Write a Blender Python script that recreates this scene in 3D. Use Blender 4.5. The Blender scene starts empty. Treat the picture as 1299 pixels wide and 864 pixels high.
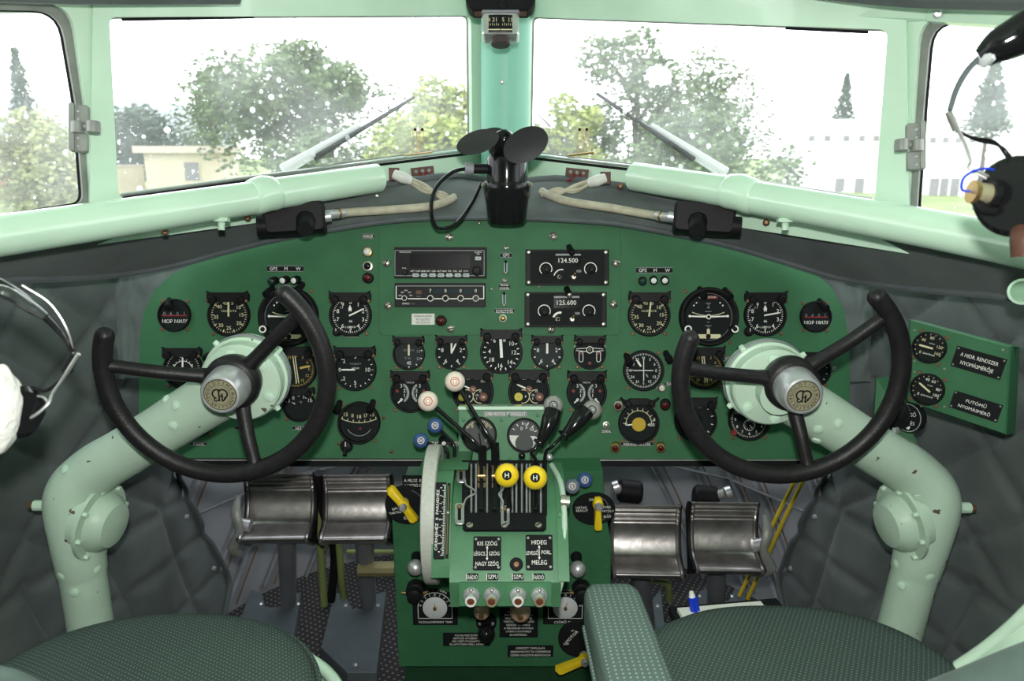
import bpy, math, random
from mathutils import Matrix, Vector, noise

# ------------------------------------------------------------------ camera, world, lights, exposure
scene = bpy.context.scene
COL = scene.collection
PITCH = math.radians(14.0)
EYE = Vector((0.0, 0.0, 1.25))
F = 987.0
CX, CY = 649.5, 432.0
UP = Vector((0, math.sin(PITCH), math.cos(PITCH)))
FW = Vector((0, math.cos(PITCH), -math.sin(PITCH)))
RT = Vector((1, 0, 0))
cam_data = bpy.data.cameras.new('camera')
cam = bpy.data.objects.new('camera', cam_data)
COL.objects.link(cam)
cam.location = EYE
cam.rotation_euler = (math.pi / 2 - PITCH, 0, 0)
cam_data.sensor_width = 23.7
cam_data.lens = 23.7 * F / 1299.0
cam_data.clip_start = 0.02
cam_data.clip_end = 600
cam_data.dof.use_dof = True
cam_data.dof.focus_distance = 1.35
cam_data.dof.aperture_fstop = 4.5
scene.camera = cam

world = bpy.data.worlds.new('overcast_sky')
scene.world = world
world.use_nodes = True
wn = world.node_tree.nodes
wl = world.node_tree.links
bg = wn['Background']
tc = wn.new('ShaderNodeTexCoord')
sp = wn.new('ShaderNodeSeparateXYZ')
wl.new(tc.outputs['Generated'], sp.inputs[0])
cr = wn.new('ShaderNodeValToRGB')
wl.new(sp.outputs['Z'], cr.inputs[0])
cr.color_ramp.elements[0].position = 0.0
cr.color_ramp.elements[0].color = (0.96, 0.98, 1, 1)
cr.color_ramp.elements[1].position = 1.0
cr.color_ramp.elements[1].color = (0.86, 0.93, 1, 1)
wl.new(cr.outputs[0], bg.inputs['Color'])
bg.inputs['Strength'].default_value = 4.0

fl = bpy.data.lights.new('camera_flash', 'AREA')     # the photographer's flash, just above the lens
fl.shape = 'DISK'
fl.size = 0.04
fl.energy = 14.5
fl.color = (1.0, 0.985, 0.95)
flo = bpy.data.objects.new('camera_flash', fl)
COL.objects.link(flo)
flo.location = EYE + UP * 0.085 - FW * 0.02
flo.rotation_euler = cam.rotation_euler

scene.view_settings.view_transform = 'Standard'
scene.view_settings.look = 'None'
scene.view_settings.exposure = 0.0
scene.view_settings.gamma = 1.0
scene.cycles.sample_clamp_indirect = 4.0
scene.view_settings.use_curve_mapping = False

# ------------------------------------------------------------------ helpers
def C(px, py, d):
    """the point seen at a photo position, d metres deep along the lens axis"""
    return EYE + FW * d + RT * ((px - CX) / F * d) + UP * ((CY - py) / F * d)

def hit(px, py, p0, n):
    r = FW + RT * ((px - CX) / F) + UP * ((CY - py) / F)
    t = (p0 - EYE).dot(n) / r.dot(n)
    return EYE + r * t

def frame(p, x, y, z):
    return Matrix(((x.x, y.x, z.x, p.x), (x.y, y.y, z.y, p.y), (x.z, y.z, z.z, p.z), (0, 0, 0, 1)))

def camframe(px, py, d, tx=0.0, ty=0.0, rz=0.0):
    """frame facing the lens axis; tx, ty tilt about its own x and y"""
    m = frame(C(px, py, d), RT, UP, -FW)
    return m @ Matrix.Rotation(math.radians(ty), 4, 'Y') @ Matrix.Rotation(math.radians(tx), 4, 'X') @ Matrix.Rotation(math.radians(rz), 4, 'Z')

def aim(p, z, xhint=Vector((1, 0, 0))):
    z = z.normalized()
    y = z.cross(xhint)
    if y.length < 1e-4:
        y = z.cross(Vector((0, 1, 0)))
    y.normalize()
    x = y.cross(z).normalized()
    return frame(p, x, y, z)

T = Matrix.Translation
def RZ(a): return Matrix.Rotation(math.radians(a), 4, 'Z')
def RX(a): return Matrix.Rotation(math.radians(a), 4, 'X')
def RY(a): return Matrix.Rotation(math.radians(a), 4, 'Y')
I4 = Matrix.Identity(4)

def node_mat(name):
    m = bpy.data.materials.new(name)
    m.use_nodes = True
    return m, m.node_tree.nodes, m.node_tree.links, m.node_tree.nodes['Principled BSDF']

def mat(name, col, rough=0.5, metal=0.0, var=0.0, vscale=30, bump=0.0, bscale=200, emit=None, estr=1.0, coat=0.0, spec=0.28, chips=0.0, chipcol=(0.1, 0.08, 0.06)):
    m, n, l, b = node_mat(name)
    b.inputs['Base Color'].default_value = (*col, 1)
    b.inputs['Roughness'].default_value = rough
    b.inputs['Metallic'].default_value = metal
    b.inputs['Coat Weight'].default_value = coat
    b.inputs['Specular IOR Level'].default_value = spec
    co = n.new('ShaderNodeTexCoord')
    src = None
    if var > 0 or chips > 0:
        nz = n.new('ShaderNodeTexNoise')
        nz.inputs['Scale'].default_value = vscale
        nz.inputs['Detail'].default_value = 5
        l.new(co.outputs['Object'], nz.inputs['Vector'])
        r = n.new('ShaderNodeValToRGB')
        r.color_ramp.elements[0].position = 0.3
        r.color_ramp.elements[1].position = 0.7
        r.color_ramp.elements[0].color = (*[c * (1 - var) for c in col], 1)
        r.color_ramp.elements[1].color = (*[min(1, c * (1 + var)) for c in col], 1)
        l.new(nz.outputs['Fac'], r.inputs[0])
        src = r.outputs[0]
        if chips > 0:
            n2 = n.new('ShaderNodeTexNoise')
            n2.inputs['Scale'].default_value = 45
            n2.inputs['Detail'].default_value = 3
            l.new(co.outputs['Object'], n2.inputs['Vector'])
            r2 = n.new('ShaderNodeValToRGB')
            r2.color_ramp.elements[0].position = chips
            r2.color_ramp.elements[1].position = chips + 0.01
            l.new(n2.outputs['Fac'], r2.inputs[0])
            mx = n.new('ShaderNodeMixRGB')
            l.new(r2.outputs[0], mx.inputs[0])
            l.new(src, mx.inputs[1])
            mx.inputs[2].default_value = (*chipcol, 1)
            src = mx.outputs[0]
        l.new(src, b.inputs['Base Color'])
    if bump > 0:
        nb = n.new('ShaderNodeTexNoise')
        nb.inputs['Scale'].default_value = bscale
        nb.inputs['Detail'].default_value = 3
        l.new(co.outputs['Object'], nb.inputs['Vector'])
        bp = n.new('ShaderNodeBump')
        bp.inputs['Strength'].default_value = bump
        bp.inputs['Distance'].default_value = 0.002
        l.new(nb.outputs['Fac'], bp.inputs['Height'])
        l.new(bp.outputs[0], b.inputs['Normal'])
    if emit:
        b.inputs['Emission Color'].default_value = (*emit, 1)
        b.inputs['Emission Strength'].default_value = estr
    return m

PALE = mat('pale_green_paint', (0.53, 0.72, 0.565), 0.22, spec=0.5, var=0.05, vscale=8, bump=0.06, bscale=40, coat=0.5)
PALEW = mat('pale_green_paint_worn', (0.44, 0.58, 0.46), 0.38, var=0.06, vscale=12, bump=0.15, bscale=90, chips=0.70)
TEAL = mat('teal_paint', (0.22, 0.50, 0.38), 0.45, var=0.04, vscale=10)
PGREEN = mat('panel_green_paint', (0.031, 0.120, 0.053), 0.6, spec=0.25, var=0.10, vscale=14, bump=0.12, bscale=500)
QGREEN = mat('quadrant_green_paint', (0.070, 0.195, 0.098), 0.42, var=0.10, vscale=25, bump=0.15, bscale=120)
DGREEN = mat('dark_green_paint', (0.012, 0.05, 0.02), 0.6, var=0.1)
GREYP = mat('grey_paint', (0.23, 0.24, 0.26), 0.5, var=0.12, vscale=10, bump=0.1)
GREYB = mat('blue_grey_paint', (0.09, 0.108, 0.118), 0.45, var=0.1, vscale=12)
BLK = mat('black_plastic', (0.009, 0.009, 0.010), 0.5, spec=0.13, var=0.2, vscale=60, bump=0.1, bscale=400)
BLKM = mat('black_matte', (0.007, 0.008, 0.009), 0.7, spec=0.15, var=0.15)
BLKG = mat('black_gloss', (0.008, 0.008, 0.009), 0.12)
DIAL = mat('dial_black', (0.007, 0.010, 0.010), 0.7, spec=0.15)
DIALG = mat('dial_grey', (0.05, 0.055, 0.055), 0.5)
DIALW = mat('dial_light_grey', (0.5, 0.52, 0.52), 0.5)
RUBBER = mat('wheel_rubber', (0.012, 0.011, 0.012), 0.42, var=0.25, vscale=90, bump=0.25, bscale=350)
STEEL = mat('brushed_steel', (0.6, 0.6, 0.6), 0.28, 0.8, var=0.1, vscale=60)
ALU = mat('aluminium', (0.58, 0.58, 0.60), 0.35, 0.65, var=0.12, vscale=50, bump=0.1)
PEDM = mat('pedal_metal', (0.36, 0.34, 0.33), 0.33, 0.9, var=0.25, vscale=25, bump=0.2, bscale=60)
FRM = mat('window_frame_metal', (0.24, 0.25, 0.23), 0.5, 0.35, var=0.15, vscale=30, bump=0.15)
SCR = mat('screw_metal', (0.55, 0.52, 0.45), 0.35, 0.9)
SCRB = mat('brass_screw', (0.16, 0.09, 0.05), 0.5, 0.5)
WHT = mat('white_marking', (0.75, 0.75, 0.70), 0.6)
GRYT = mat('grey_marking', (0.22, 0.23, 0.23), 0.6)
CREAM = mat('cream_marking', (0.62, 0.58, 0.36), 0.6)
AMB = mat('amber_marking', (0.45, 0.33, 0.08), 0.6)
RED = mat('red_marking', (0.17, 0.014, 0.012), 0.5)
ORNG = mat('orange_marking', (0.12, 0.032, 0.014), 0.5)
YEL = mat('yellow_paint', (0.78, 0.56, 0.02), 0.3, var=0.05, coat=0.3)
YDIAL = mat('yellow_dial', (0.5, 0.42, 0.04), 0.5)
IVORY = mat('ivory_plastic', (0.74, 0.64, 0.55), 0.25, var=0.03, coat=0.4)
BLUE = mat('blue_plastic', (0.045, 0.10, 0.26), 0.25, coat=0.3)
GREYK = mat('grey_knob_plastic', (0.26, 0.26, 0.24), 0.3, coat=0.3)
TANP = mat('tan_plastic', (0.42, 0.28, 0.19), 0.35)
BRASS = mat('brass', (0.45, 0.30, 0.12), 0.35, 0.9)
BROWN = mat('brown_block', (0.10, 0.045, 0.035), 0.6, var=0.2)
CABLE = mat('beige_cable', (0.42, 0.39, 0.30), 0.5, var=0.15, vscale=60)
CLEARP = mat('milky_sleeve', (0.65, 0.65, 0.62), 0.3)
REDLENS = mat('red_lens', (0.06, 0.006, 0.005), 0.12, coat=0.6)
WLENS = mat('white_lens', (0.68, 0.70, 0.68), 0.2, coat=0.4)
GLENS = mat('dark_green_lens', (0.01, 0.04, 0.03), 0.12, coat=0.5)
TRIMW = mat('trim_wheel_rim', (0.42, 0.43, 0.39), 0.5, var=0.08, vscale=200, bump=0.1)
WHITEC = mat('white_card', (0.62, 0.62, 0.58), 0.6)
OLIVE = mat('olive_pipe', (0.16, 0.20, 0.07), 0.45)
PIPEB = mat('brass_pipe', (0.30, 0.27, 0.14), 0.4, 0.5)
EMBL = mat('emblem_gold', (0.42, 0.38, 0.25), 0.4, 0.5)
BLUEPEN = mat('blue_pen_plastic', (0.01, 0.04, 0.5), 0.25)
SHEEP = mat('sheepskin', (0.75, 0.74, 0.70), 0.9, bump=1.0, bscale=160)
LEATH = mat('brown_leather', (0.07, 0.03, 0.02), 0.5, bump=0.3)
RIB = mat('grey_rib', (0.13, 0.135, 0.145), 0.5, var=0.2)
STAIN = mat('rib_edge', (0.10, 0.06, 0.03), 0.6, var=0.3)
YPIPE = mat('yellow_pipe', (0.55, 0.42, 0.03), 0.4)
SCREEN = mat('dead_screen', (0.005, 0.005, 0.006), 0.3, spec=.1)
BTN = mat('grey_button', (0.40, 0.43, 0.44), 0.5)

def fabric(name, col, rough=0.85, seam=False):
    m, n, l, b = node_mat(name)
    co = n.new('ShaderNodeTexCoord')
    nz = n.new('ShaderNodeTexNoise'); nz.inputs['Scale'].default_value = 9; nz.inputs['Detail'].default_value = 6
    n2 = n.new('ShaderNodeTexNoise'); n2.inputs['Scale'].default_value = 600; n2.inputs['Detail'].default_value = 2
    l.new(co.outputs['Object'], nz.inputs['Vector']); l.new(co.outputs['Object'], n2.inputs['Vector'])
    r = n.new('ShaderNodeValToRGB')
    r.color_ramp.elements[0].position = 0.25; r.color_ramp.elements[1].position = 0.8
    r.color_ramp.elements[0].color = (*[c * 0.72 for c in col], 1)
    r.color_ramp.elements[1].color = (*[c * 1.35 for c in col], 1)
    l.new(nz.outputs['Fac'], r.inputs[0])
    l.new(r.outputs[0], b.inputs['Base Color'])
    b.inputs['Roughness'].default_value = rough
    b.inputs['Specular IOR Level'].default_value = 0.2
    b.inputs['Sheen Weight'].default_value = 0.1
    bp = n.new('ShaderNodeBump'); bp.inputs['Strength'].default_value = 0.25; bp.inputs['Distance'].default_value = 0.001
    l.new(n2.outputs['Fac'], bp.inputs['Height']); l.new(bp.outputs[0], b.inputs['Normal'])
    return m

QUILT = fabric('quilted_grey_vinyl', (0.090, 0.107, 0.104))
WIPERM = mat('wiper_aluminium', (0.8, 0.8, 0.82), 0.4, 0.2)
SLIDE = mat('slide_switch_grey', (0.25, 0.29, 0.32), 0.5, 0.3)
QSEAM = mat('quilt_seam_thread', (0.045, 0.052, 0.052), 0.8)
PIPING = fabric('grey_piping', (0.085, 0.10, 0.105), 0.6)

def dotted(name, col, dot, pitch, rad, rough=0.9, plane='XY'):
    m, n, l, b = node_mat(name)
    co = n.new('ShaderNodeTexCoord')
    mp = n.new('ShaderNodeMapping')
    mp.inputs['Rotation'].default_value = (0, 0, math.radians(28))
    l.new(co.outputs['Object'], mp.inputs['Vector'])
    sx = n.new('ShaderNodeSeparateXYZ'); l.new(mp.outputs[0], sx.inputs[0])
    def md(op, a, bb=None):
        k = n.new('ShaderNodeMath'); k.operation = op
        for i, s in enumerate((a, bb)):
            if s is None: continue
            if isinstance(s, (int, float)): k.inputs[i].default_value = s
            else: l.new(s, k.inputs[i])
        return k.outputs[0]
    gx = md('SUBTRACT', md('FRACT', md('DIVIDE', sx.outputs[0], pitch)), 0.5)
    gy = md('SUBTRACT', md('FRACT', md('DIVIDE', sx.outputs[1], pitch)), 0.5)
    dd = md('ADD', md('MULTIPLY', gx, gx), md('MULTIPLY', gy, gy))
    msk = md('LESS_THAN', dd, rad * rad)
    mx = n.new('ShaderNodeMixRGB'); l.new(msk, mx.inputs[0])
    nz = n.new('ShaderNodeTexNoise'); nz.inputs['Scale'].default_value = 8
    l.new(co.outputs['Object'], nz.inputs['Vector'])
    r = n.new('ShaderNodeValToRGB')
    r.color_ramp.elements[0].color = (*[c * 0.8 for c in col], 1); r.color_ramp.elements[1].color = (*[c * 1.2 for c in col], 1)
    l.new(nz.outputs['Fac'], r.inputs[0]); l.new(r.outputs[0], mx.inputs[1])
    mx.inputs[2].default_value = (*dot, 1)
    l.new(mx.outputs[0], b.inputs['Base Color'])
    b.inputs['Roughness'].default_value = rough
    b.inputs['Specular IOR Level'].default_value = 0.2
    wv = n.new('ShaderNodeTexNoise'); wv.inputs['Scale'].default_value = 700
    l.new(co.outputs['Object'], wv.inputs['Vector'])
    bp = n.new('ShaderNodeBump'); bp.inputs['Strength'].default_value = 0.5; bp.inputs['Distance'].default_value = 0.001
    l.new(wv.outputs['Fac'], bp.inputs['Height']); l.new(bp.outputs[0], b.inputs['Normal'])
    return m
SEATF = dotted('seat_fabric', (0.046, 0.070, 0.061), (0.18, 0.22, 0.20), 0.0056, 0.17)
ARMF = dotted('armrest_fabric_flashlit', (0.085, 0.125, 0.110), (0.36, 0.42, 0.39), 0.0066, 0.14)  # paler than the seat fabric, flash brightness put into the colour
FANB = mat('fan_blade_rubber', (0.030, 0.030, 0.032), 0.55, bump=0.1)
BOLST = fabric('seat_side_cloth', (0.10, 0.14, 0.125))
CARPET = dotted('floor_carpet', (0.035, 0.032, 0.034), (0.16, 0.15, 0.15), 0.016, 0.2)

def glass_mat(name, dirt=True, gl=0.05, veil=0.05):
    m, n, l, b = node_mat(name)
    n.remove(b)
    out = [x for x in n if x.type == 'OUTPUT_MATERIAL'][0]
    tr = n.new('ShaderNodeBsdfTransparent'); gs = n.new('ShaderNodeBsdfGlossy'); gs.inputs['Roughness'].default_value = 0.12
    mx = n.new('ShaderNodeMixShader'); mx.inputs[0].default_value = gl
    l.new(tr.outputs[0], mx.inputs[1]); l.new(gs.outputs[0], mx.inputs[2])
    last = mx.outputs[0]
    if dirt:
        co = n.new('ShaderNodeTexCoord')
        df = n.new('ShaderNodeBsdfTranslucent'); df.inputs['Color'].default_value = (0.9, 0.93, 0.95, 1)
        d2 = n.new('ShaderNodeBsdfDiffuse'); d2.inputs['Color'].default_value = (0.9, 0.93, 0.95, 1)
        m2 = n.new('ShaderNodeMixShader'); m2.inputs[0].default_value = 0.15
        l.new(df.outputs[0], m2.inputs[1]); l.new(d2.outputs[0], m2.inputs[2])
        v1 = n.new('ShaderNodeTexVoronoi'); v1.inputs['Scale'].default_value = 55; v1.inputs['Randomness'].default_value = 1
        nz = n.new('ShaderNodeTexNoise'); nz.inputs['Scale'].default_value = 7; nz.inputs['Detail'].default_value = 4
        n3 = n.new('ShaderNodeTexNoise'); n3.inputs['Scale'].default_value = 140; n3.inputs['Detail'].default_value = 2
        for q in (v1, nz, n3): l.new(co.outputs['Object'], q.inputs['Vector'])
        # random-size specks: only cells whose random colour is high keep a speck
        sc_ = n.new('ShaderNodeSeparateColor'); l.new(v1.outputs['Color'], sc_.inputs[0])
        def md(op, a, bb=None, c=None):
            k = n.new('ShaderNodeMath'); k.operation = op
            for i, s in enumerate((a, bb, c)):
                if s is None: continue
                if isinstance(s, (int, float)): k.inputs[i].default_value = s
                else: l.new(s, k.inputs[i])
            return k.outputs[0]
        thr = md('MULTIPLY', md('SUBTRACT', sc_.outputs[0], 0.62), 0.016 * 55)
        speck = md('LESS_THAN', v1.outputs['Distance'], thr)
        thr2 = md('GREATER_THAN', n3.outputs['Fac'], 0.715)
        vl = md('MULTIPLY', md('MAXIMUM', md('SUBTRACT', nz.outputs['Fac'], 0.25), 0.0), veil * 4)  # dust veil that also paints the overexposed haze over the view
        fac = md('MINIMUM', md('ADD', md('MULTIPLY', md('MAXIMUM', speck, thr2), 0.55), vl), 1.0)
        m3 = n.new('ShaderNodeMixShader')
        l.new(fac, m3.inputs[0]); l.new(last, m3.inputs[1]); l.new(m2.outputs[0], m3.inputs[2])
        last = m3.outputs[0]
    l.new(last, out.inputs['Surface'])
    return m
WGLASS = glass_mat('dusty_hazed_windshield_glass', True, 0.012, 0.08)
GGLASS = glass_mat('gauge_glass', False, 0.0)
SCRATCH_GLARE = glass_mat('scratch_and_glare', False, 0.02)
_n = SCRATCH_GLARE.node_tree.nodes; _l = SCRATCH_GLARE.node_tree.links
_t = _n.new('ShaderNodeBsdfTranslucent'); _t.inputs['Color'].default_value = (.95, .95, .95, 1)
_m = _n.new('ShaderNodeMixShader'); _m.inputs[0].default_value = 0.7
_o = [x for x in _n if x.type == 'OUTPUT_MATERIAL'][0]
_s = _o.inputs['Surface'].links[0].from_socket
_l.new(_s, _m.inputs[1]); _l.new(_t.outputs[0], _m.inputs[2]); _l.new(_m.outputs[0], _o.inputs['Surface'])

def leafmat(name, c1, c2):
    m, n, l, b = node_mat(name)
    co = n.new('ShaderNodeTexCoord')
    nz = n.new('ShaderNodeTexNoise'); nz.inputs['Scale'].default_value = 1.2; nz.inputs['Detail'].default_value = 3
    l.new(co.outputs['Object'], nz.inputs['Vector'])
    r = n.new('ShaderNodeValToRGB')
    r.color_ramp.elements[0].position = 0.3; r.color_ramp.elements[1].position = 0.7
    r.color_ramp.elements[0].color = (*c1, 1); r.color_ramp.elements[1].color = (*c2, 1)
    l.new(nz.outputs['Fac'], r.inputs[0]); l.new(r.outputs[0], b.inputs['Base Color'])
    b.inputs['Roughness'].default_value = 0.6
    b.inputs['Specular IOR Level'].default_value = 0.2
    return m
LEAF = leafmat('leaf_green', (0.08, 0.13, 0.055), (0.16, 0.22, 0.10))
LEAFD = leafmat('leaf_dark_green', (0.05, 0.085, 0.06), (0.09, 0.13, 0.08))
LEAFY = leafmat('leaf_yellow_green', (0.24, 0.30, 0.07), (0.36, 0.42, 0.12))
BARK = mat('bark', (0.09, 0.07, 0.055), 0.9, var=0.3, vscale=4)
GRASS = mat('meadow_grass', (0.20, 0.26, 0.09), 0.95, var=0.25, vscale=0.3)
PLASTER = mat('pale_plaster', (0.62, 0.55, 0.42), 0.9, var=0.08, vscale=1)
WPLASTER = mat('white_plaster', (0.85, 0.84, 0.82), 0.9, var=0.04, vscale=1)
ROOFM = mat('pale_roof', (0.55, 0.48, 0.40), 0.8, var=0.1, vscale=1)
BRICK = mat('red_brick_paint', (0.45, 0.2, 0.15), 0.8, var=0.1, vscale=1)
DARKW = mat('dark_window', (0.24, 0.23, 0.24), 0.6)

def smooth_path(pts, n=6):
    pts = [Vector(p) for p in pts]
    if len(pts) < 3:
        return pts
    q = [pts[0] * 2 - pts[1]] + pts + [pts[-1] * 2 - pts[-2]]
    out = []
    for i in range(1, len(q) - 2):
        for k in range(n):
            t = k / n
            a, b, c, d = q[i - 1], q[i], q[i + 1], q[i + 2]
            out.append(0.5 * ((2 * b) + (c - a) * t + (2 * a - 5 * b + 4 * c - d) * t * t + (3 * b - a - 3 * c + d) * t ** 3))
    out.append(pts[-1])
    return out

_tx = {}
def glyphs(s):
    if s in _tx:
        return _tx[s]
    cu = bpy.data.curves.new('t', 'FONT')
    cu.body = s
    cu.size = 1.0
    cu.resolution_u = 2
    cu.align_x = 'CENTER'
    cu.align_y = 'CENTER'
    ob = bpy.data.objects.new('t', cu)
    COL.objects.link(ob)
    dg = bpy.context.evaluated_depsgraph_get()
    me = bpy.data.meshes.new_from_object(ob.evaluated_get(dg))
    vs = [(v.co.x, v.co.y) for v in me.vertices]
    fs = [tuple(p.vertices) for p in me.polygons]
    bpy.data.objects.remove(ob)
    bpy.data.curves.remove(cu)
    bpy.data.meshes.remove(me)
    if vs:
        x0 = min(v[0] for v in vs); x1 = max(v[0] for v in vs)
        y0 = min(v[1] for v in vs); y1 = max(v[1] for v in vs)
        vs = [(x - (x0 + x1) / 2, y - (y0 + y1) / 2) for x, y in vs]
        w, h = x1 - x0, y1 - y0
    else:
        w = h = 1
    _tx[s] = (vs, fs, w, h)
    return _tx[s]

class MB:
    def __init__(s, M=None):
        s.v = []; s.f = []; s.mi = []; s.mats = []; s.M = M or I4
    def m(s, mt):
        if mt not in s.mats: s.mats.append(mt)
        return s.mats.index(mt)
    def add(s, vs, fs, mt, M=None):
        X = s.M @ M if M is not None else s.M
        o = len(s.v)
        s.v += [X @ Vector(v) for v in vs]
        k = s.m(mt)
        for f in fs:
            s.f.append(tuple(i + o for i in f)); s.mi.append(k)
        return s
    def prism(s, pts, z0, z1, mt, bev=0.0, M=None, back=True):
        n = len(pts)
        cx = sum(p[0] for p in pts) / n; cy = sum(p[1] for p in pts) / n
        vs = [(x, y, z0) for x, y in pts]
        fs = []
        if bev > 0:
            def sh(x, y):
                dx, dy = x - cx, y - cy
                L = math.hypot(dx, dy) or 1
                k = max(0, (L - bev)) / L
                return cx + dx * k, cy + dy * k
            vs += [(x, y, z1 - bev) for x, y in pts]
            vs += [(*sh(x, y), z1) for x, y in pts]
            rings = 3
        else:
            vs += [(x, y, z1) for x, y in pts]
            rings = 2
        for r in range(rings - 1):
            for i in range(n):
                j = (i + 1) % n
                fs.append((r * n + i, r * n + j, (r + 1) * n + j, (r + 1) * n + i))
        fs.append(tuple(range((rings - 1) * n, rings * n)))
        if back: fs.append(tuple(reversed(range(n))))
        return s.add(vs, fs, mt, M)
    def rbox(s, cx, cy, w, h, z0, z1, mt, r=0.0, bev=0.0, M=None):
        return s.prism(rrect(cx, cy, w, h, r), z0, z1, mt, bev, M)
    def box(s, c, d, mt, M=None, bev=0.0):
        return s.prism(rrect(c[0], c[1], d[0], d[1], min(d[0], d[1]) * 0.06 if bev else 0), c[2] - d[2] / 2, c[2] + d[2] / 2, mt, bev, M)
    def lathe(s, prof, mt, seg=24, M=None, caps=True, a0=0, a1=360):
        full = abs(a1 - a0) >= 359.9
        n = seg if full else seg + 1
        vs = []
        for r, z in prof:
            for i in range(n):
                a = math.radians(a0 + (a1 - a0) * i / seg)
                vs.append((r * math.cos(a), r * math.sin(a), z))
        fs = []
        for k in range(len(prof) - 1):
            for i in range(seg):
                j = (i + 1) % n
                fs.append((k * n + i, k * n + j, (k + 1) * n + j, (k + 1) * n + i))
        if caps and full:
            if prof[-1][0] > 1e-6: fs.append(tuple(range((len(prof) - 1) * n, len(prof) * n)))
            if prof[0][0] > 1e-6: fs.append(tuple(reversed(range(n))))
        return s.add(vs, fs, mt, M)
    def cyl(s, p0, p1, r, mt, seg=16, r1=None, bev=0.0):
        p0 = Vector(p0); p1 = Vector(p1)
        L = (p1 - p0).length
        r1 = r if r1 is None else r1
        pr = [(r, 0), (r1, L)] if not bev else [(r - bev, 0), (r, bev), (r1, L - bev), (r1 - bev, L)]
        return s.lathe(pr, mt, seg, aim(p0, p1 - p0))
    def tube(s, pts, r, mt, seg=10, sm=6, caps=True, closed=False, flat=None):
        P = smooth_path(pts, sm) if sm > 1 else [Vector(p) for p in pts]
        n = len(P)
        if isinstance(r, (list, tuple)):
            m_ = len(r)
            R = []
            for i in range(n):
                t = i / (n - 1) * (m_ - 1); k = min(int(t), m_ - 2)
                R.append(r[k] + (r[k + 1] - r[k]) * (t - k))
        else:
            R = [r] * n
        vs = []
        prev = None
        for i in range(n):
            a = P[max(0, i - 1)]; b = P[min(n - 1, i + 1)]
            t = (b - a).normalized()
            if prev is None:
                h = Vector((0, 0, 1)) if abs(t.z) < 0.9 else Vector((1, 0, 0))
                x = t.cross(h).normalized()
            else:
                x = (prev - t * prev.dot(t)).normalized()
            prev = x
            y = t.cross(x)
            for k in range(seg):
                an = 2 * math.pi * k / seg
                fy = flat if flat else 1.0
                vs.append(P[i] + x * (math.cos(an) * R[i]) + y * (math.sin(an) * R[i] * fy))
        fs = []
        for i in range(n - 1):
            for k in range(seg):
                j = (k + 1) % seg
                fs.append((i * seg + k, i * seg + j, (i + 1) * seg + j, (i + 1) * seg + k))
        if caps:
            fs.append(tuple(reversed(range(seg)))); fs.append(tuple(range((n - 1) * seg, n * seg)))
        return s.add(vs, fs, mt)
    def ball(s, c, r, mt, sc=(1, 1, 1), seg=20, rings=12, M=None):
        prof = [(max(1e-7, r * math.sin(math.pi * k / rings)), -r * math.cos(math.pi * k / rings)) for k in range(rings + 1)]
        X = T(Vector(c)) @ Matrix.Diagonal((*sc, 1))
        if M is not None: X = M @ X
        return s.lathe(prof, mt, seg, X, caps=False)
    def text(s, tx, x, y, h, mt, z=0.0, rot=0.0, w=None, M=None):
        """h is the height of capital letters"""
        vs, fs, gw, gh = glyphs(tx)
        k = h / 0.69
        kx = k if w is None else w / gw
        X = T((x, y, z)) @ RZ(rot)
        if M is not None: X = M @ X
        return s.add([(a * kx, b * k, 0) for a, b in vs], fs, mt, X)
    def line(s, x0, y0, x1, y1, w, mt, z=0.0, M=None):
        dx, dy = x1 - x0, y1 - y0
        L = math.hypot(dx, dy) or 1
        nx, ny = -dy / L * w / 2, dx / L * w / 2
        return s.add([(x0 + nx, y0 + ny, z), (x0 - nx, y0 - ny, z), (x1 - nx, y1 - ny, z), (x1 + nx, y1 + ny, z)], [(0, 1, 2, 3)], mt, M)
    def arc(s, cx, cy, r, a0, a1, w, mt, z=0.0, seg=24, M=None):
        """angles in degrees clockwise from the top"""
        vs = []; fs = []
        for i in range(seg + 1):
            a = math.radians(a0 + (a1 - a0) * i / seg)
            for q in (r - w / 2, r + w / 2):
                vs.append((cx + q * math.sin(a), cy + q * math.cos(a), z))
        for i in range(seg):
            fs.append((2 * i, 2 * i + 1, 2 * i + 3, 2 * i + 2))
        return s.add(vs, fs, mt, M)
    def disc(s, cx, cy, r, mt, z=0.0, seg=24, M=None, sy=1.0):
        vs = [(cx + r * math.cos(2 * math.pi * i / seg), cy + r * sy * math.sin(2 * math.pi * i / seg), z) for i in range(seg)]
        return s.add(vs, [tuple(range(seg))], mt, M)
    def grid(s, fn, nu, nv, mt, M=None):
        vs = [fn(i / nu, j / nv) for j in range(nv + 1) for i in range(nu + 1)]
        fs = [(j * (nu + 1) + i, j * (nu + 1) + i + 1, (j + 1) * (nu + 1) + i + 1, (j + 1) * (nu + 1) + i) for j in range(nv) for i in range(nu)]
        return s.add(vs, fs, mt, M)
    def build(s, name, parent=None, M=None, sharp=35, label=None, kind=None):
        me = bpy.data.meshes.new(name)
        me.from_pydata([tuple(v) for v in s.v], [], s.f)
        for mt in s.mats: me.materials.append(mt)
        me.polygons.foreach_set('material_index', s.mi)
        me.polygons.foreach_set('use_smooth', [True] * len(s.f))
        me.update()
        me.set_sharp_from_angle(angle=math.radians(sharp))
        o = bpy.data.objects.new(name, me)
        COL.objects.link(o)
        if parent: o.parent = parent
        if M is not None: o.matrix_basis = M
        if label: o['label'] = label
        if kind: o['kind'] = kind
        return o

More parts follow.
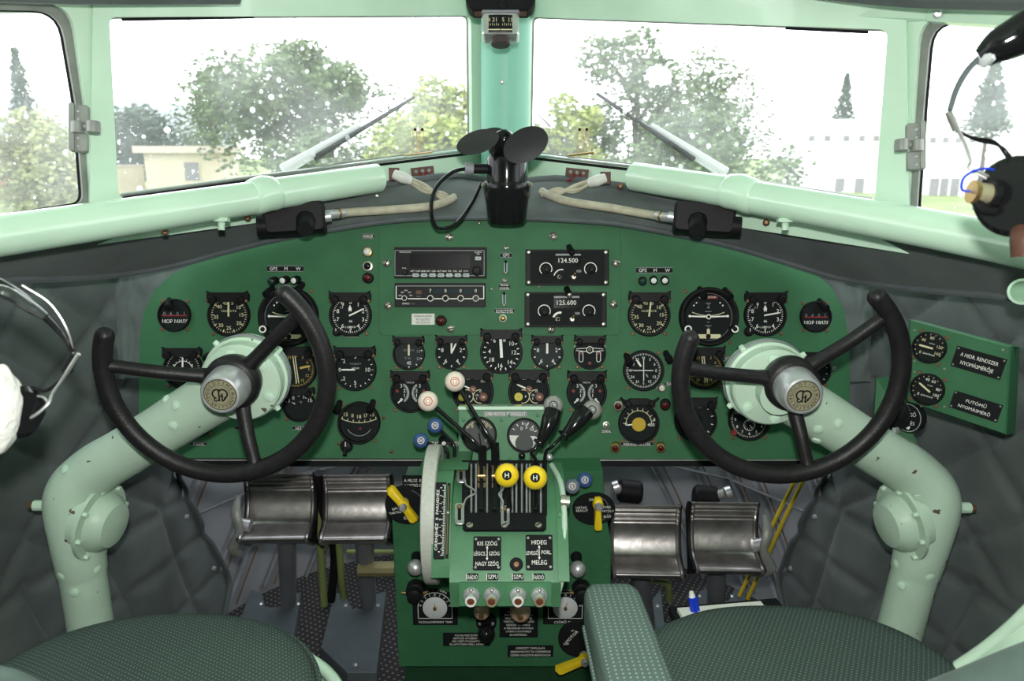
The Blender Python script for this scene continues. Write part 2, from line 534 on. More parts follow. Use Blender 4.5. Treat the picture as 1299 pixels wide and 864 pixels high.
def rrect(cx, cy, w, h, r=0.0, n=4):
    if r <= 0:
        return [(cx - w / 2, cy - h / 2), (cx + w / 2, cy - h / 2), (cx + w / 2, cy + h / 2), (cx - w / 2, cy + h / 2)]
    r = min(r, w / 2 * 0.999, h / 2 * 0.999)
    out = []
    for sx, sy, a in ((1, -1, -90), (1, 1, 0), (-1, 1, 90), (-1, -1, 180)):
        for i in range(n + 1):
            t = math.radians(a + 90 * i / n)
            out.append((cx + sx * (w / 2 - r) + r * math.cos(t), cy + sy * (h / 2 - r) + r * math.sin(t)))
    return out

def thing(name, M, label, cat, group=None):
    o = bpy.data.objects.new(name, None)
    COL.objects.link(o)
    o.empty_display_size = 0.02
    o.matrix_basis = M
    o['label'] = label; o['category'] = cat
    if group: o['group'] = group
    return o

def tag(o, label, cat, group=None):
    o['label'] = label; o['category'] = cat
    if group: o['group'] = group
    return o

XC = -0.022     # the cockpit's middle line

# ------------------------------------------------------------------ the cockpit shell
def plane3(a, b, c):
    n = (b - a).cross(c - a).normalized()
    if n.dot(EYE - a) < 0: n = -n
    return a, n
W1 = plane3(C(118, 20, 1.15), C(112, 260, 1.21), C(-150, 130, 0.93))
W2 = plane3(C(595, 20, 1.57), C(595, 190, 1.66), C(140, 240, 1.22))
W3 = plane3(C(678, 20, 1.57), C(678, 192, 1.66), C(1125, 248, 1.22))
W4 = plane3(C(1150, 20, 1.15), C(1156, 265, 1.21), C(1420, 135, 0.93))

def star(poly, c, a):
    """where the ray from c at angle a meets the outline"""
    dx, dy = math.cos(a), math.sin(a)
    best = None
    n = len(poly)
    for i in range(n):
        x1, y1 = poly[i][0] - c[0], poly[i][1] - c[1]
        x2, y2 = poly[(i + 1) % n][0] - c[0], poly[(i + 1) % n][1] - c[1]
        ex, ey = x2 - x1, y2 - y1
        den = dx * ey - dy * ex
        if abs(den) < 1e-9: continue
        t = (x1 * ey - y1 * ex) / den
        u = (x1 * dy - y1 * dx) / den
        if t > 0 and -1e-6 <= u <= 1 + 1e-6 and (best is None or t > best): best = t
    return (c[0] + dx * best, c[1] + dy * best)

def roundpoly(pts, rad, n=5):
    out = []
    m_ = len(pts)
    for i in range(m_):
        p = Vector(pts[i]).to_2d(); a = Vector(pts[i - 1]).to_2d(); b = Vector(pts[(i + 1) % m_]).to_2d()
        r = rad[i] if isinstance(rad, (list, tuple)) else rad
        if r <= 0: out.append(tuple(p)); continue
        u = (a - p).normalized() * r; v = (b - p).normalized() * r
        for k in range(n + 1):
            t = k / n
            q = p + u * (1 - t) ** 2 + v * t ** 2
            out.append(tuple(q))
    return out

def ring_plate(name, outer, inner, pl, mt, t0=0.0, t1=0.012, parent=None, kind=None, extra=96):
    c = (sum(p[0] for p in inner) / len(inner), sum(p[1] for p in inner) / len(inner))
    angs = sorted(set([round(math.atan2(p[1] - c[1], p[0] - c[0]), 5) for p in outer + inner] + [round(-math.pi + 2 * math.pi * (k + .5) / extra, 5) for k in range(extra)]))
    O = [star(outer, c, a) for a in angs]; N = [star(inner, c, a) for a in angs]
    p0, n = pl
    vs = []
    for t in (t0, t1):
        for L in (O, N):
            vs += [hit(x, y, p0, n) + n * t for x, y in L]
    k = len(angs)
    fs = []
    for i in range(k):
        j = (i + 1) % k
        fs.append((i, j, k + j, k + i))
        fs.append((2 * k + i, 3 * k + i, 3 * k + j, 2 * k + j))
        fs.append((k + i, k + j, 3 * k + j, 3 * k + i))
        fs.append((i, 2 * k + i, 2 * k + j, j))
    b = MB(); b.add(vs, fs, mt)
    return b.build(name, parent, kind=kind)

def pane(name, poly, pl, off=-0.004, n_shift=0.0):
    p0, n = pl
    vs = [hit(x, y, p0, n) for x, y in poly]
    o = (vs[0] + vs[len(vs) // 2]) / 2
    x = (vs[1] - vs[0]).normalized()
    x = (hit(700, 100, p0, n) - hit(500, 100, p0, n)).normalized()
    y = n.cross(x).normalized()
    fr = frame(o, x, y, n)
    inv = fr.inverted()
    b = MB()
    L = [inv @ v for v in vs]
    b.prism([(p.x, p.y) for p in L], off - 0.003, off, WGLASS)
    return b.build(name, None, M=fr, kind='structure')

in1 = roundpoly([(-380, 5), (72, 14), (92, 130), (102, 258), (-380, 330)], [0, 34, 0, 14, 0])
in2 = roundpoly([(135, 22), (592, 20), (594, 187), (480, 201), (147, 250)], [10, 8, 8, 0, 10])
in3 = roundpoly([(677, 22), (1130, 38), (1113, 258), (930, 225), (674, 193)], [8, 12, 10, 0, 8])
in4 = roundpoly([(1185, 28), (1650, 30), (1650, 345), (1166, 272), (1176, 130)], [34, 0, 0, 14, 0])
wf = []
def frames():
    hole1 = roundpoly([(-385, -2), (82, 4), (100, 130), (110, 266), (-385, 340)], [0, 36, 0, 14, 0])
    hole4 = roundpoly([(1175, 20), (1655, 22), (1655, 355), (1157, 280), (1167, 130)], [36, 0, 0, 14, 0])
    out1 = [(-400, -120), (118, -120), (118, 60), (112, 300), (-400, 400)]
    ring_plate('wall_left_window_surround', out1, hole1, W1, PALE, 0, 0.014, kind='structure')
    out2 = [(116, -110), (640, -110), (642, 60), (640, 240), (480, 252), (330, 280), (110, 310)]
    ring_plate('wall_front_windshield_surround', out2, in2, W2, PALE, 0, 0.014, kind='structure')
    out3 = [(632, -110), (1152, -110), (1156, 320), (930, 285), (800, 256), (634, 242)]
    ring_plate('wall_front_windshield_surround', out3, in3, W3, PALE, 0, 0.014, kind='structure')
    out4 = [(1150, -120), (1670, -120), (1670, 420), (1156, 310), (1150, 60)]
    ring_plate('wall_right_window_surround', out4, hole4, W4, PALE, 0, 0.014, kind='structure')
    for i, (poly, pl) in enumerate(((in1, W1), (in2, W2), (in3, W3), (in4, W4))):
        big = [((x - sum(p[0] for p in poly) / len(poly)) * 1.015 + sum(p[0] for p in poly) / len(poly),
                (y - sum(p[1] for p in poly) / len(poly)) * 1.02 + sum(p[1] for p in poly) / len(poly)) for x, y in poly]
        w = pane('window_%d' % (i + 1), big, pl)
        inv = w.matrix_basis.inverted()
        p0, n = pl
        # thin dark seal round the pane
        b = MB()
        loop = [inv @ (hit(x, y, p0, n) + n * 0.001) for x, y in poly]
        b.tube(loop + [loop[0]], 0.0024, BLKM if i in (0, 3) else FRM, 6, 1)
        b.build('window_seal', w)
        wf.append(w)
    # bare-metal channels round the two sliding side windows
    g1 = ring_plate('window_frame', roundpoly([(-390, -12), (92, -6), (106, 130), (118, 270), (-390, 352)], [0, 40, 0, 6, 0]), in1, W1, FRM, -0.002, 0.007)
    g4 = ring_plate('window_frame', roundpoly([(1165, 12), (1660, 12), (1660, 365), (1148, 284), (1158, 130)], [40, 0, 0, 6, 0]), in4, W4, FRM, -0.002, 0.007)
    for g, w in ((g1, wf[0]), (g4, wf[3])):
        g.parent = w; g.matrix_parent_inverse = w.matrix_basis.inverted()
frames()

# star-shaped scratch in the right windshield, its glare laid on as a white disc
b = MB()
rs = random.Random(8)
p0_, n_ = W3
for i in range(90):
    a = rs.uniform(0, 6.283); r0 = rs.uniform(0, 8); r1 = r0 + rs.uniform(8, 26) * (2.0 if math.cos(a) > .5 else 1)
    w_ = rs.uniform(.3, 1.1) / 2
    q = [hit(835 + r * math.cos(a + o), 96 + r * math.sin(a + o) * .8, p0_, n_) + n_ * .0006 for r, o in ((r0, -w_ / (r0 + 4)), (r0, w_ / (r0 + 4)), (r1, 0))]
    b.add(q, [(0, 1, 2)], SCRATCH_GLARE)
for i in range(14):  # irregular white disc standing in for the glare spot
    a = i * .45; rr_ = rs.uniform(13, 21)
    q = [hit(835 + r * math.cos(o), 96 + r * math.sin(o) * .85, p0_, n_) + n_ * (.0007 + i * .00002) for r, o in ((0, 0), (rr_, a), (rr_ * .9, a + .25), (rr_, a + .5))]
    b.add(q, [(0, 1, 2, 3)], SCRATCH_GLARE)
o = b.build('star_scratch_glare', wf[2]); o.matrix_parent_inverse = wf[2].matrix_basis.inverted()
# header rails over the windshields
def rail(pts, r, name, parent=None, mt=PALE, flat=None):
    b = MB(); b.tube(pts, r, mt, 12, 4, flat=flat)
    return b.build(name, parent, kind='structure')
rail([C(-60, 8, 1.03), C(150, 6, 1.18), C(345, 1, 1.33)], 0.010, 'trim_header_left')
b = MB()
def boxrail(b, p, q, h, t, mt):
    x = (q - p).normalized(); y = UP - x * UP.dot(x); y.normalize(); z = x.cross(y)
    L = (q - p).length
    b.prism(rrect(L / 2, 0, L, h, 0.004), -t, t, mt, 0.003, M=frame(p, x, y, z))
boxrail(b, C(931, 3, 1.33), C(1190, 12, 1.10), 0.034, 0.012, PALE)
boxrail(b, C(1185, 12, 1.10), C(1480, 24, 0.86), 0.036, 0.014, PALE)
b.lathe([(0.0065, 0), (0.0065, 0.004), (0.004, 0.006)], ALU, 10, aim(C(1190, 17, 1.075), EYE - C(1190, 17, 1.075)))
b.build('trim_header_right', kind='structure')
b = MB()
b.box((0, 0.3, 1.605), (1.9, 2.9, 0.03), PALE)
b.build('ceiling', kind='structure')
b = MB()     # quilted lining rolled down from the roof
b.tube([C(-40, -18, 0.95), C(90, -12, 1.05), C(300, -10, 1.2)], 0.018, QUILT, 10, 4)
b.tube([C(1000, -24, 1.22), C(1150, -12, 1.05), C(1330, -10, 0.9)], 0.022, QUILT, 10, 4)
b.build('trim_roof_lining', kind='structure')
b = MB()
b.box((XC, 0.5, -0.015), (1.9, 3.9, 0.03), CARPET)
b.build('floor', kind='structure')
b = MB(); b.box((0, -0.9, 0.8), (1.9, 0.03, 1.64), PALEW); b.build('wall_back', kind='structure')
for s, nm in ((-1, 'left'), (1, 'right')):
    b = MB(); b.box((XC + s * 0.86, -0.14, 1.32), (0.03, 1.6, 0.60), PALE); b.build('wall_%s_upper' % nm, kind='structure')

# centre post between the windshields
b = MB()
pt, pb = C(642, -60, 1.52), C(640, 232, 1.66)
X = aim(pt, pb - pt, RT)
b.lathe([(0.050, 0), (0.050, (pb - pt).length)], TEAL, 28, X)
for y in (104, 190):
    p = C(637, y, 1.545 + (y - 104) * 0.0005)
    b.lathe([(0.0045, 0), (0.0045, 0.002), (0.002, 0.003)], ALU, 10, aim(p, EYE - p))
b.build('trim_centre_post', kind='structure')

# quilted side walls
def wallplan(u):
    P = [(-.94, -.9), (-.94, .35), (-.91, .75), (-.87, 1.05), (-.815, 1.28), (-.725, 1.50), (-.690, 1.75)]
    # by distance along y
    y = -.9 + (1.75 + .9) * u
    for i in range(len(P) - 1):
        if y <= P[i + 1][1] + 1e-9:
            t = (y - P[i][1]) / (P[i + 1][1] - P[i][1])
            t2 = t
            return P[i][0] + (P[i + 1][0] - P[i][0]) * t2, y
    return P[-1]
def seam(s, z):
    if z > 0.52:
        a = abs(((s * 0.9 + z) / 0.17) % 1 - 0.5); c = abs(((s * 0.9 - z) / 0.17) % 1 - 0.5)
        d = min(0.5 - a, 0.5 - c) * 0.17
    else:
        a = abs((z / 0.125) % 1 - 0.5); c = abs(((s + z * 0.28) / 0.15) % 1 - 0.5)
        d = min(0.5 - a, 0.5 - c) * 0.14
    return d
def sidewall(s, nm):
    def fn(u, v):
        z = v * 1.07
        ye = 1.56 if z >= 0.57 else (1.56 + (0.57 - z) / 0.35 * 0.16 if z > 0.22 else 1.72 - (0.22 - z) * 0.6)
        y = -.9 + (ye + .9) * u
        x, _ = wallplan((y + .9) / 2.65)
        d = seam(y, z)
        puff = 0.015 * (1 - math.exp(-d / 0.010))
        w = noise.noise(Vector((y * 3.1 + s * 7, z * 3.7, 2.2))) * 0.010 + noise.noise(Vector((y * 9 + s * 3, z * 5, 7))) * 0.005
        return (XC - s * x * -1 if False else XC + (-s) * x - (-s) * 0 - s * (puff + w) * 1.0, y, z)
    b = MB()
    def g(u, v):
        uu = u ** 0.75
        return fn(uu, v)
    b.grid(g, 260, 110, QUILT)
    o = b.build('wall_%s' % nm, kind='structure', sharp=180)
    # piping and studs along the front edge
    e = MB()
    pts = []
    for k in range(31):
        q = fn(1.0, 0.06 + 0.80 * k / 30)
        pts.append(Vector((q[0] - s * 0.006, q[1], q[2])))
    e.tube(pts, 0.006, PIPING, 8, 2)
    e.build('piping', o)
    for k in (3, 8, 14, 20, 26):
        p = pts[k] + Vector((-s * 0.004, -0.05, 0))
        q = MB(); q.lathe([(0.006, 0), (0.005, 0.003), (0.002, 0.004)], ALU, 10, aim(p, Vector((-s, -0.3, 0.2))))
        q.build('stud', o)
    return o
sidewall(-1, 'left')
sidewall(1, 'right')

# grey nose skin with stringers, in front of the pedals
NP = [(-.93, 1.30), (-.89, 1.5), (-.81, 1.8), (-.66, 2.04), (-.42, 2.2), (0, 2.26), (.42, 2.2), (.66, 2.04), (.81, 1.8), (.89, 1.5), (.93, 1.30)]
npts = smooth_path([(XC + x, y, 0) for x, y in NP], 6)
b = MB()
def nosefn(u, v):
    t = u * (len(npts) - 1); k = min(int(t), len(npts) - 2)
    p = npts[k].lerp(npts[k + 1], t - k)
    z = v * 1.12
    k2 = 1 - 0.10 * max(0, (z - 0.5)) ** 1.2
    return (XC + (p.x - XC) * k2, p.y - 0.10 * max(0, z - 0.3), z)
b.grid(nosefn, 80, 20, GREYP)
nose = b.build('wall_front', kind='structure', sharp=180)
def nose_rib(u0, v0, u1, v1, w=0.011, mt=RIB, out=0.008):
    b = MB()
    pts = []
    for k in range(9):
        q = Vector(nosefn(u0 + (u1 - u0) * k / 8, v0 + (v1 - v0) * k / 8))
        inward = (Vector((XC, 1.2, q.z)) - q).normalized()
        pts.append(q + inward * out)
    b.tube(pts, w, mt, 6, 1, flat=0.6)
    return b.build('stringer', nose)
for s in (0, 1):
    for (u0, v0, u1, v1) in ((.20, .02, .36, .62), (.235, .02, .385, .62), (.28, .02, .42, .60), (.33, .0, .46, .60), (.14, .10, .30, .66)):
        a_, c_ = (u0, u1) if s == 0 else (1 - u0, 1 - u1)
        nose_rib(a_, v0, c_, v1)
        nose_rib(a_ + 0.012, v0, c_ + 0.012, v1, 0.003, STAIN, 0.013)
nose_rib(.12, .30, .88, .30, 0.006)
nose_rib(.5, 0, .5, .7, 0.014)

# padded grey cloth draped from the sills over the top of the panel
def coons(rows, nu, nv, extra=None):
    R = [smooth_path([C(*p) for p in row], 8) for row in rows]
    def at(row, u):
        t = u * (len(row) - 1); k = min(int(t), len(row) - 2)
        return row[k].lerp(row[k + 1], t - k)
    def fn(u, v):
        col = [at(r, u) for r in R]
        sm = smooth_path(col, 6) if len(col) > 2 else col
        p = at(sm, v)
        if extra: p = p + extra(u, v)
        return p
    return fn
def wrinkle(u, v):
    a = 0.004 * math.sin(v * 3.14159)
    n1 = noise.noise(Vector((u * 26, v * 2.5, 0))) * 0.010 + noise.noise(Vector((u * 60, v * 5, 3))) * 0.003
    k = math.sin(min(1, max(0, v)) * 3.14159) ** 0.5 if 0 < v < 1 else 0
    return Vector((0, -1, 0.4)) * (a + n1 * k)
up_row = [(-320, 440, .72), (-150, 350, .86), (0, 308, 1.05), (140, 280, 1.19), (330, 252, 1.36), (480, 238, 1.49), (560, 222, 1.58), (600, 226, 1.60), (640, 232, 1.61),
          (680, 228, 1.60), (730, 226, 1.58), (800, 240, 1.49), (940, 252, 1.36), (1130, 280, 1.19), (1270, 309, 1.05), (1420, 365, .86), (1600, 460, .72)]
lo_row = [(-420, 540, .78), (-190, 420, .92), (0, 356, 1.13), (100, 352, 1.27), (185, 345, 1.40), (255, 327, 1.435), (330, 306, 1.44), (480, 280, 1.445), (560, 275, 1.445), (640, 275, 1.445),
          (720, 278, 1.445), (800, 284, 1.445), (950, 316, 1.44), (1015, 338, 1.435), (1075, 355, 1.40), (1160, 366, 1.27), (1275, 376, 1.13), (1470, 440, .92), (1700, 560, .78)]
def resamp(row, n):
    P = [Vector(p) for p in row]
    x0, x1 = P[0].x, P[-1].x
    out = []
    for i in range(n):
        x = x0 + (x1 - x0) * i / (n - 1)
        for k in range(len(P) - 1):
            if P[k].x <= x <= P[k + 1].x + 1e-6:
                out.append(tuple(P[k].lerp(P[k + 1], (x - P[k].x) / (P[k + 1].x - P[k].x)))); break
    return out
U_, L_ = resamp(up_row, 31), resamp(lo_row, 31)
mid = [((a[0] + c[0]) / 2, (a[1] + c[1]) / 2 - 2, (a[2] + c[2]) / 2 - 0.012) for a, c in zip(U_, L_)]
b = MB()
f_ = coons([U_, mid, L_], 200, 14, wrinkle)
b.grid(f_, 220, 18, QUILT)
skirt = coons([L_, [(x, y + 14, d + 0.02) for x, y, d in L_]], 200, 3)
for fl_ in (0, 1):
    rows = [[(148, 330, 1.475), (200, 322, 1.468), (340, 285, 1.470)], [(148, 400, 1.475), (200, 400, 1.478), (340, 400, 1.480)], [(150, 480, 1.475), (200, 480, 1.478), (340, 480, 1.480)]]
    if fl_: rows = [[(1254 - x, y + 4, d) for x, y, d in reversed(r)] for r in rows]
    b.grid(coons(rows, 20, 6, lambda u, v: Vector((0, -1, 0)) * (noise.noise(Vector((u * 7, v * 5, fl_ * 9))) * .012)), 40, 20, QUILT)
cloth = b.build('padded_glareshield_cover', sharp=180)
tag(cloth, 'wrinkled dark grey padded cover draped between the windshield sills and the green panel top', 'padding')
b = MB(); b.tube([C(x, y, d - 0.006) for x, y, d in U_], 0.008, PIPING, 8, 3); b.build('edge_piping', cloth)
b = MB(); b.tube([C(x, y + 1, d - 0.004) for x, y, d in L_], 0.0055, PIPING, 8, 3); b.build('hem', cloth)
for px, py, d in ((484, 234, 1.475), (601, 247, 1.545), (787, 236, 1.475), (209, 294, 1.22), (314, 276, 1.33), (972, 282, 1.33), (478, 250, 1.47), (742, 246, 1.53)):
    b = MB(); p = C(px, py, d); b.lathe([(0.006, -0.02), (0.006, 0.002), (0.003, 0.005)], SCR if px == 478 else SCRB, 10, aim(p, EYE - p)); b.build('snap_fastener', cloth)

# ------------------------------------------------------------------ outside
GZ = -2.2
b = MB(); b.box((0, 120, GZ - 0.05), (500, 230, 0.1), GRASS); b.build('ground', kind='structure')
def hill(px0, px1, py, d, mt):
    b = MB()
    pts = []
    n = 24
    base = [C(px0 + (px1 - px0) * i / n, py + 18 * (math.cos(i / n * math.pi * 2) * .5 + .5) + 3 * math.sin(i), d) for i in range(n + 1)]
    def fn(u, v):
        k = min(int(u * n), n - 1); p = base[k].lerp(base[k + 1], u * n - k)
        return (p.x, p.y + v * 25 * -1 + 0, GZ + (p.z - GZ) * (1 - v) )
    b.grid(fn, 48, 4, mt)
    return b.build('hills', kind='structure', sharp=180)
hill(-160, 330, 122, 150, leafmat('far_hill', (.24, .27, .26), (.28, .31, .29)))

def tree(name, px, ytop, w, d, label, leaf=LEAF, n=2600, trunk=True, ls=1.0, ybot=None, seed=1, cone=False, lobes=9, group='trees and bushes beyond the windows'):
    rnd = random.Random(seed)
    top = C(px, ytop, d)
    s = d / F
    H = top.z - GZ
    if not trunk and ybot is None: low = 0.15
    elif ybot is not None: low = C(px, ybot, d).z - GZ
    else: low = H * 0.18
    W = w * s / 2
    n = int(n * 2.6); ls *= .95
    if not trunk: lobes = 20; n = int(n * 1.5)
    root = thing(name, T(Vector((top.x, top.y, GZ))), label, 'tree' if trunk else 'bush', group)
    if trunk:
        b = MB()
        b.tube([(0, 0, 0), (W * .04, 0, H * .35), (-W * .03, .1, H * .8)], [W * .07 + .07, W * .05 + .05, .05], BARK, 8, 3)
        for k in range(0 if cone else 5):
            a = k * 1.3 + seed
            b.tube([(0, 0, H * (.3 + .08 * k)), (math.cos(a) * W * .4, math.sin(a) * W * .4, H * (.5 + .07 * k)), (math.cos(a) * W * .7, math.sin(a) * W * .7, H * (.62 + .06 * k))], [.12, .07, .03], BARK, 6, 3)
        b.build('trunk', root)
    b = MB()
    L = []
    if cone:
        L = [(0, 0, low + (H - low) * (i / 8), W * (1 - i / 9.0) * 1.0 + .1) for i in range(9)]
    else:
        for i in range(lobes):
            a = rnd.uniform(0, 6.28); q = rnd.uniform(0.1, .72) * W
            z = low + (H - low) * rnd.uniform(.22, .80)
            L.append((q * math.cos(a), q * math.sin(a) * .8, z, rnd.uniform(.30, .5) * min(W, (H - low) * .55)))
        L.append((0, 0, H - W * .36, W * .36))
        L.append((-W * .55, 0, low + (H - low) * .35, W * .42)); L.append((W * .55, 0, low + (H - low) * .38, W * .42))
    vs = []; fs = []
    for i in range(n):
        x, y, z, r = L[rnd.randrange(len(L))]
        if cone:
            t_ = rnd.random() ** 1.4; z = low + (H - low) * t_; r = W * (1 - t_ * .93) * (.92 + .16 * math.sin(t_ * 46)) + .05
        q = Vector((rnd.gauss(0, 1), rnd.gauss(0, 1), rnd.gauss(0, 1))).normalized() * (r * (0.55 + 0.5 * rnd.random()))
        if cone: q.z *= 0.6
        p = Vector((x, y, z)) + q
        if p.z < 0.05: p.z = 0.05 + rnd.random() * .2
        e = rnd.uniform(.10, .22) * ls
        m = Matrix.Rotation(rnd.uniform(0, 6.28), 3, 'Z') @ Matrix.Rotation(rnd.uniform(0, 3.14), 3, 'X')
        k = len(vs)
        for u, v in ((-e, 0), (0, -e * .6), (e, 0), (0, e * .6)): vs.append(p + m @ Vector((u, v, e * .15 if u == 0 else 0)))
        fs.append((k, k + 1, k + 2, k + 3))
    b.add(vs, fs, leaf)
    b.build('foliage', root, sharp=180)
    return root
tree('leafy_tree', 378, 44, 300, 46, 'large grey green leafy tree beyond the left windshield, broad rounded crown', LEAF, 5200, ls=1.15, seed=3, lobes=14)
tree('leafy_tree', 262, 84, 96, 60, 'smaller leafy tree against the left shoulder of the largest tree', LEAF, 1700, seed=5)
tree('bush', 178, 128, 130, 62, 'low dark bush above the pale shed roof', LEAFD, 1500, trunk=False, ls=1.2, seed=7)
tree('leafy_tree', 548, 92, 150, 40, 'yellow green tree seen beside the centre post through the left windshield', LEAFY, 2200, seed=9, ls=1.0)
tree('bush', 530, 140, 170, 28, 'bright yellow green bush low beside the centre post', LEAFY, 2200, trunk=False, seed=11, ls=.8)
tree('bush', 420, 150, 290, 36, 'low green bush under the large leafy tree', LEAF, 1500, trunk=False, seed=12, ls=.9)
tree('conifer', 18, 62, 66, 44, 'dark narrow conifer seen through the left side window', LEAFD, 1500, cone=True, seed=13, ls=.8)
tree('bush', 40, 135, 170, 34, 'pale yellow green willow bush below the conifer in the left side window', leafmat('willow_leaf', (.26, .30, .14), (.38, .40, .2)), 2600, trunk=False, seed=15, ls=.8)
tree('bush', -140, 100, 220, 40, 'green bush further aft through the left side window', LEAF, 1500, trunk=False, seed=16)
tree('leafy_tree', 812, 30, 170, 40, 'tall open leafy tree behind the starred right windshield', LEAF, 2300, seed=17, lobes=10)
tree('leafy_tree', 905, 60, 190, 54, 'broad leafy tree in the middle of the right windshield', LEAF, 2600, seed=19, lobes=11)
tree('bush', 895, 142, 300, 32, 'wide bush along the foot of the trees in the right windshield', LEAF, 2600, trunk=False, seed=21, ls=.8)
tree('leafy_tree', 715, 118, 110, 36, 'light green young tree beside the centre post through the right windshield', LEAFY, 1300, seed=23)
tree('conifer', 1075, 94, 34, 82, 'small slim conifer over the white building wall', LEAFD, 500, cone=True, ybot=156, seed=25, ls=1.3)
tree('conifer', 1264, 76, 60, 42, 'dark conifer seen through the right side window behind the headset', LEAFD, 1200, cone=True, ybot=160, seed=27, ls=.9)

def house(name, pl, pr, yt, d0, d1, label, wallm, roofm, wins, rh=0.3, over=0.3, depth=5, cat='building'):
    a = C(pl, yt, d0); c = C(pr, yt, d1)
    a.z = c.z = (a.z + c.z) / 2
    x = (Vector((c.x, c.y, 0)) - Vector((a.x, a.y, 0))); L = x.length; x.normalize()
    yv = Vector((-x.y, x.x, 0))
    H = a.z - GZ
    M = frame(Vector((a.x, a.y, GZ)), x, yv, Vector((0, 0, 1)))
    root = thing(name, M, label, cat)
    b = MB(); b.box((L / 2, depth / 2, H / 2), (L, depth, H), wallm); b.build('wall', root)
    b = MB(); b.box((L / 2, depth / 2, H + rh / 2), (L + 2 * over, depth + 2 * over, rh), roofm); b.build('roof', root)
    inv = M.inverted()
    o = Vector((a.x, a.y, GZ)); n = -yv
    for (x0, y0, x1, y1, mt) in wins:
        p = inv @ hit(x0, y0, o, n); q = inv @ hit(x1, y1, o, n)
        b = MB(); b.box(((p.x + q.x) / 2, -0.01, (p.z + q.z) / 2), (abs(q.x - p.x), 0.06, abs(p.z - q.z)), mt); b.build('window', root)
        fr = MB()
        w, h = abs(q.x - p.x), abs(p.z - q.z)
        for dx in (-w / 2, w / 2): fr.box(((p.x + q.x) / 2 + dx, -0.04, (p.z + q.z) / 2), (0.06, 0.06, h), wallm)
        fr.build('window_frame', root)
    return root
house('shed', 182, 268, 194, 52, 52, 'small pale shed with flat roof and dark window left of the large tree', PLASTER, ROOFM, [(233, 206, 255, 229, DARKW)], 0.45, 0.5)
house('garden_wall', 110, 182, 212, 50, 54, 'low pale wall running left from the shed', PLASTER, ROOFM, [], 0.12, 0.05, 0.4, 'wall')
house('outbuilding', -30, 20, 182, 52, 52, 'small reddish outbuilding glimpsed through the left side window', BRICK, ROOFM, [(4, 186, 17, 198, BRICK)], 0.3, 0.2)
wins = [(x, 172, x + 8, 179, DARKW) for x in (1026, 1046, 1070, 1090, 1108)] + [(x, 174, x + 8, 181, DARKW) for x in (1180, 1196, 1212, 1230, 1250, 1290)] + \
       [(x, 226, x + 9, 262, DARKW) for x in (1180, 1193, 1205)] + [(x, 226, x + 9, 262, DARKW) for x in (1060, 1085, 1240, 1262)]
house('apartment_block', 1000, 1500, 152, 62, 48, 'long white building with rows of small dark windows beyond the right side window', WPLASTER, WPLASTER, wins, 0.2, 0.1, 9)

# ------------------------------------------------------------------ the instrument panel
D = 1.46
S = D / F
panelM = camframe(626, 432, D)
def L(px, py):      # photo position -> the panel's own plane, metres
    return ((px - 626) * S, (432 - py) * S)
outline_px = [(176, 581), (176, 470), (177, 430), (183, 395), (196, 368), (218, 348), (250, 332), (300, 316), (360, 302), (430, 290), (500, 281), (570, 275), (640, 273),
              (710, 275), (790, 281), (870, 292), (940, 307), (990, 322), (1030, 343), (1056, 366), (1071, 395), (1077, 430), (1078, 470), (1078, 583)]
panel = thing('instrument_panel', panelM, 'wide green instrument panel with curved top carrying all the flight gauges', 'instrument panel')
b = MB(); b.prism([L(*p) for p in reversed(outline_px)], -0.004, 0, PGREEN)
b.build('panel_plate', panel)
b = MB(); b.box((0, L(0, 583)[1] - 0.001, -0.002), (903 * S, 0.0022, 0.010), FRM)
b.build('lower_flange', panel)
b = MB(); b.box((0, -0.02, -0.10), (740 * S, 0.28, 0.17), BLKM); b.box((0, -0.232, -0.06), (850 * S, 0.012, 0.10), BLKM)  # the thin lower box paints the black shadow gap under the panel
b.build('housing_and_shadow_band', panel)
b = MB()
b.prism([L(*p) for p in rrect(634, 357.5, 306, 135, 6)], 0, 0.0022, PGREEN, 0.0006)
b.build('radio_mounting_plate', panel)
def pscrew(px, py, r=5.4, mt=SCR, z=0.0022):
    b = MB(); x, y = L(px, py)
    rr = r * S
    b.lathe([(rr, 0), (rr, rr * .3), (rr * .7, rr * .62), (rr * .2, rr * .75)], mt, 12, T((x, y, z)))
    a = random.random() * 180
    b.box((0, 0, rr * .72), (rr * 1.5, rr * .25, rr * .15), BLKM, M=T((x, y, z)) @ RZ(a))
    b.build('screw', panel)
random.seed(4)
for q in ((570, 301), (702, 300), (491, 334), (493, 388), (572, 417), (699, 418), (781, 334), (778, 386)): pscrew(*q)
for q in ((642, 315), (640, 356)): pscrew(*q, r=3.4)
for q in ((623, 367), (684, 364), (608, 283)): pscrew(*q, r=2)
for q in ((487, 530), (497, 573), (430, 563), (789, 287)): pscrew(*q, r=2.4, mt=SCRB, z=0)

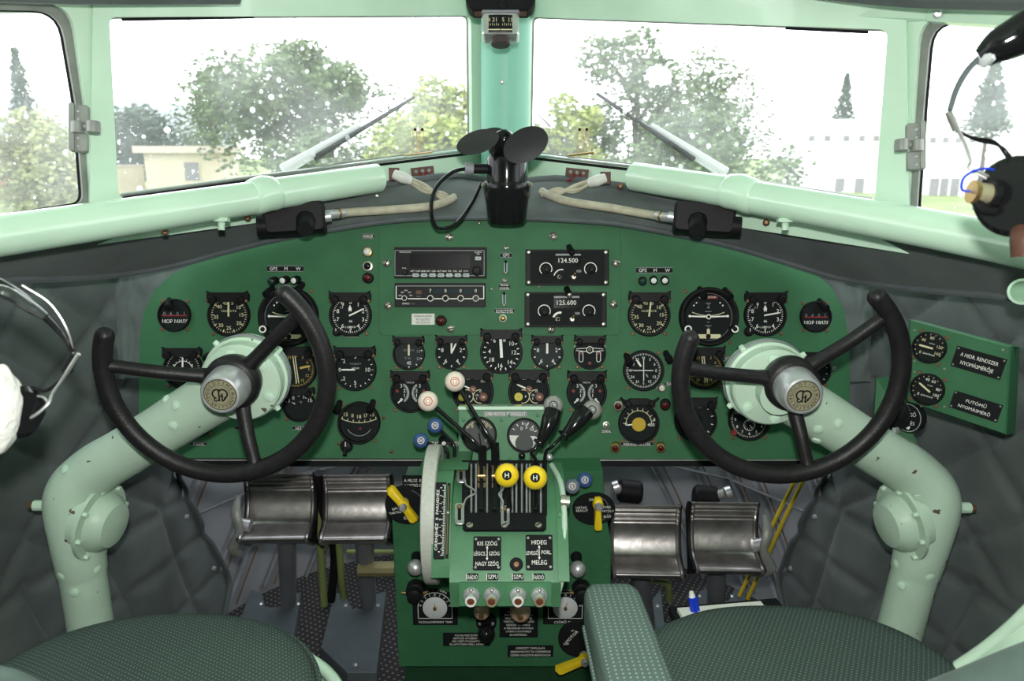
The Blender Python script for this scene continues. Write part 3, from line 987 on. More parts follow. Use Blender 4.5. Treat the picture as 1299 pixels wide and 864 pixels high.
def placard(px, py, w, h, lines, th=None, bgm=BLKM, fg=WHT, border=True, name='placard', parent=None, M=None, z=0.0, rot=0, sc=S, tw=.86):
    """a small lettered plate on the panel; w, h in photo pixels"""
    if M is None:
        x, y = L(px, py)
        if 481 < px < 787 and 290 < py < 425: z = .0022
        M_ = T((x, y, z)) @ RZ(rot); par = panel
    else: M_ = M; par = parent
    b = MB()
    b.rbox(0, 0, w * sc, h * sc, 0, 0.0009, bgm, r=0.0008)
    if border:
        e = 0.6 * sc
        for y_ in (-1, 1): b.line(-w / 2 * sc, y_ * (h / 2 * sc - e), w / 2 * sc, y_ * (h / 2 * sc - e), e * 1.3, GRYT, 0.0011)
    n = len(lines)
    for i, t in enumerate(lines):
        if not t: continue
        hh = (h / n * 0.55 if th is None else th) * sc
        full = glyphs(t)[2] * hh / 0.69
        mw = w * sc * tw
        b.text(t, 0, (n / 2 - i - .5) * h * sc / n * .9, hh, fg, 0.0013, w=min(full, mw))
    return b.build(name, par, M=M_)
placard(467, 300, 15, 7, ['MARKER'])
placard(362, 341, 46, 8, ['GPS     M      W'], th=4.2)
placard(830, 343, 46, 8, ['GPS     M      W'], th=4.2)
placard(642, 324, 14, 6.5, ['GPS'])
placard(640, 364, 14, 8.5, ['TRANS-', 'PONDER'])
placard(640, 394.5, 25, 6.5, ['EGYEZTETÉS'])
placard(537, 405, 29, 14, ['FÁBRIKNERÉK', 'RÖGZÍTÉS', 'FELOLDVA'], bgm=WHITEC, fg=BLKM, border=False)
placard(447, 426, 17, 4.5, ['ЛЕФТ'])
placard(970, 424, 17, 4.5, ['ЛЕФТ'])
placard(850, 457, 13, 5.5, ['GPS']); placard(850, 487, 13, 5.5, ['NAV']); placard(924, 455, 13, 6, ['VOR']); placard(921, 487, 13, 5.5, ['NAV'])
placard(410, 455, 12, 5.5, ['GPS']); placard(412, 483, 12, 5.5, ['NAV'])
placard(384, 543, 26, 5.5, ['HŰLŐ °C'])
placard(310, 543, 22, 5.5, ['VLE. BE'])
placard(252, 563, 20, 5.5, ['CSAPÓ'])
placard(808, 563, 40, 6.2, ['MARADÉK 130 LITER'])
placard(769, 547, 13, 4.5, ['SZIRÉNA'])
placard(571, 563, 75, 6, ['BAL OLDAL OLAJ KI'], th=3.6)
placard(1053, 467, 16, 4.5, ['ЛЕВ. КП'])

def lamp(px, py, r, lens, body=BLK, tilt=(10, -8), ln=0.016, name='indicator_lamp', label=None, ring=None):
    x, y = L(px, py)
    M_ = T((x, y, 0)) @ RX(tilt[0]) @ RY(tilt[1])
    rr = r * S
    b = MB(); b.lathe([(rr * 1.05, -0.003), (rr * 1.05, ln * .25), (rr, ln * .3), (rr, ln), (rr * .78, ln * 1.1)], body, 18)
    if ring: b.lathe([(rr * 1.35, 0), (rr * 1.35, ln * .18), (rr * 1.0, ln * .25)], ring, 18)
    o = b.build(name, panel, M=M_, label=label)
    b = MB(); b.ball((0, 0, ln * 1.02), rr * .74, lens, (1, 1, .6)); b.build('lens', o)
    return o
lamp(467, 320, 6.3, WLENS, BRASS, (0, 0), .010, label='marker lamp with white lens')
lamp(467, 338, 6.3, BLKG, SCR, (0, 0), .007, name='push_button')
lamp(467.5, 353, 6.6, REDLENS, BLK, (0, 0), .012, label='marker lamp with red lens')
for x0 in (349, 815):
    lamp(x0, 356, 5.2, GLENS); lamp(x0 + 14, 355, 5.2, WLENS); lamp(x0 + 28, 355, 5.2, WLENS)
lamp(560, 407, 6.8, REDLENS, BLK, (0, 0), .010)
lamp(638, 404, 5.0, BRASS, SCR, (0, 0), .006, name='push_button')
lamp(785, 513, 6.4, REDLENS, SCR, (8, -12)); lamp(844, 512, 6.4, REDLENS, BLK, (8, -12))
lamp(781, 566, 6.0, REDLENS, BRASS, (6, -10)); lamp(838, 566, 6.0, REDLENS, BRASS, (6, -10))
lamp(769, 539, 4.6, SCR, SCR, (0, 0), .005, name='push_button')
lamp(561, 558, 4.5, WLENS, BLK, (14, 14), .018); lamp(584, 553, 4.5, ALU, BLK, (14, 14), .018)
def dimmer(px, py, ang=20, r=4.6, ln=.024, name='gauge_lamp'):
    x, y = L(px, py)
    b = MB(); rr = r * S
    b.lathe([(rr * .9, -0.004), (rr * .9, ln * .5), (rr * 1.08, ln * .5), (rr * 1.08, ln * .96), (rr * .8, ln)], BLK, 14)
    b.build(name, panel, M=T((x, y, 0)) @ RZ(-ang) @ RX(38))
for q in ((215, 382, -25), (270, 447, 30), (322, 440, 40), (431, 512, 10), (473, 511, 10), (795, 452, -12), (845, 449, -18), (888, 368, -14), (920, 369, -18), (1040, 383, -20), (345, 366, 25), (383, 362, 25), (1002, 452, -20)):
    dimmer(*q)
def knob(px, py, r, mt=BLK, name='knob', ln=.012, parent=None, M=None):
    b = MB(); rr = r * S
    n = 22
    b.lathe([(rr * 1.2, 0), (rr * 1.2, ln * .2), (rr, ln * .25), (rr * .95, ln), (rr * .75, ln * 1.1)], mt, n)
    b.box((0, rr * .5, ln * 1.1), (rr * .14, rr * .8, .0006), WHT)
    x, y = L(px, py)
    return b.build(name, parent or panel, M=M or T((x, y, 0)))
knob(440, 566, 7); 
b = MB(); b.cyl((0, 0, 0.01), (0, -0.012, 0.018), 0.004, BLKG); b.build('knob_lever', panel, M=T((*L(440, 568), 0)))
for (x_, y0, y1) in ((641.5, 331, 348), (639.5, 371, 389)):
    b = MB()
    w_ = 4.4 * S
    b.rbox(0, 0, w_ * .9, (y1 - y0) * S, 0, .0012, SLIDE, r=.002)
    b.rbox(0, 0, w_ * .45, (y1 - y0) * S * .7, .0012, .0015, BLKM, r=.001)
    b.ball((0, -(y1 - y0) * S * .42, .004), w_ * .5, SCR); b.ball((0, (y1 - y0) * S * .42, .002), w_ * .45, BLK)
    b.build('slide_switch', panel, M=T((*L(x_, (y0 + y1) / 2), .0022)))

# ---- gauges
def pol(r, a): return (r * math.sin(math.radians(a)), r * math.cos(math.radians(a)))
def ticks(b, r, a0, a1, n, q0, q1, w, mt, z):
    for i in range(n + 1):
        a = a0 + (a1 - a0) * i / n
        x0, y0 = pol(q0 * r, a); x1, y1 = pol(q1 * r, a)
        b.line(x0, y0, x1, y1, w * r, mt, z)
def needle(b, r, a, ln, w, mt, z, tail=.15, shape='bar', x=0, y=0):
    d = Vector(pol(1, a)); n_ = Vector((d.y, -d.x))
    def P(t, o): q = Vector((x * r, y * r)) + d * (t * r) + n_ * (o * r); return (q.x, q.y)
    if shape == 'bar': pts = [P(-tail, -w / 2), P(-tail, w / 2), P(ln * .85, w / 2), P(ln, 0), P(ln * .85, -w / 2)]
    elif shape == 'fat': pts = [P(-tail, -w / 4), P(-tail, w / 4), P(ln * .3, w / 3), P(ln * .65, w / 2), P(ln, 0), P(ln * .65, -w / 2), P(ln * .3, -w / 3)]
    else: pts = [P(-tail, -w / 3), P(-tail, w / 3), P(ln, 0)]
    if Vector(pts[1]).to_3d().cross(Vector(pts[2]).to_3d()).z < -1e9: pts.reverse()
    area = sum(pts[i][0] * pts[(i + 1) % len(pts)][1] - pts[(i + 1) % len(pts)][0] * pts[i][1] for i in range(len(pts)))
    if area < 0: pts.reverse()
    b.prism(pts, z, z + .0008, mt)
ZF = .0030
def gauge(px, py, r, label, name='gauge', cat='gauge', ring=(), tk=(), txt=(), nd=(), bar=True, fn=None, dialmat=DIAL, M=None, s=S, group='instruments in the green panel', bw=1.0, screws=True, rim=BLK, depth=.009, hub=None, flat=1.0):
    """one round instrument: case rim, printed dial, needles, glass, lamp bar with two lamps, fixing screws"""
    M_ = M or (panelM @ T((*L(px, py), 0)))
    root = thing(name, M_, label, cat, group)
    R = r * s
    b = MB(); b.lathe([(R, -.002), (R, depth * .7), (R * .955, depth), (R * .90, depth), (R * .865, ZF)], rim, 40, caps=False)
    b.build('rim', root)
    b = MB(); b.disc(0, 0, R * .88, dialmat, ZF - .0002, 40)
    z = ZF + .0002
    for (a0, a1, n, q0, q1, w, mt) in tk: ticks(b, R, a0, a1, n, q0, q1, w, mt, z)
    for (t, a, q, h, mt) in ring:
        x, y = pol(q * R, a); b.text(t, x, y, h * R, mt, z)
    for (t, x, y, h, mt) in txt: b.text(t, x * R, y * R, h * R, mt, z)
    if fn: fn(b, R, z)
    b.build('dial', root)
    for q in nd:
        b = MB(); a, ln, w, mt, tail, shape = q[:6]
        xy = q[6] if len(q) > 6 else (0, 0)
        needle(b, R, a, ln, w, mt, z + .0012, tail, shape, *xy)
        b.build('needle', root)
    if hub:
        b = MB(); b.lathe([(R * hub, z + .001), (R * hub * .8, z + .003)], BLK, 16); b.build('needle_hub', root)
    b = MB(); b.disc(0, 0, R * .90, GGLASS, depth * .75, 32); b.build('glass', root)
    if bar:
        b = MB()
        w = 2 * R * .97 * bw; h = R * .44; y = R * .84
        b.rbox(0, y, w, h, 0, .013, BLK, r=h * .25, bev=.0015)
        for sx in (-1, 1):
            b.tube([(sx * w * .44, y + h * .42, .012), (sx * w * .50, y + h * .62, .014)], [R * .06, R * .04], BLK, 6, 1)
        b.build('lamp_bar', root)
        for sx in (-1, 1):
            b = MB(); b.lathe([(R * .20, 0), (R * .20, .007), (R * .17, .009), (R * .08, .0095)], BLK, 14, T((sx * w * .34, y - h * .25, .013)) @ RX(14)); b.build('lamp_cap', root)
            b = MB(); b.lathe([(R * .085, 0), (R * .085, .002), (R * .04, .003)], SCRB, 8, T((sx * w * .455, y - h * .42, .0125))); b.build('screw', root)
    if screws:
        for sx, sy in ((-1, -1), (1, -1)) + (() if bar else ((-1, 1), (1, 1))):
            b = MB(); b.lathe([(2.5 * s, 0), (2.5 * s, .001), (1.6 * s, .002)], SCRB, 10, T((sx * R * .76, sy * R * .86, 0))); b.build('screw', root)
    return root

W = WHT; Cm = CREAM
spd = [('5', 16), ('10', 52), ('15', 88), ('20', 128), ('25', 180), ('30', 218), ('35', 262), ('40', 312), ('45', 344)]
def airspeed(px, py, r, ang, label):
    return gauge(px, py, r, label, ring=[(t, a, .60, .17, Cm) for t, a in spd], tk=[(0, 352, 44, .76, .84, .022, Cm), (16, 344, 9, .70, .84, .035, Cm)],
                 txt=[('СКОРОСТЬ', 0, .20, .09, Cm)], nd=[(ang, .78, .075, Cm, .06, 'bar')])
airspeed(291, 400, 27, 0, 'airspeed gauge with cream numbers 5 to 45, immediately left of the wheel-hidden attitude indicator')
airspeed(823, 400, 27, 7, 'airspeed gauge with cream numbers 5 to 45, left of the uncovered attitude indicator')

def alt(px, py, a1, label):
    r_ = [(str(k), k * 36, .62, .19, W) for k in range(10)]
    return gauge(px, py, 27, label, ring=r_, tk=[(0, 352.8, 49, .77, .84, .025, W), (0, 324, 9, .72, .84, .04, W)],
                 txt=[('46', 0, -.28, .12, W), ('1.1', -.42, .36, .1, W), ('L.QNH.D', 0, -.56, .09, W)],
                 nd=[(a1, .74, .07, W, .06, 'bar'), (-2, .48, .16, W, -.2, 'fat')])
alt(445, 400, 64, 'white-on-black altimeter whose needle points to 2, right of the left wheel rim')
alt(970, 400, 80, 'white-on-black altimeter, right of the uncovered attitude indicator')
for px, py in ((428, 421), (949, 421)):
    o = knob(px, py, 5, BLK, 'setting_knob')

def odo(px, py, r, label):
    def fn(b, R, z):
        b.line(-R * .74, -R * .02, R * .76, -R * .02, R * .085, RED, z + .0002)
        for i, t in enumerate('0601'): b.text(t, R * (-.6 + .4 * i), R * .10, R * .2, GRYT, z)
    gauge(px, py, r, label, name='distance_counter', cat='gauge', txt=[('МОР МИЛЯ', .06, -.36, .20, W)], bar=False, fn=fn)
odo(222, 400, 21, 'small nautical mile counter with red line at the left end of the panel')
odo(1034, 402, 20, 'small nautical mile counter with red line at the right end of the panel')

def attitude(px, py, r, label):
    def fn(b, R, z):
        b.arc(0, 0, R * .80, 0, 360, R * .02, GRYT, z, 48)
        b.line(-R * .22, R * .66, R * .32, R * .66, R * .11, RED, z); b.disc(-R * .27, R * .66, R * .04, W, z, 10)
        b.text('АРРЕТИР', R * .06, R * .66, R * .06, W, z + .0002)
        for a in (-52, -40, 40, 52):
            x, y = pol(R * .62, a); b.disc(x, y, R * .028, W, z, 8)
        for y, w in ((.46, .18), (.30, .10), (.18, .22), (-.18, .1), (-.30, .22), (-.42, .1)):
            b.line(-w / 2 * R, y * R, w / 2 * R, y * R, R * .02, GRYT, z)
        b.text('2', 0, R * .38, R * .13, GRYT, z); b.text('2', 0, -R * .36, R * .1, GRYT, z)
        b.arc(0, R * 1.38, R * 1.34, 156, 204, R * .022, Cm, z, 20)
        b.rbox(-.22 * R, -.66 * R, .40 * R, .14 * R, z, z + .0006, Cm, r=.05 * R); b.rbox(.22 * R, -.66 * R, .40 * R, .14 * R, z, z + .0006, Cm, r=.05 * R)
        b.rbox(0, -.52 * R, .10 * R, .22 * R, z, z + .0008, Cm, r=.03 * R); b.disc(0, -.66 * R, R * .085, BLKM, z + .0009, 14)
    g = gauge(px, py, r, label, name='attitude_indicator', cat='gauge', bar=False, fn=fn, depth=.016)
    R = r * S
    b = MB()
    b.line(-R * .62, R * .02, -R * .08, R * .0, R * .05, W, .006); b.line(R * .08, R * .0, R * .62, R * .02, R * .05, W, .006)
    b.disc(0, 0, R * .09, BLKM, .0062, 14); b.arc(0, 0, R * .07, 0, 360, R * .035, W, .0064, 16)
    for sx in (-1, 1): b.disc(sx * R * .64, R * .02, R * .045, W, .0062, 8)
    b.build('aeroplane_symbol', g)
    b = MB(); b.lathe([(R * .80, .010), (R * .80, .004)], BLK, 40, caps=False); b.lathe([(R * .90, .0155), (R * .80, .010)], BLK, 40, caps=False); b.build('inner_ring', g)
    b = MB(); b.lathe([(R * .14, 0), (R * .14, .014), (R * .10, .017)], BLK, 16, T((-R * .76, -R * .42, .006))); b.arc(-R * .76, -R * .42, R * .10, 0, 360, R * .045, W, .0235, 20); b.build('caging_knob', g)
    b = MB(); b.lathe([(R * .14, 0), (R * .14, .014), (R * .10, .017)], BLK, 16, T((R * .80, -R * .42, .006))); b.arc(R * .80, -R * .42, R * .10, 0, 270, R * .045, W, .0235, 20)
    b.build('caging_knob', g)
attitude(367, 402, 38, 'large attitude indicator half hidden behind the upper end of the left wheel')
attitude(898, 402, 37.5, 'large attitude indicator standing clear between the right-hand airspeed gauge and altimeter')

gauge(233, 468, 25, 'instrument with small inner dial, partly behind the left wheel spoke at the panel edge',
      tk=[(-130, 130, 30, .76, .84, .02, W)], fn=lambda b, R, z: (b.arc(0, -R * .1, R * .50, -100, 100, R * .03, W, z), ticks(b, R, -90, 90, 8, .42, .52, .02, W, z)),
      ring=[('5', 70, .50, .13, W), ('5', -70, .50, .13, W), ('1', 90, .72, .12, W), ('4', -12, .62, .13, W)], nd=[(0, .62, .08, W, .05, 'bar')])
def compassdial(mt, letters=True):
    def fn(b, R, z):
        for k in range(12):
            x, y = pol(.62 * R, k * 30); b.text(str(k * 3) if k % 3 else 'NESW'[k // 3], x, y, R * .13, mt, z, rot=0)
        ticks(b, R, 0, 355, 71, .78, .84, .02, mt, z); ticks(b, R, 0, 350, 35, .74, .84, .025, mt, z)
    return fn
def rmi(px, py, r, label):
    g = gauge(px, py, r, label, name='radio_compass', fn=compassdial(AMB), nd=[(172, .72, .04, Cm, .74, 'bar', (-.05, 0)), (172, .72, .04, Cm, .74, 'bar', (.05, 0)), (78, .72, .10, AMB, -.2, 'bar')])
rmi(376, 468, 27, 'amber radio compass inside the left wheel, right of the column hub')
rmi(893, 468, 26, 'amber radio compass crossed by the left spoke of the right wheel')
def vsi(px, py, r, label):
    gauge(px, py, r, label, ring=[('5', 0, .62, .19, W), ('10', 90, .6, .19, W), ('5', 180, .62, .19, W), ('2', 308, .66, .17, W), ('2', 232, .66, .17, W), ('0', 270, .72, .17, W)],
          tk=[(90, 232, 8, .76, .84, .03, W), (-52, 90, 8, .76, .84, .03, W)], txt=[('ПОДЪЁМ', .02, .28, .08, GRYT), ('м/сек', .02, .08, .09, W)], nd=[(270, .68, .07, W, .0, 'bar')])
vsi(451, 469, 27, 'climb rate gauge with numbers 10, 5 and 2 beside the left wheel rim')
vsi(957, 469, 25, 'climb rate gauge mostly hidden behind the green hub of the right column')
gauge(380, 514, 21, 'small oil temperature gauge low inside the left wheel', ring=[('0', -38, .56, .2, W), ('5', -2, .62, .2, W), ('10', 36, .62, .2, W), ('15', 66, .72, .2, W), ('5', -66, .66, .18, W)],
      tk=[(-75, 72, 8, .78, .86, .04, W)], txt=[('°C', .1, .18, .1, W)], nd=[(-68, .5, .10, W, -.25, 'tri')])
def arcscale(b, R, z):
    b.arc(0, R * 2.0, R * 2.0, 155, 205, R * .03, Cm, z, 20)
    for i, t in enumerate(('15', '', '10', '', '', '', '15')):
        a = 157 + i * 7.7; x, y = pol(2.0 * R, 360 - a)
        b.line(x * -1, y + R * 2.0, x * -1, y + R * 2.12, R * .03, Cm, z)
    for i, t in enumerate(('15', 'II', '18', 'I7', '15')): b.text(t, R * (-.62 + .31 * i), R * (.36 - .10 * (1 - abs(i - 2) / 2) + .02), R * .17, Cm, z)
    b.disc(R * .05, -R * .28, R * .06, RED, z, 10)
    b.arc(0, 0, R * .62, 120, 240, R * .035, GRYT, z)
gauge(456, 536, 27, 'black turn indicator with curved cream scale at the lower right of the left wheel', bar=False, fn=arcscale, depth=.014)
gauge(312, 512, 20, 'small dark gauge with red mark below the left column hub', bar=False, fn=lambda b, R, z: (b.prism([(-R * .4, R * .2), (R * .4, R * .2), (0, R * .5)][::1], z, z + .0004, RED), b.line(-R * .7, -.1 * R, R * .7, -.1 * R, R * .04, GRYT, z)))
gauge(250, 532, 22, 'small dark gauge almost hidden behind the left column tube', bar=False, tk=[(-130, 130, 10, .74, .84, .04, W)], nd=[(40, .7, .07, W, .1, 'bar')])
# middle block
gauge(519, 449, 20.5, 'cooling temperature gauge reading up to 45, first in the row under the radios', ring=[('15', 75, .62, .18, GRYT), ('30', 117, .66, .18, GRYT), ('45', 180, .56, .2, W)], tk=[(75, 180, 3, .76, .86, .05, W)],
      txt=[('ВОЗДУХ', 0, .22, .11, GRYT), ('°С 50', -.1, -.26, .12, GRYT)], nd=[(0, .62, .11, Cm, .1, 'bar')], dialmat=mat('dial_reflection_haze', (.010, .016, .018), .6, spec=.2))  # bluish haze on the glass put into the dial colour
r10 = [('0', 0, .60, .2, W), ('2', 72, .60, .24, W), ('4', 144, .60, .24, W), ('6', 216, .60, .24, W), ('8', 288, .60, .24, W)]
gauge(573, 448, 20.5, 'small gauge numbered 0 to 8 with two needles parted, left of the big centre dial', ring=r10, tk=[(0, 324, 9, .74, .86, .06, W)], nd=[(0, .72, .10, W, .02, 'bar'), (25, .72, .10, W, .02, 'bar')])
gauge(694, 448, 20.5, 'small gauge numbered 0 to 8 with needle straight up, right of the big centre dial', ring=r10, tk=[(0, 324, 9, .74, .86, .06, W)], nd=[(0, .72, .13, W, .02, 'bar')], dialmat=mat('dial_reflection_haze', (.012, .017, .018), .6, spec=.2))  # dial tinted to carry the hazy reflection on its glass
gauge(636, 447, 27, 'large rev counter numbered 4 to 18 in the middle of the panel', ring=[('6', 330, .64, .19, W), ('8', 14, .60, .19, W), ('10', 50, .64, .19, W), ('12', 90, .60, .19, W), ('14', 138, .62, .19, W), ('16', 184, .62, .19, W), ('18', 232, .56, .19, W), ('4', 275, .56, .19, W)],
      tk=[(-10, 340, 20, .74, .85, .045, W)], nd=[(-3, .72, .13, W, .25, 'bar')])
def gear(b, R, z):
    b.arc(0, 0, R * 0.001, 0, 1, .00001, W, z)
    for s in (-1, 1):
        b.line(s * R * .2, R * .32, s * R * .86, R * .26, R * .035, W, z); b.line(s * R * .2, R * .10, s * R * .86, R * .16, R * .035, W, z); b.arc(s * R * .82, R * .36, R * .12, 0 if s > 0 else 180, 180 if s > 0 else 360, R * .04, W, z)
        b.line(s * R * .86, R * .26, s * R * .86, R * .16, R * .035, W, z)
        x = s * R * .54
        for dx in (-.12, .12): b.line(x + dx * R, -R * .02, x + dx * R, -R * .42, R * .035, W, z)
        b.arc(x, -R * .02, R * .12, -90, 90, R * .035, W, z); b.arc(x, -R * .42, R * .12, 90, 270, R * .035, W, z)
        b.disc(x, -R * .02, R * .08, RED, z, 10)
    b.arc(0, R * .2, R * .20, 0, 360, R * .045, W, z); b.text('П', 0, R * .2, R * .16, Cm, z)
    b.disc(0, -R * .62, R * .10, RED, z, 10)
gauge(748, 448, 20.5, 'undercarriage position gauge drawn with a white aeroplane outline', name='undercarriage_indicator', fn=gear)
def dbl(b, R, z):
    for s in (-1, 1):
        b.arc(s * R * .62, -R * .02, R * .50, 218 if s > 0 else 36, 322 if s > 0 else 142, R * .13, GRYT, z, 20)
        b.arc(s * R * .62, -R * .02, R * .52, 216 if s > 0 else 30, 324 if s > 0 else 144, R * .03, W, z, 20)
        for i, t in enumerate(('3', '2', '1', '0')):
            x = s * R * (.46, .30, .30, .46)[i]; b.text(t, x, R * (.34, .10, -.14, -.36)[i], R * .17, W, z)
        b.disc(s * R * .66, R * .08, R * .08, RED, z, 10)
        b.line(s * R * .40, -R * .30, s * R * .62, -R * .52, R * .06, W, z)
    b.text('ДАВЛЕНИЕ', 0, R * .62, R * .07, W, z); b.text('МАСЛА', 0, R * .50, R * .07, W, z)
gauge(521, 498, 25.5, 'twin-scale pressure gauge at the left end of the third row, above the white lever knob', name='twin_pressure_gauge', fn=dbl)
gauge(744, 498, 25.5, 'twin-scale pressure gauge at the right end of the third row, above the grey lever grip', name='twin_pressure_gauge', fn=dbl)
def tri(b, R, z):
    b.text('°C', 0, R * .12, R * .12, W, z + .0006); b.disc(0, R * .12, R * .17, ORNG, z + .0003, 18)
    b.disc(-R * .50, -R * .24, R * .20, YDIAL, z + .0003, 18); b.disc(R * .50, -R * .24, R * .20, ORNG, z + .0003, 18)
    b.text('15', -R * .5, -R * .24, R * .13, GRYT, z + .0005); b.text('16', R * .5, -R * .24, R * .13, W, z + .0005)
    b.arc(-R * .30, -R * .22, R * .32, -10, 190, R * .035, Cm, z); b.arc(R * .34, -R * .22, R * .32, 170, 370, R * .035, Cm, z)
    b.text('15', R * .36, R * .02, R * .10, W, z); b.text('10', R * .2, -R * .16, R * .10, W, z); b.text('5', R * .18, -R * .32, R * .10, W, z); b.text('8', -R * .16, -R * .22, R * .10, W, z)
for px, lb in ((600, 'left three-in-one engine gauge with an orange and a yellow spot, behind the upper white knob'), (671, 'right three-in-one engine gauge with a bright yellow spot, behind the left grey grip')):
    gauge(px, 497, 26.5, lb, name='engine_gauge', fn=tri, ring=[('50', -18, .68, .13, W), ('100', 16, .68, .13, W), ('150', 44, .72, .13, W)], nd=[(-66, .66, .07, W, -.18, 'bar', (0, .1))])
# right block
gauge(816, 470, 26, 'white-on-black gyro compass with an aeroplane pointer left of the right wheel rim', name='gyro_compass', bar=False, fn=compassdial(W), nd=[(-33, .70, .11, W, -.25, 'fat'), (0, .62, .035, W, .5, 'bar'), (90, .5, .035, W, .5, 'bar'), (147, .4, .07, GRYT, -.2, 'bar')])
knob(838, 492, 4.6, SCR, 'setting_knob', .014)
gauge(1031, 470, 22, 'dark gauge behind the upper spoke of the right wheel', tk=[(-130, 130, 10, .74, .84, .04, W)], nd=[(-20, .6, .07, W, .1, 'bar')])
def fuel(b, R, z):
    b.disc(0, -.05 * R, R * .34, mat('yellow_hub', (.45, .30, .02), .5), z + .0004, 24)
    b.arc(0, 0, R * .62, -95, 95, R * .03, Cm, z, 30)
g = gauge(810, 537, 26, 'fuel gauge with a round yellow centre under the gyro compass', name='fuel_gauge', bar=False, fn=fuel, ring=[('0', -92, .62, .16, W), ('400', 96, .60, .16, W), ('8', 76, .78, .14, W)], tk=[(-90, 80, 8, .62, .76, .03, Cm)], nd=[(-98, .62, .06, W, -.34, 'bar')], screws=True)
b = MB(); b.rbox(0, .041, .042, .012, 0, .012, BLK, r=.005, bev=.002)
for s in (-1, 1): b.lathe([(.0065, 0), (.0065, .018), (.004, .02)], BLK, 12, T((s * .022, .038, 0))); b.tube([(s * .028, .042, .012), (s * .036, .049, .014)], [.003, .002], BLK, 6, 1)
b.build('lamp_bar', g)
g = gauge(882, 533, 27, 'black selector dial behind the left rim of the right wheel', tk=[(20, 160, 5, .74, .86, .03, W)], txt=[('OFF', .2, .62, .09, W)], nd=[(150, .5, .07, W, .1, 'bar')], hub=.3)
def clockf(b, R, z):
    for k in range(12):
        x, y = pol(.66 * R, k * 30); b.text(str(k or 12), x, y, R * .13, W, z)
    ticks(b, R, 0, 354, 59, .78, .85, .018, W, z)
    for yy in (.30, -.26):
        b.arc(0, yy * R, R * .26, 0, 360, R * .02, W, z); 
        for k in range(12):
            x, y = pol(.21 * R, k * 30); b.line(x, y + yy * R, x * .8, y * .8 + yy * R, R * .02, W, z)
g = gauge(950, 532, 27, 'cockpit clock with two small subdials below the right column hub', name='clock', cat='clock', fn=clockf, nd=[(60, .62, .04, W, .1, 'bar'), (100, .4, .05, W, .05, 'bar'), (140, .22, .05, W, 0, 'bar', (0, -.26))])
b = MB(); b.lathe([(.005, 0), (.005, .008)], RED, 12, T((-.031, -.024, .004))); b.build('winding_knob', g, label='small red knob')

# ---- avionics boxes
def radio_box(px, py, w, h, label, name, cat='radio'):
    root = thing(name, panelM @ T((*L(px, py), .0022)), label, cat)
    b = MB(); b.rbox(0, 0, w * S, h * S, -.02, .012, BLK, r=.001, bev=.001)
    return root, b
k = S
g, b = radio_box(559.5, 334, 116, 39, 'black avionics unit with wide blank screen and row of pale buttons', 'satellite_navigator', 'radio')
z = .0122
for y in (15, -16.5): b.line(-57 * k, y * k, 55 * k, y * k, .9 * k, GRYT, z)
b.line(55 * k, 15 * k, 55 * k, -16.5 * k, .9 * k, GRYT, z); b.line(-57 * k, 15 * k, -57 * k, -16.5 * k, .9 * k, GRYT, z)
b.text('BENDIX/KING', -44 * k, 13 * k, 1.6 * k, W, z); b.text('KLN 89B', 47.5 * k, 12.8 * k, 1.6 * k, W, z); b.text('GPS', 47.5 * k, 10.6 * k, 1.6 * k, W, z); b.text('PULL', -45 * k, -7 * k, 1.7 * k, W, z)
for i, t in enumerate(('APT', 'VOR', 'NDB', 'INT', 'USR', 'ACT', 'NAV', 'FPL', 'CAL', 'SET', 'OTH')): b.text(t, (-35 + 6.7 * i) * k, -10.8 * k, 2 * k, W, z)
b.build('case', g)
b = MB(); b.rbox(-.5 * k, 2 * k, 76 * k, 18 * k, .012, .0126, SCREEN); b.build('screen', g)
for i, t in enumerate(('MSG', 'OBS', 'ALT', 'NRST', 'D', 'CLR', 'ENT')):
    b = MB(); b.rbox(0, 0, 7.6 * k, 4.6 * k, 0, .002, BTN, r=.0012, bev=.0004); b.text(t, 0, 0, 1.9 * k, BLKM, .0022); b.build('button', g, M=T(((-31 + 10.6 * i) * k, -16 * k, .012)))
b = MB(); b.rbox(0, 0, 7.6 * k, 4.6 * k, 0, .002, BTN, r=.0012, bev=.0004); b.text('CRSR', 0, 0, 1.7 * k, BLKM, .0022); b.build('button', g, M=T((47.5 * k, 5 * k, .012)))
b = MB(); b.lathe([(6 * k, 0), (6 * k, .008), (5 * k, .009), (4.4 * k, .009), (4.2 * k, .018), (3.4 * k, .019)], BLK, 24); b.build('knob', g, M=T((46 * k, -11 * k, .012)))
b = MB(); b.lathe([(3.4 * k, 0), (3.2 * k, .010), (2.6 * k, .011)], BLK, 18); b.build('knob', g, M=T((-44 * k, -13 * k, .012)))
g, b = radio_box(559, 374.5, 114, 30, 'black transponder with four white digits 7 0 0 0 and round selectors', 'transponder')
b.line(-55 * k, 11 * k, 55 * k, 11 * k, 1.1 * k, GRYT, z); b.line(-55 * k, 11 * k, -55 * k, -5 * k, 1.1 * k, W, z); b.line(55 * k, 11 * k, 55 * k, -5 * k, 1.1 * k, W, z); b.line(-55 * k, -5 * k, 55 * k, -5 * k, 1.1 * k, W, z)
for i in range(4):
    x = (-12 + 19 * i) * k
    b.text('7000'[i], x, 5 * k, 4 * k, W, z + .0002); b.disc(x, -4.5 * k, 4.4 * k, BLKM, z + .0002, 18); b.arc(x, -4.5 * k, 3.6 * k, 0, 360, .8 * k, W, z + .0004)
for i in range(3): b.rbox((-2.5 + 19 * i) * k, 4.5 * k, 11 * k, 5.5 * k, .012, .0123, mat('smoked_window', (.008, .022, .03), .5, spec=.1))
for t, x, y in (('SBY', -47, 3), ('OFF', -50, -1), ('ON', -43, 5.5), ('ALT', -38, 3), ('TST', -36.5, -1)): b.text(t, x * k, y * k, 1.8 * k, W, z)
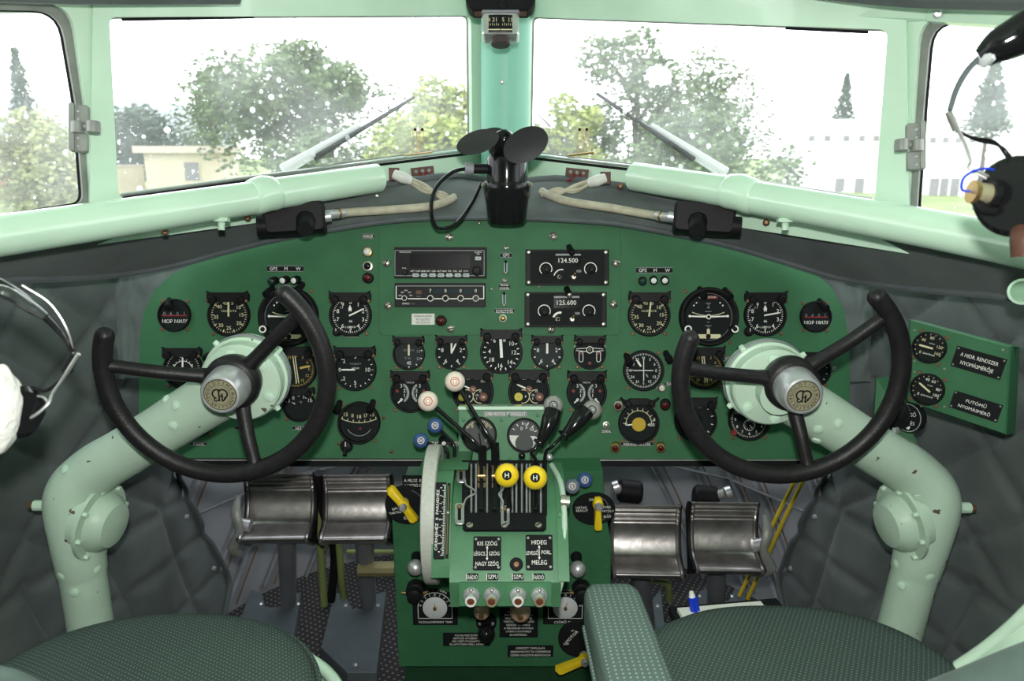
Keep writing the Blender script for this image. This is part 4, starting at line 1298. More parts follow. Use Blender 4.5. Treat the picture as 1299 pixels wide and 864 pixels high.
b.text('KING', -43 * k, -11 * k, 2.4 * k, W, z); b.text('KT 76A', -35 * k, -11.3 * k, 1.6 * k, GRYT, z); b.text('IDENT', -26.5 * k, -2.2 * k, 1.4 * k, GRYT, z)
b.build('case', g)
b = MB(); b.lathe([(3.8 * k, 0), (3.4 * k, .008), (2.4 * k, .009)], BLK, 18); b.arc(0, 0, 3.0 * k, 0, 360, .7 * k, W, .0095); b.build('knob', g, M=T((-44 * k, -4.5 * k, .012)))
b = MB(); b.rbox(0, 0, 7 * k, 4.6 * k, 0, .001, mat('unlit_orange_lamp', (.06, .012, .006), .4)); b.build('reply_lamp', g, M=T((-26.5 * k, 3 * k, .012)))
for i in range(4):
    b = MB(); b.lathe([(2.9 * k, 0), (2.6 * k, .007), (1.8 * k, .008)], BLKG, 16); b.build('digit_knob', g, M=T(((-12 + 19 * i) * k, -4.5 * k, .012)))
def comm(px, py, w, h, freq, label):
    g, b = radio_box(px, py, w, h, label, 'communication_radio')
    b.rbox(0, 0, (w - 12) * k, (h - 4) * k, .012, .0135, BLKM, r=.001)
    zz = .0138
    for s in (-1, 1): b.arc(s * 28 * k + 1 * k, -2 * k, 7.6 * k, -140, 120, 1.0 * k, W, zz)
    if freq[-3] == '5': b.arc(-7 * k, -13 * k, 10 * k, -75, 10, 1.3 * k, W, zz)
    else: b.arc(-7 * k, -13 * k, 9 * k, -70, 10, 2.6 * k, W, zz)
    b.rbox(14.5 * k, -5 * k, 6 * k, 3 * k, .0135, .0138, GRYT); b.text('ВКЛ', 14.5 * k, -5 * k, 1.8 * k, BLKM, .0141)
    b.build('case', g)
    b = MB(); b.rbox(0, 0, 32 * k, 13 * k, 0, .0006, BLKG); b.rbox(0, 7.5 * k, 32 * k, 2.4 * k, 0, .003, GREYP, bev=.0005); b.text(freq, 0, .5 * k, 5.6 * k, W, .0009); b.build('frequency_display', g, M=T((1 * k, 8 * k, .0135)))
    for s in (-1, 1):
        b = MB(); b.lathe([(5.8 * k, 0), (5.4 * k, .010), (4.4 * k, .011), (3.2 * k, .011), (2.9 * k, .019), (2.2 * k, .020)], BLK, 24); b.build('tuning_knob', g, M=T(((s * 28 + 1) * k, -2.5 * k, .0135)) @ RX(6))
    b = MB(); b.lathe([(3.6 * k, 0), (3.2 * k, .004), (2 * k, .008)], SCR, 14); b.ball((0, 0, .009), 1.9 * k, BLKG); b.build('volume_knob', g, M=T((-10 * k, -12.5 * k, .0135)))
    b = MB(); b.lathe([(3.4 * k, 0), (3.4 * k, .002), (2 * k, .004)], SCR, 12); b.cyl((0, 0, .003), (1.0 * k, 4 * k, .012), 1 * k, BRASS, 8, r1=1.4 * k); b.build('toggle_switch', g, M=T((8 * k, -12.5 * k, .0135)))
    for sx in (-1, 1):
        for sy in (-1, 1):
            b = MB(); b.lathe([(2.4 * k, 0), (2.2 * k, .0015), (1 * k, .0022)], SCR, 10, T((sx * (w / 2 - 4) * k, sy * (h / 2 - 3.5) * k, .012))); b.build('screw', g)
    return g
g1 = comm(719, 340, 105, 45, '124.500', 'upper black communication radio showing 124.500')
g2 = comm(717, 393, 103, 44, '125.600', 'lower black communication radio showing 125.600')
for (x_, y_, tip) in ((722, 314, BLK), (719, 367, SCR)):
    b = MB(); b.lathe([(4 * S, -.002), (3.6 * S, .014), (4.4 * S, .016), (4.0 * S, .026)], BLK, 14); b.ball((0, 0, .026), 3.4 * S, tip, (1, 1, .6))
    b.build('gauge_lamp', panel, M=T((*L(x_, y_), .002)) @ RX(30) @ RY(8))

# ------------------------------------------------------------------ control columns and wheels
def ringdisc(b, R, r0, mt, a0, a1, seg=64, tseg=14):
    pts = [Vector((R * math.cos(math.radians(a0 + (a1 - a0) * i / seg)), R * math.sin(math.radians(a0 + (a1 - a0) * i / seg)), 0)) for i in range(seg + 1)]
    n = len(pts)
    rr = [r0] * n
    b.tube(pts, rr, mt, tseg, 1)

def emblem(parent, z, r, M):
    b = MB()
    b.disc(0, 0, r, EMBL, z, 36)
    b.arc(0, 0, r * .97, 0, 360, r * .04, BLKM, z + .0002, 40); b.arc(0, 0, r * .62, 0, 360, r * .02, BLKM, z + .0002, 40)
    for t, c0, st in (('GOLDTIMER', 0, 21), ('ALAPÍTVÁNY', 180, -17)):
        n = len(t)
        for i, ch in enumerate(t):
            a = c0 + (i - (n - 1) / 2) * st
            x, y = pol(r * .79, a)
            b.text(ch, x, y, r * .21, BLKM, z + .0003, rot=-a if c0 == 0 else 180 - a)
    for s in (-1, 1): b.disc(s * r * .79, 0, r * .04, BLKM, z + .0003, 8)
    # entwined monogram: two facing hooks with a short cross bar
    w = r * .10
    b.arc(-r * .17, r * .06, r * .28, -170, 50, w, BLKM, z + .0003, 20); b.arc(r * .17, r * .06, r * .28, -50, 170, w, BLKM, z + .0003, 20)
    b.line(-r * .06, -r * .42, -r * .06, r * .34, w, BLKM, z + .0003); b.line(r * .12, -r * .42, r * .12, r * .10, w, BLKM, z + .0003); b.line(-r * .06, -r * .08, r * .2, -r * .08, w * .8, BLKM, z + .0003)
    b.arc(-r * .25, -r * .28, r * .12, 90, 330, w * .8, BLKM, z + .0003, 14); b.line(r * .12, -r * .42, r * .34, -r * .22, w * .9, BLKM, z + .0003)
    b.build('emblem', parent, M=M)

def yoke(cx, cy, d, s, hubpx, label_w, label_c, elbow, side):
    tilt = 17
    M = camframe(cx, cy, d, tx=tilt)
    k = d / F
    root = thing('control_wheel', M, label_w, 'control wheel', 'black control wheels')
    R = s * k
    b = MB(); ringdisc(b, R, .0134, RUBBER, -200, 46.5, 90, 16)
    for a_ in (-200, 46.5): b.ball((R * math.cos(math.radians(a_)), R * math.sin(math.radians(a_)), 0), .0134, RUBBER)
    b.build('rim', root)
    inv = M.inverted()
    # hub: starts deeper than the rim plane, comes out towards the pilot
    hb = inv @ C(*hubpx[:3]); hub = Vector((hb.x, hb.y, 0))
    HB = T((hub.x, hub.y, -.040))
    b = MB(); b.lathe([(.032, -.02), (.039, -.012), (.0415, .004), (.040, .014), (.034, .019)], RUBBER, 36, HB)
    for ang, rr in ((176, 1.0), (35, 1.0), (286, 1.0)):
        e = Vector((R * math.cos(math.radians(ang)), R * math.sin(math.radians(ang)), 0))
        dd = (e - hub); dd.z = 0; dd.normalize()
        p0 = hub + Vector((0, 0, -.040)) + dd * .034
        b.tube([p0, p0.lerp(e, .15) + Vector((0, 0, .002)), p0.lerp(e, .5) + Vector((0, 0, .004)), p0.lerp(e, .85), e], [.0130, .0108, .0100, .0096, .0105], RUBBER, 14, 5)
    b.build('spokes', root, sharp=60)
    b = MB(); b.lathe([(.0320, .010), (.0320, .020), (.0315, .036), (.0300, .050), (.027, .056), (.0240, .057), (.0230, .0555)], ALU, 40, HB); b.build('hub_cap', root, sharp=25)
    emblem(root, .0562, .0232, HB)
    # column
    A = C(*hubpx[3:])
    nz = (M.to_3x3() @ Vector((0, 0, 1))).normalized()
    cm = thing('control_column', T(C(elbow[0][0], elbow[0][1], elbow[0][2])), label_c, 'control column', 'pale green control columns')
    off = cm.matrix_basis.translation
    DM = T(-off)
    b = MB(DM)
    X = aim(A, -nz)
    b.lathe([(.030, -.022), (.030, .004), (.058, .010), (.061, .014), (.061, .036), (.065, .038), (.065, .060), (.058, .072), (.03, .080)], PALEW, 44, X)
    b.build('gear_housing', cm)
    for a in range(6):
        q = X @ Vector((.048 * math.cos(a * 1.047 + .4), .048 * math.sin(a * 1.047 + .4), .0075))
        e = MB(DM); e.lathe([(.0085, 0), (.0085, .003), (.004, .0045)], PALE, 6, aim(q, nz)); e.build('bolt', cm)
    for a in range(4):
        q = X @ Vector((.065 * math.cos(a * 1.57 + .9), .065 * math.sin(a * 1.57 + .9), .046))
        o_ = X @ Vector((0, 0, .052))
        e = MB(DM); e.cyl(q, q + (q - o_).normalized() * .007, .0055, PALE, 8, r1=.004); e.build('lug', cm)
    # chain-like wire round the housing
    e = MB(DM); e.lathe([(.0655, .044), (.0670, .046), (.0670, .050), (.0655, .052)], GREYP, 44, X, caps=False); e.build('safety_band', cm)
    ctr = X @ Vector((0, 0, .040))
    E = C(*elbow[0]); E2 = C(*elbow[1]); E3 = C(*elbow[2]); FT = C(*elbow[3])
    b = MB(DM)
    b.tube([ctr, ctr.lerp(E, .5), E], [.043, .040, .039], PALEW, 28, 1)
    b.build('upper_tube', cm)
    b = MB(DM)
    dirn = (E - ctr).normalized()
    b.tube([E - dirn * .10, E - dirn * .02, E2, E3, E3 + (FT - E3).normalized() * .05], [.0398, .0418, .0432, .0410, .0382], PALEW, 28, 7)
    b.build('elbow', cm, sharp=60)
    b = MB(DM)
    b.tube([E3, FT, FT + (FT - E3).normalized() * .30], .0362, PALEW, 28, 1)
    b.build('lower_tube', cm)
    # flanged sprocket cover on the inner side of the elbow
    mid = (E * .35 + E3 * .65)
    ax = (Vector((side, 0, 0)) * .96 + UP * -.22 + FW * -.10).normalized()
    G = aim(mid + Vector((side * .030, 0, 0)), ax)
    b = MB(DM)
    b.lathe([(.052, -.020), (.052, .0), (.064, .0), (.064, .006), (.050, .007), (.047, .018), (.036, .031), (.015, .036)], PALEW, 36, G)
    b.build('sprocket_cover', cm)
    for a in range(8):
        q = G @ Vector((.058 * math.cos(a * .785), .058 * math.sin(a * .785), .006))
        e = MB(DM); e.cyl(q, q + ax * .007, .0048, PALE, 6, r1=.004); e.build('bolt', cm)
    o2 = C(*elbow[1])
    outv = Vector((-side, 0, 0))
    q = o2 + outv * .040 + UP * -.012
    e = MB(DM); e.cyl(q, q + outv * .022, .009, PALE, 10); e.cyl(q + outv * .018, q + outv * .030, .0065, SCRB, 8); e.build('bolt', cm)
    for t_ in ((.25, .6), (.28, -.4), (.93, .1), (.9, .9)):
        pass
    up_ = (EYE - E).normalized()
    for (t0, a_, rad, base0, base1) in ((.30, .5, .0405, ctr, E), (.36, 1.1, .0402, ctr, E), (.36, -.1, .0402, ctr, E), (.97, .7, .0410, ctr, E), (.22, .9, .0365, E3, FT), (.22, -.6, .0365, E3, FT), (.40, .4, .0362, E3, FT)):
        p = base0.lerp(base1, t0); dr = (base1 - base0).normalized()
        v1 = (up_ - dr * up_.dot(dr)).normalized(); v2 = dr.cross(v1)
        nn = (v1 * math.cos(a_) + v2 * math.sin(a_)).normalized()
        e = MB(DM); e.lathe([(.0075, -.003), (.0075, .003), (.004, .0045)], PALE, 10, aim(p + nn * rad, nn)); e.build('bolt', cm)
    return root
yoke(273, 473, 1.10, 141.5, (296, 484, 1.145, 301, 490, 1.165), 'black three-spoke open-topped control wheel with round gold emblem, on the left seat side',
     'pale green control column bent over the left quilted wall, carrying the left wheel', [(105, 607, 1.27), (92, 632, 1.27), (99, 690, 1.28), (116, 800, 1.33)], 1)
yoke(1003, 476, 1.11, 139.5, (1004, 487, 1.150, 984, 496, 1.175), 'black three-spoke open-topped control wheel with round gold emblem, on the right seat side',
     'pale green control column bent over the right quilted wall, carrying the right wheel', [(1168, 607, 1.27), (1182, 635, 1.27), (1170, 690, 1.28), (1141, 800, 1.33)], -1)

# ------------------------------------------------------------------ pale green ducts under the windshields
def duct(pts, label, s):
    P = [C(*p) for p in pts]
    t = thing('defroster_duct', T(P[0]), label, 'duct', 'pale green ducts under the windshields')
    DM = T(-P[0])
    b = MB(DM); b.tube([P[0], P[1], P[2]], .0268, PALE, 28, 4); b.build('long_pipe', t)
    b = MB(DM)
    P3, P4 = P[3], P[4]
    b.tube([P3, P3.lerp(P4, .5), P4, P4 + (P4 - P3).normalized() * .001], [.0262, .0262, .0262, .022], PALE, 28, 1)
    b.build('short_pipe', t)
    b = MB(DM)
    j = P[2].lerp(P3, .5) + UP * .003
    b.tube([P[2] - (P3 - P[2]).normalized() * .006, P[2], j, P3, P3 + (P3 - P[2]).normalized() * .006], [.0268, .0290, .0305, .0286, .0262], PALE, 24, 2)
    b.build('welded_joint', t)
    # drain boss and lug under the pipe
    q = P[1].lerp(P[2], .80) - UP * .0255
    b = MB(DM); b.box((0, 0, 0), (.045, .012, .006), PALE, M=aim(q, -UP)); b.cyl(q - UP * .002 + (P[2] - P[1]).normalized() * .012, q - UP * .018 + (P[2] - P[1]).normalized() * .012, .0055, PALE, 10); b.build('drain_lug', t)
    return t
duct([(-260, 335, .80), (20, 296, 1.01), (322, 251, 1.275), (346, 246, 1.30), (479, 226, 1.45)], 'pale green painted pipe with welded kink running below the left windshield', -1)
duct([(1560, 375, .80), (1262, 306, 1.01), (954, 250, 1.275), (924, 243, 1.30), (805, 224, 1.45)], 'pale green painted pipe with welded kink running below the right windshield', 1)

# black lamp boxes under the ducts with their conduits
def lampbox(pts, kx, ky, label, s, cond, cl):
    c = C(*pts); M = camframe(*pts, ty=-s * 10, rz=-s * 5)
    t = thing('cockpit_lamp', M, label, 'lamp', 'black lamp boxes under the ducts')
    k = pts[2] / F
    b = MB(); b.rbox(0, 0, 76 * k, 38 * k, -.03, .018, BLK, r=.008, bev=.005); b.build('case', t)
    b = MB(); b.lathe([(.0165, 0), (.0165, .008), (.0150, .010), (.0150, .036), (.0125, .040)], BLK, 26, T((kx * k, ky * k, .012)) @ RX(32)); b.build('lamp_hood', t)
    b = MB(); b.lathe([(.017, -.008), (.017, .008)], BLK, 20, T((s * 40 * k, -8 * k, .004)) @ RY(90)); b.build('end_knob', t)
    b = MB(); b.cyl((s * -36 * k, -1 * k, 0), (s * -45 * k, 0, 0), .009, ALU, 14); b.build('conduit_nut', t)
    P = [C(*p) for p in cond]
    q = thing('cable_conduit', T(P[0]), cl, 'conduit', 'cream cable conduits')
    b = MB(T(-P[0])); b.tube(P, .0078, CABLE, 14, 6); b.build('sleeve', q)
    b = MB(T(-P[0])); d_ = (P[1] - P[0]).normalized(); b.tube([P[0] - d_ * .012, P[0] + d_ * .03], .0088, ALU, 14, 1); b.tube([P[0] + d_ * .016, P[0] + d_ * .02], .0098, BRASS, 14, 1); b.build('end_fitting', q)
lampbox((374, 277, 1.345), 14, -4, 'black lamp box with round hood tucked under the pale green pipe on the left', -1,
        [(418, 272, 1.37), (450, 269, 1.41), (500, 266, 1.43), (545, 262, 1.445), (570, 254, 1.47), (577, 249, 1.52)], 'cream conduit running from the left lamp box to the fan')
lampbox((893, 277, 1.345), -8, -5, 'black lamp box with round hood tucked under the pale green pipe on the right', 1,
        [(850, 276, 1.37), (822, 272, 1.41), (775, 264, 1.43), (722, 256, 1.445), (697, 248, 1.47), (688, 243, 1.52)], 'cream conduit running from the right lamp box to the centre, rust stained')
# cable ends and terminal blocks on the sill
def looms(s, px, label1, label2, tb):
    P = [C(*p) for p in px]
    t = thing('heater_cable', T(P[0]), label1, 'cable', 'windshield heater cables')
    DM = T(-P[0])
    b = MB(DM); b.box((0, 0, 0), (.020, .024, .022), BROWN, M=aim(P[0], EYE - P[0]) , bev=.002); b.build('connector_block', t)
    b = MB(DM)
    for j in range(4):
        off = UP * (.006 * math.cos(j * 1.7)) + RT * (.006 * math.sin(j * 1.7)) 
        tw = [P[0] + (EYE - P[0]).normalized() * .012, P[1] + off * .6, P[2] + off, P[3] - off * .9, P[4] + off * .8]
        b.tube(tw, .0034, CABLE, 8, 6)
    b.build('wires', t)
    b = MB(DM); q0 = P[0] + (EYE - P[0]).normalized() * .014; b.tube([q0, P[0].lerp(P[1], .5) + (EYE - P[0]).normalized() * .012, P[1]], [.009, .011, .009], CLEARP, 14, 4); b.build('sleeve', t)
    q = C(*tb)
    M = aim(q, EYE - q) @ RZ(-s * 6)
    t2 = thing('terminal_block', M, label2, 'terminal block', 'terminal blocks below the windshields')
    b = MB(); b.rbox(0, 0, .046, .016, -.008, .005, BROWN, r=.001, bev=.001); b.build('base', t2)
    for i in (-1, 0, 1):
        b = MB(); b.lathe([(.0038, 0), (.0038, .003), (.002, .004)], FRM, 10, T((i * .013, 0, .005))); b.build('terminal_screw', t2)
    b = MB(); b.tube([(-.004, -.003, .006), (-.008, -.012, .010), (-.018, -.020, .006)], .0025, RED, 6, 4); b.tube([(.008, -.003, .006), (.003, -.012, .010), (-.008, -.020, .006)], .0025, RED, 6, 4); b.build('red_lead', t2)
looms(-1, [(500, 221, 1.49), (520, 229, 1.485), (541, 240, 1.475), (560, 248, 1.465), (576, 252, 1.49)], 'twisted cream heater cable hanging below the left windshield', 'brown terminal block with red leads below the left windshield', (536, 217, 1.565))
looms(1, [(768, 226, 1.49), (748, 232, 1.485), (728, 240, 1.475), (706, 243, 1.465), (688, 245, 1.49)], 'twisted cream heater cable hanging below the right windshield', 'brown terminal block with red leads below the right windshield', (732, 219, 1.565))

# ------------------------------------------------------------------ the fan on the sill
fp = C(643, 232, 1.36)
fanM = frame(fp, RT, -Vector((0, 0, 1)).cross(RT) * -1 if False else Vector((0, 1, 0)), Vector((0, 0, 1)))
fan = thing('fan', fanM, 'small black two-bladed cockpit fan on the centre sill above the panel', 'fan')
b = MB(); b.lathe([(.030, -.070), (.034, -.064), (.038, -.030), (.0415, -.010), (.0415, .000), (.040, .003), (.0355, .003)], BLKG, 36); b.build('lower_housing', fan)
b = MB(); b.lathe([(.0350, .002), (.0345, .040), (.033, .045), (.020, .048)], BLKG, 36); b.build('motor_housing', fan)
for a in (200, 340):
    b = MB(); b.cyl((.040 * math.cos(math.radians(a)), .040 * math.sin(math.radians(a)), -.002), (.046 * math.cos(math.radians(a)), .046 * math.sin(math.radians(a)), -.002), .004, SCR, 8); b.build('clamp_screw', fan)
b = MB(); b.cyl((-.030, -.004, .024), (-.062, -.008, .024), .0085, BLK, 14); b.cyl((-.058, -.008, .024), (-.072, -.010, .025), .0105, GREYP, 14); b.build('cable_gland', fan)
b = MB(); b.tube([(0, .01, .04), (0, -.003, .062)], [.016, .020], BLKG, 18, 1); b.build('neck', fan)
hubp = Vector((-.006, -.012, .070)); axis = Vector((.28, -.85, .42)).normalized()
HM = aim(hubp, axis)
b = MB(); b.lathe([(.019, -.030), (.020, -.012), (.0195, .004), (.016, .014), (.010, .020), (.0045, .022), (.004, .018)], BLKG, 28, HM); b.build('hub', fan)
inv = fanM.inverted()
def blade(c, a, bb, rot, dep, name='blade'):
    """an oval soft blade: c its centre in the photo, half-sizes a, bb in photo pixels"""
    b = MB()
    o = inv @ C(*c)
    k = c[2] / F
    A = (inv.to_3x3() @ RT); B = (inv.to_3x3() @ UP); N = (inv.to_3x3() @ (-FW))
    ca, sa = math.cos(math.radians(rot)), math.sin(math.radians(rot))
    vs = []; fs = []
    nr, na = 6, 36
    for side in (0, 1):
        for r in range(nr + 1):
            for i in range(na):
                t = 2 * math.pi * i / na
                u = a * k * r / nr * math.cos(t); v = bb * k * r / nr * math.sin(t)
                x = u * ca - v * sa; y = u * sa + v * ca
                h = dep[0] * (u / (a * k)) + dep[1] * (v / (bb * k)) - dep[2] * ((1 - (r / nr) ** 2))
                vs.append(o + A * x + B * y + N * (h + (0.0016 if side else 0) * (1 - (r / nr) ** 4)))
    m_ = (nr + 1) * na
    for side in (0, 1):
        for r in range(nr):
            for i in range(na):
                j = (i + 1) % na
                q = [side * m_ + r * na + i, side * m_ + (r + 1) * na + i, side * m_ + (r + 1) * na + j, side * m_ + r * na + j]
                fs.append(tuple(q))
    b.add(vs, fs, FANB)
    return b.build(name, fan, sharp=80)
blade((606, 180, 1.315), 28, 17, 17, (.004, -.012, .006))
blade((667, 184, 1.290), 30, 18.5, 24, (.004, .016, .008))
blade((624, 169, 1.36), 15, 9, 10, (.0, -.01, .003))
b = MB(); P = [inv @ C(*p) for p in ((596, 213, 1.352), (573, 219, 1.34), (552, 240, 1.33), (547, 268, 1.33), (556, 289, 1.34), (578, 284, 1.36), (598, 259, 1.38), (611, 232, 1.40))]
b.tube(P, .0033, BLKG, 10, 7); b.build('cable', fan)
b = MB(); b.rbox(0, -.03, .05, .06, -.10, -.02, GREYP, r=.004, M=T((0, .10, .045))); b.build('mounting_bracket', fan)

# ------------------------------------------------------------------ compass at the top of the post
M = camframe(635, 33, 1.36)
k = 1.36 / F
cp = thing('magnetic_compass', M, 'magnetic compass hanging from a black mount at the top of the centre post', 'compass')
b = MB(); b.prism([(x * k, y * k) for x, y in ((-43, 40), (-44, 30), (-40, 20), (-34, 16), (34, 16), (40, 20), (44, 30), (43, 40))][::-1][::-1][::-1], -.02, .016, BLKM, .003); b.build('mount', cp)
b = MB(); b.rbox(0, 0, 47 * k, 28 * k, -.03, .010, STEEL, r=.006, bev=.003)
b.build('body', cp)
b = MB(); b.prism([(24 * k * math.cos(math.radians(a)), 13 * k + 12 * k * math.sin(math.radians(a))) for a in range(0, 181, 15)], .005, .014, GREYP, .001); b.build('front_cap', cp)
b = MB(); b.lathe([(5 * k, 0), (5 * k, .008), (3 * k, .010)], BLK, 14, T((3 * k, 21 * k, .014))); b.build('adjuster_knob', cp)
b = MB()
def cardfn(u, v):
    a = (u - .5) * 1.5
    return (math.sin(a) * 22 * k, (-11 + 21 * v) * k, .0155 + (math.cos(a) - 1) * 6 * k)
b.grid(cardfn, 16, 2, DIAL)
for tx, x in (('24', -16), ('21', -7.5), ('S', 3.5), ('15', 13)): b.text(tx, x * k, 3.5 * k, 5 * k, CREAM, .0162 + (-.0010 if abs(x) > 12 else 0))
for i in range(13): b.line((-15 + 2.5 * i) * k, -4 * k, (-15 + 2.5 * i) * k, (-1.5 if i % 2 else -.5) * k, .5 * k, CREAM, .0158)
b.line(-15 * k, -9 * k, 15 * k, -9 * k, 1.4 * k, CREAM, .0158); b.line(0, -10 * k, 0, 9 * k, .9 * k, BLKM, .0166)
b.build('compass_card', cp)
b = MB(); b.rbox(0, 0, 36 * k, 24 * k, .0185, .019, GGLASS, r=.002); b.build('window', cp)
b = MB(); b.lathe([(13 * k, 0), (13 * k, -7 * k), (11 * k, -9 * k)][::-1], BROWN, 24, T((0, -14 * k, -.008)) @ RX(-90) @ T((0, 0, 0)))
b = MB(); b.cyl((0, -14 * k, -.004), (0, -24 * k, -.004), 12.5 * k, mat('brown_black_knob', (.05, .035, .035), .5), 24, bev=.002); b.build('deviation_knob', cp)
b = MB(); b.rbox(0, 16.5 * k, 66 * k, 2.4 * k, -.01, .008, BROWN); b.build('shock_mount', cp)
for (px, py) in ((421, 2), (853, 3)):
    b = MB(); q = C(px, py, 1.42); b.box((0, 0, 0), (.022, .026, .02), BROWN, M=aim(q, EYE - q), bev=.002); b.lathe([(.007, 0), (.007, .016), (.003, .018)], FRM, 12, aim(q, EYE - q))
    o = b.build('blind_clip'); tag(o, 'small metal blind clip above the %s windshield' % ('left' if px < 600 else 'right'), 'clip', 'clips above the windshields')

# wipers outside the glass
def wiper(p0, p1, s, W_, label):
    pl, n = W_
    a = hit(p0[0], p0[1], pl, n) - n * .012; c = hit(p1[0], p1[1], pl, n) - n * .012
    t = thing('windshield_wiper', T(a), label, 'wiper', 'windshield wipers')
    DM = T(-a)
    d_ = (c - a).normalized(); sd = n.cross(d_).normalized()
    L = (c - a).length
    b = MB(DM); b.tube([a + d_ * L * .12 - n * .004, c - n * .004], [.0055, .0030], BLKM, 8, 1); b.build('blade', t)
    b = MB(DM); b.tube([a - d_ * .03 + sd * s * .012 - n * .012, a + d_ * L * .52 + sd * s * .006 - n * .012], [.0085, .0055], WIPERM, 8, 1); b.build('arm', t)
    b = MB(DM); b.tube([a - d_ * .02 - n * .016, a + d_ * L * .60 - n * .008], [.0045, .0035], WIPERM, 8, 1); b.build('guide_rod', t)
wiper((386, 213), (531, 124), 1, W2, 'chrome windshield wiper lying diagonally on the left windshield')
wiper((893, 216), (751, 119), -1, W3, 'chrome windshield wiper lying diagonally on the right windshield')
# sliding strips along the lower edge of the windshields and blind rods along the top
for (pl, pts, nm) in ((W2, [(152, 246), (330, 222), (590, 190)], 'left'), (W3, [(1108, 252), (940, 226), (682, 196)], 'right')):
    b = MB(); b.tube([hit(x, y, *pl) + pl[1] * .012 for x, y in pts], .0035, STEEL, 8, 1); b.tube([hit(x, y + 4, *pl) + pl[1] * .014 for x, y in pts], .0028, BLKM, 8, 1)
    o = b.build('trim_lower_%s' % nm, kind='structure')
for (pl, pts) in ((W2, [(152, 25), (318, 22)]), (W3, [(1104, 41), (1000, 36)])):
    b = MB(); b.tube([hit(x, y, *pl) + pl[1] * .010 for x, y in pts], .0022, BLKM, 8, 1)
    o = b.build('blind_rod'); tag(o, 'thin dark rod along the top of the %s windshield' % ('left' if pts[0][0] < 600 else 'right'), 'rod', 'rods at the windshield tops')
# heater spring pairs
for x0, pl, nm in ((522, W2, 'left'), (736, W3, 'right')):
    p0, n = pl
    a = hit(x0, 195, p0, n) + n * .006
    t = thing('heating_wire_clip', T(a), 'pair of slim wire loops standing at the inner corner of the %s windshield' % nm, 'wire clip', 'wire loops on the windshields')
    for j in (0, 1):
        b = MB(T(-a)); x = x0 + j * 9; top = 162
        b.tube([hit(q, y, p0, n) + n * .006 for q, y in ((x - 2, 195), (x, top), (x + 4, top), (x + 5, 195))], .0008, BRASS, 6, 1)
        b.ball(hit(x + 2, top + 2, p0, n) + n * .007, .003, BLKM, seg=8, rings=6)
        b.build('wire_loop', t)
    b = MB(T(-a)); b.tube([hit(x0 - 12, 197, p0, n) + n * .01, hit(x0 + 22, 193, p0, n) + n * .01], .0025, BRASS, 8, 1); b.build('holder', t)

# latches on the side-window channels
def latch(cx, cy, d, s, label):
    M = camframe(cx, cy, d, ty=s * 12)
    t = thing('window_latch', M, label, 'latch', 'side window latches'); k = d / F
    b = MB(); b.rbox(0, 16 * k, 22 * k, 26 * k, -.004, .006, FRM, r=.003, bev=.001); b.rbox(0, -18 * k, 20 * k, 24 * k, -.004, .006, FRM, r=.003, bev=.001); b.rbox(-s * 7 * k, 0, 6 * k, 60 * k, -.004, .010, FRM, r=.002, bev=.001)
    b.cyl((0, -8 * k, .008), (0, 6 * k, .008), 8 * k, FRM, 14); b.build('hinge_plate', t)
    b = MB(); b.cyl((s * 8 * k, 0, .01), (s * 22 * k, 2 * k, .012), 4 * k, FRM, 10); b.lathe([(8 * k, -7 * k), (8.5 * k, 0), (8 * k, 7 * k)], FRM, 16, T((s * 19 * k, 0, .012)) @ RX(90)); b.build('catch', t)
    for y in (20, 10, -14, -24):
        b = MB(); b.lathe([(2.6 * k, 0), (1.4 * k, .002)], ALU, 8, T((0, y * k, .006))); b.build('rivet', t)
latch(101, 163, 1.145, 1, 'grey metal latch on the left side window frame')
latch(1161, 186, 1.145, -1, 'grey metal latch on the right side window frame')

# ------------------------------------------------------------------ centre pedestal and throttle quadrant
class Surf:
    """a flat face in the cockpit: photo positions are read onto it"""
    def __init__(s, o, x, y):
        s.z = x.cross(y).normalized(); s.x = x.normalized(); s.y = s.z.cross(s.x).normalized(); s.o = o
        s.M = frame(o, s.x, s.y, s.z); s.inv = s.M.inverted()
    def q(s, px, py):
        p = s.inv @ hit(px, py, s.o, s.z); return (p.x, p.y)
    def k(s, px, py):
        a = hit(px, py, s.o, s.z); return (a - EYE).dot(FW) / F
VZ = Vector((0, 0, 1))
PS = Surf(Vector((XC, 1.30, .5)), RT, VZ)
ped = thing('pedestal', PS.M, 'dark green riveted centre pedestal standing on the floor below the throttle quadrant', 'pedestal')
body = [PS.q(*p) for p in ((497, 657), (531, 655), (531, 600), (765, 598), (768, 650), (776, 690), (771, 846), (506, 846))][::-1]
b = MB(); b.prism(body, -.38, 0, PGREEN, .0015)
for x0, y0, x1, y1, n in ((501, 664, 508, 838, 20), (770, 700, 766, 838, 14), (514, 838, 764, 838, 22), (762, 604, 770, 690, 9)):
    for i in range(n):
        p = PS.q(x0 + (x1 - x0) * i / (n - 1), y0 + (y1 - y0) * i / (n - 1)); b.lathe([(.0028, 0), (.0022, .0012), (.001, .0016)], PGREEN, 6, T((*p, 0)))
b.build('body', ped)
b = MB(); c0 = PS.q(510, 846); c1 = PS.q(766, 846)
b.box(((c0[0] + c1[0]) / 2, (c0[1] + -.5) / 2, -.20), (c1[0] - c0[0], c0[1] + .5, .34), DGREEN)
b.build('foot', ped)
def on(sf, px, py, rot=0, z=0.0): return T((*sf.q(px, py), z)) @ RZ(rot)
kp = lambda py: PS.k(640, py)

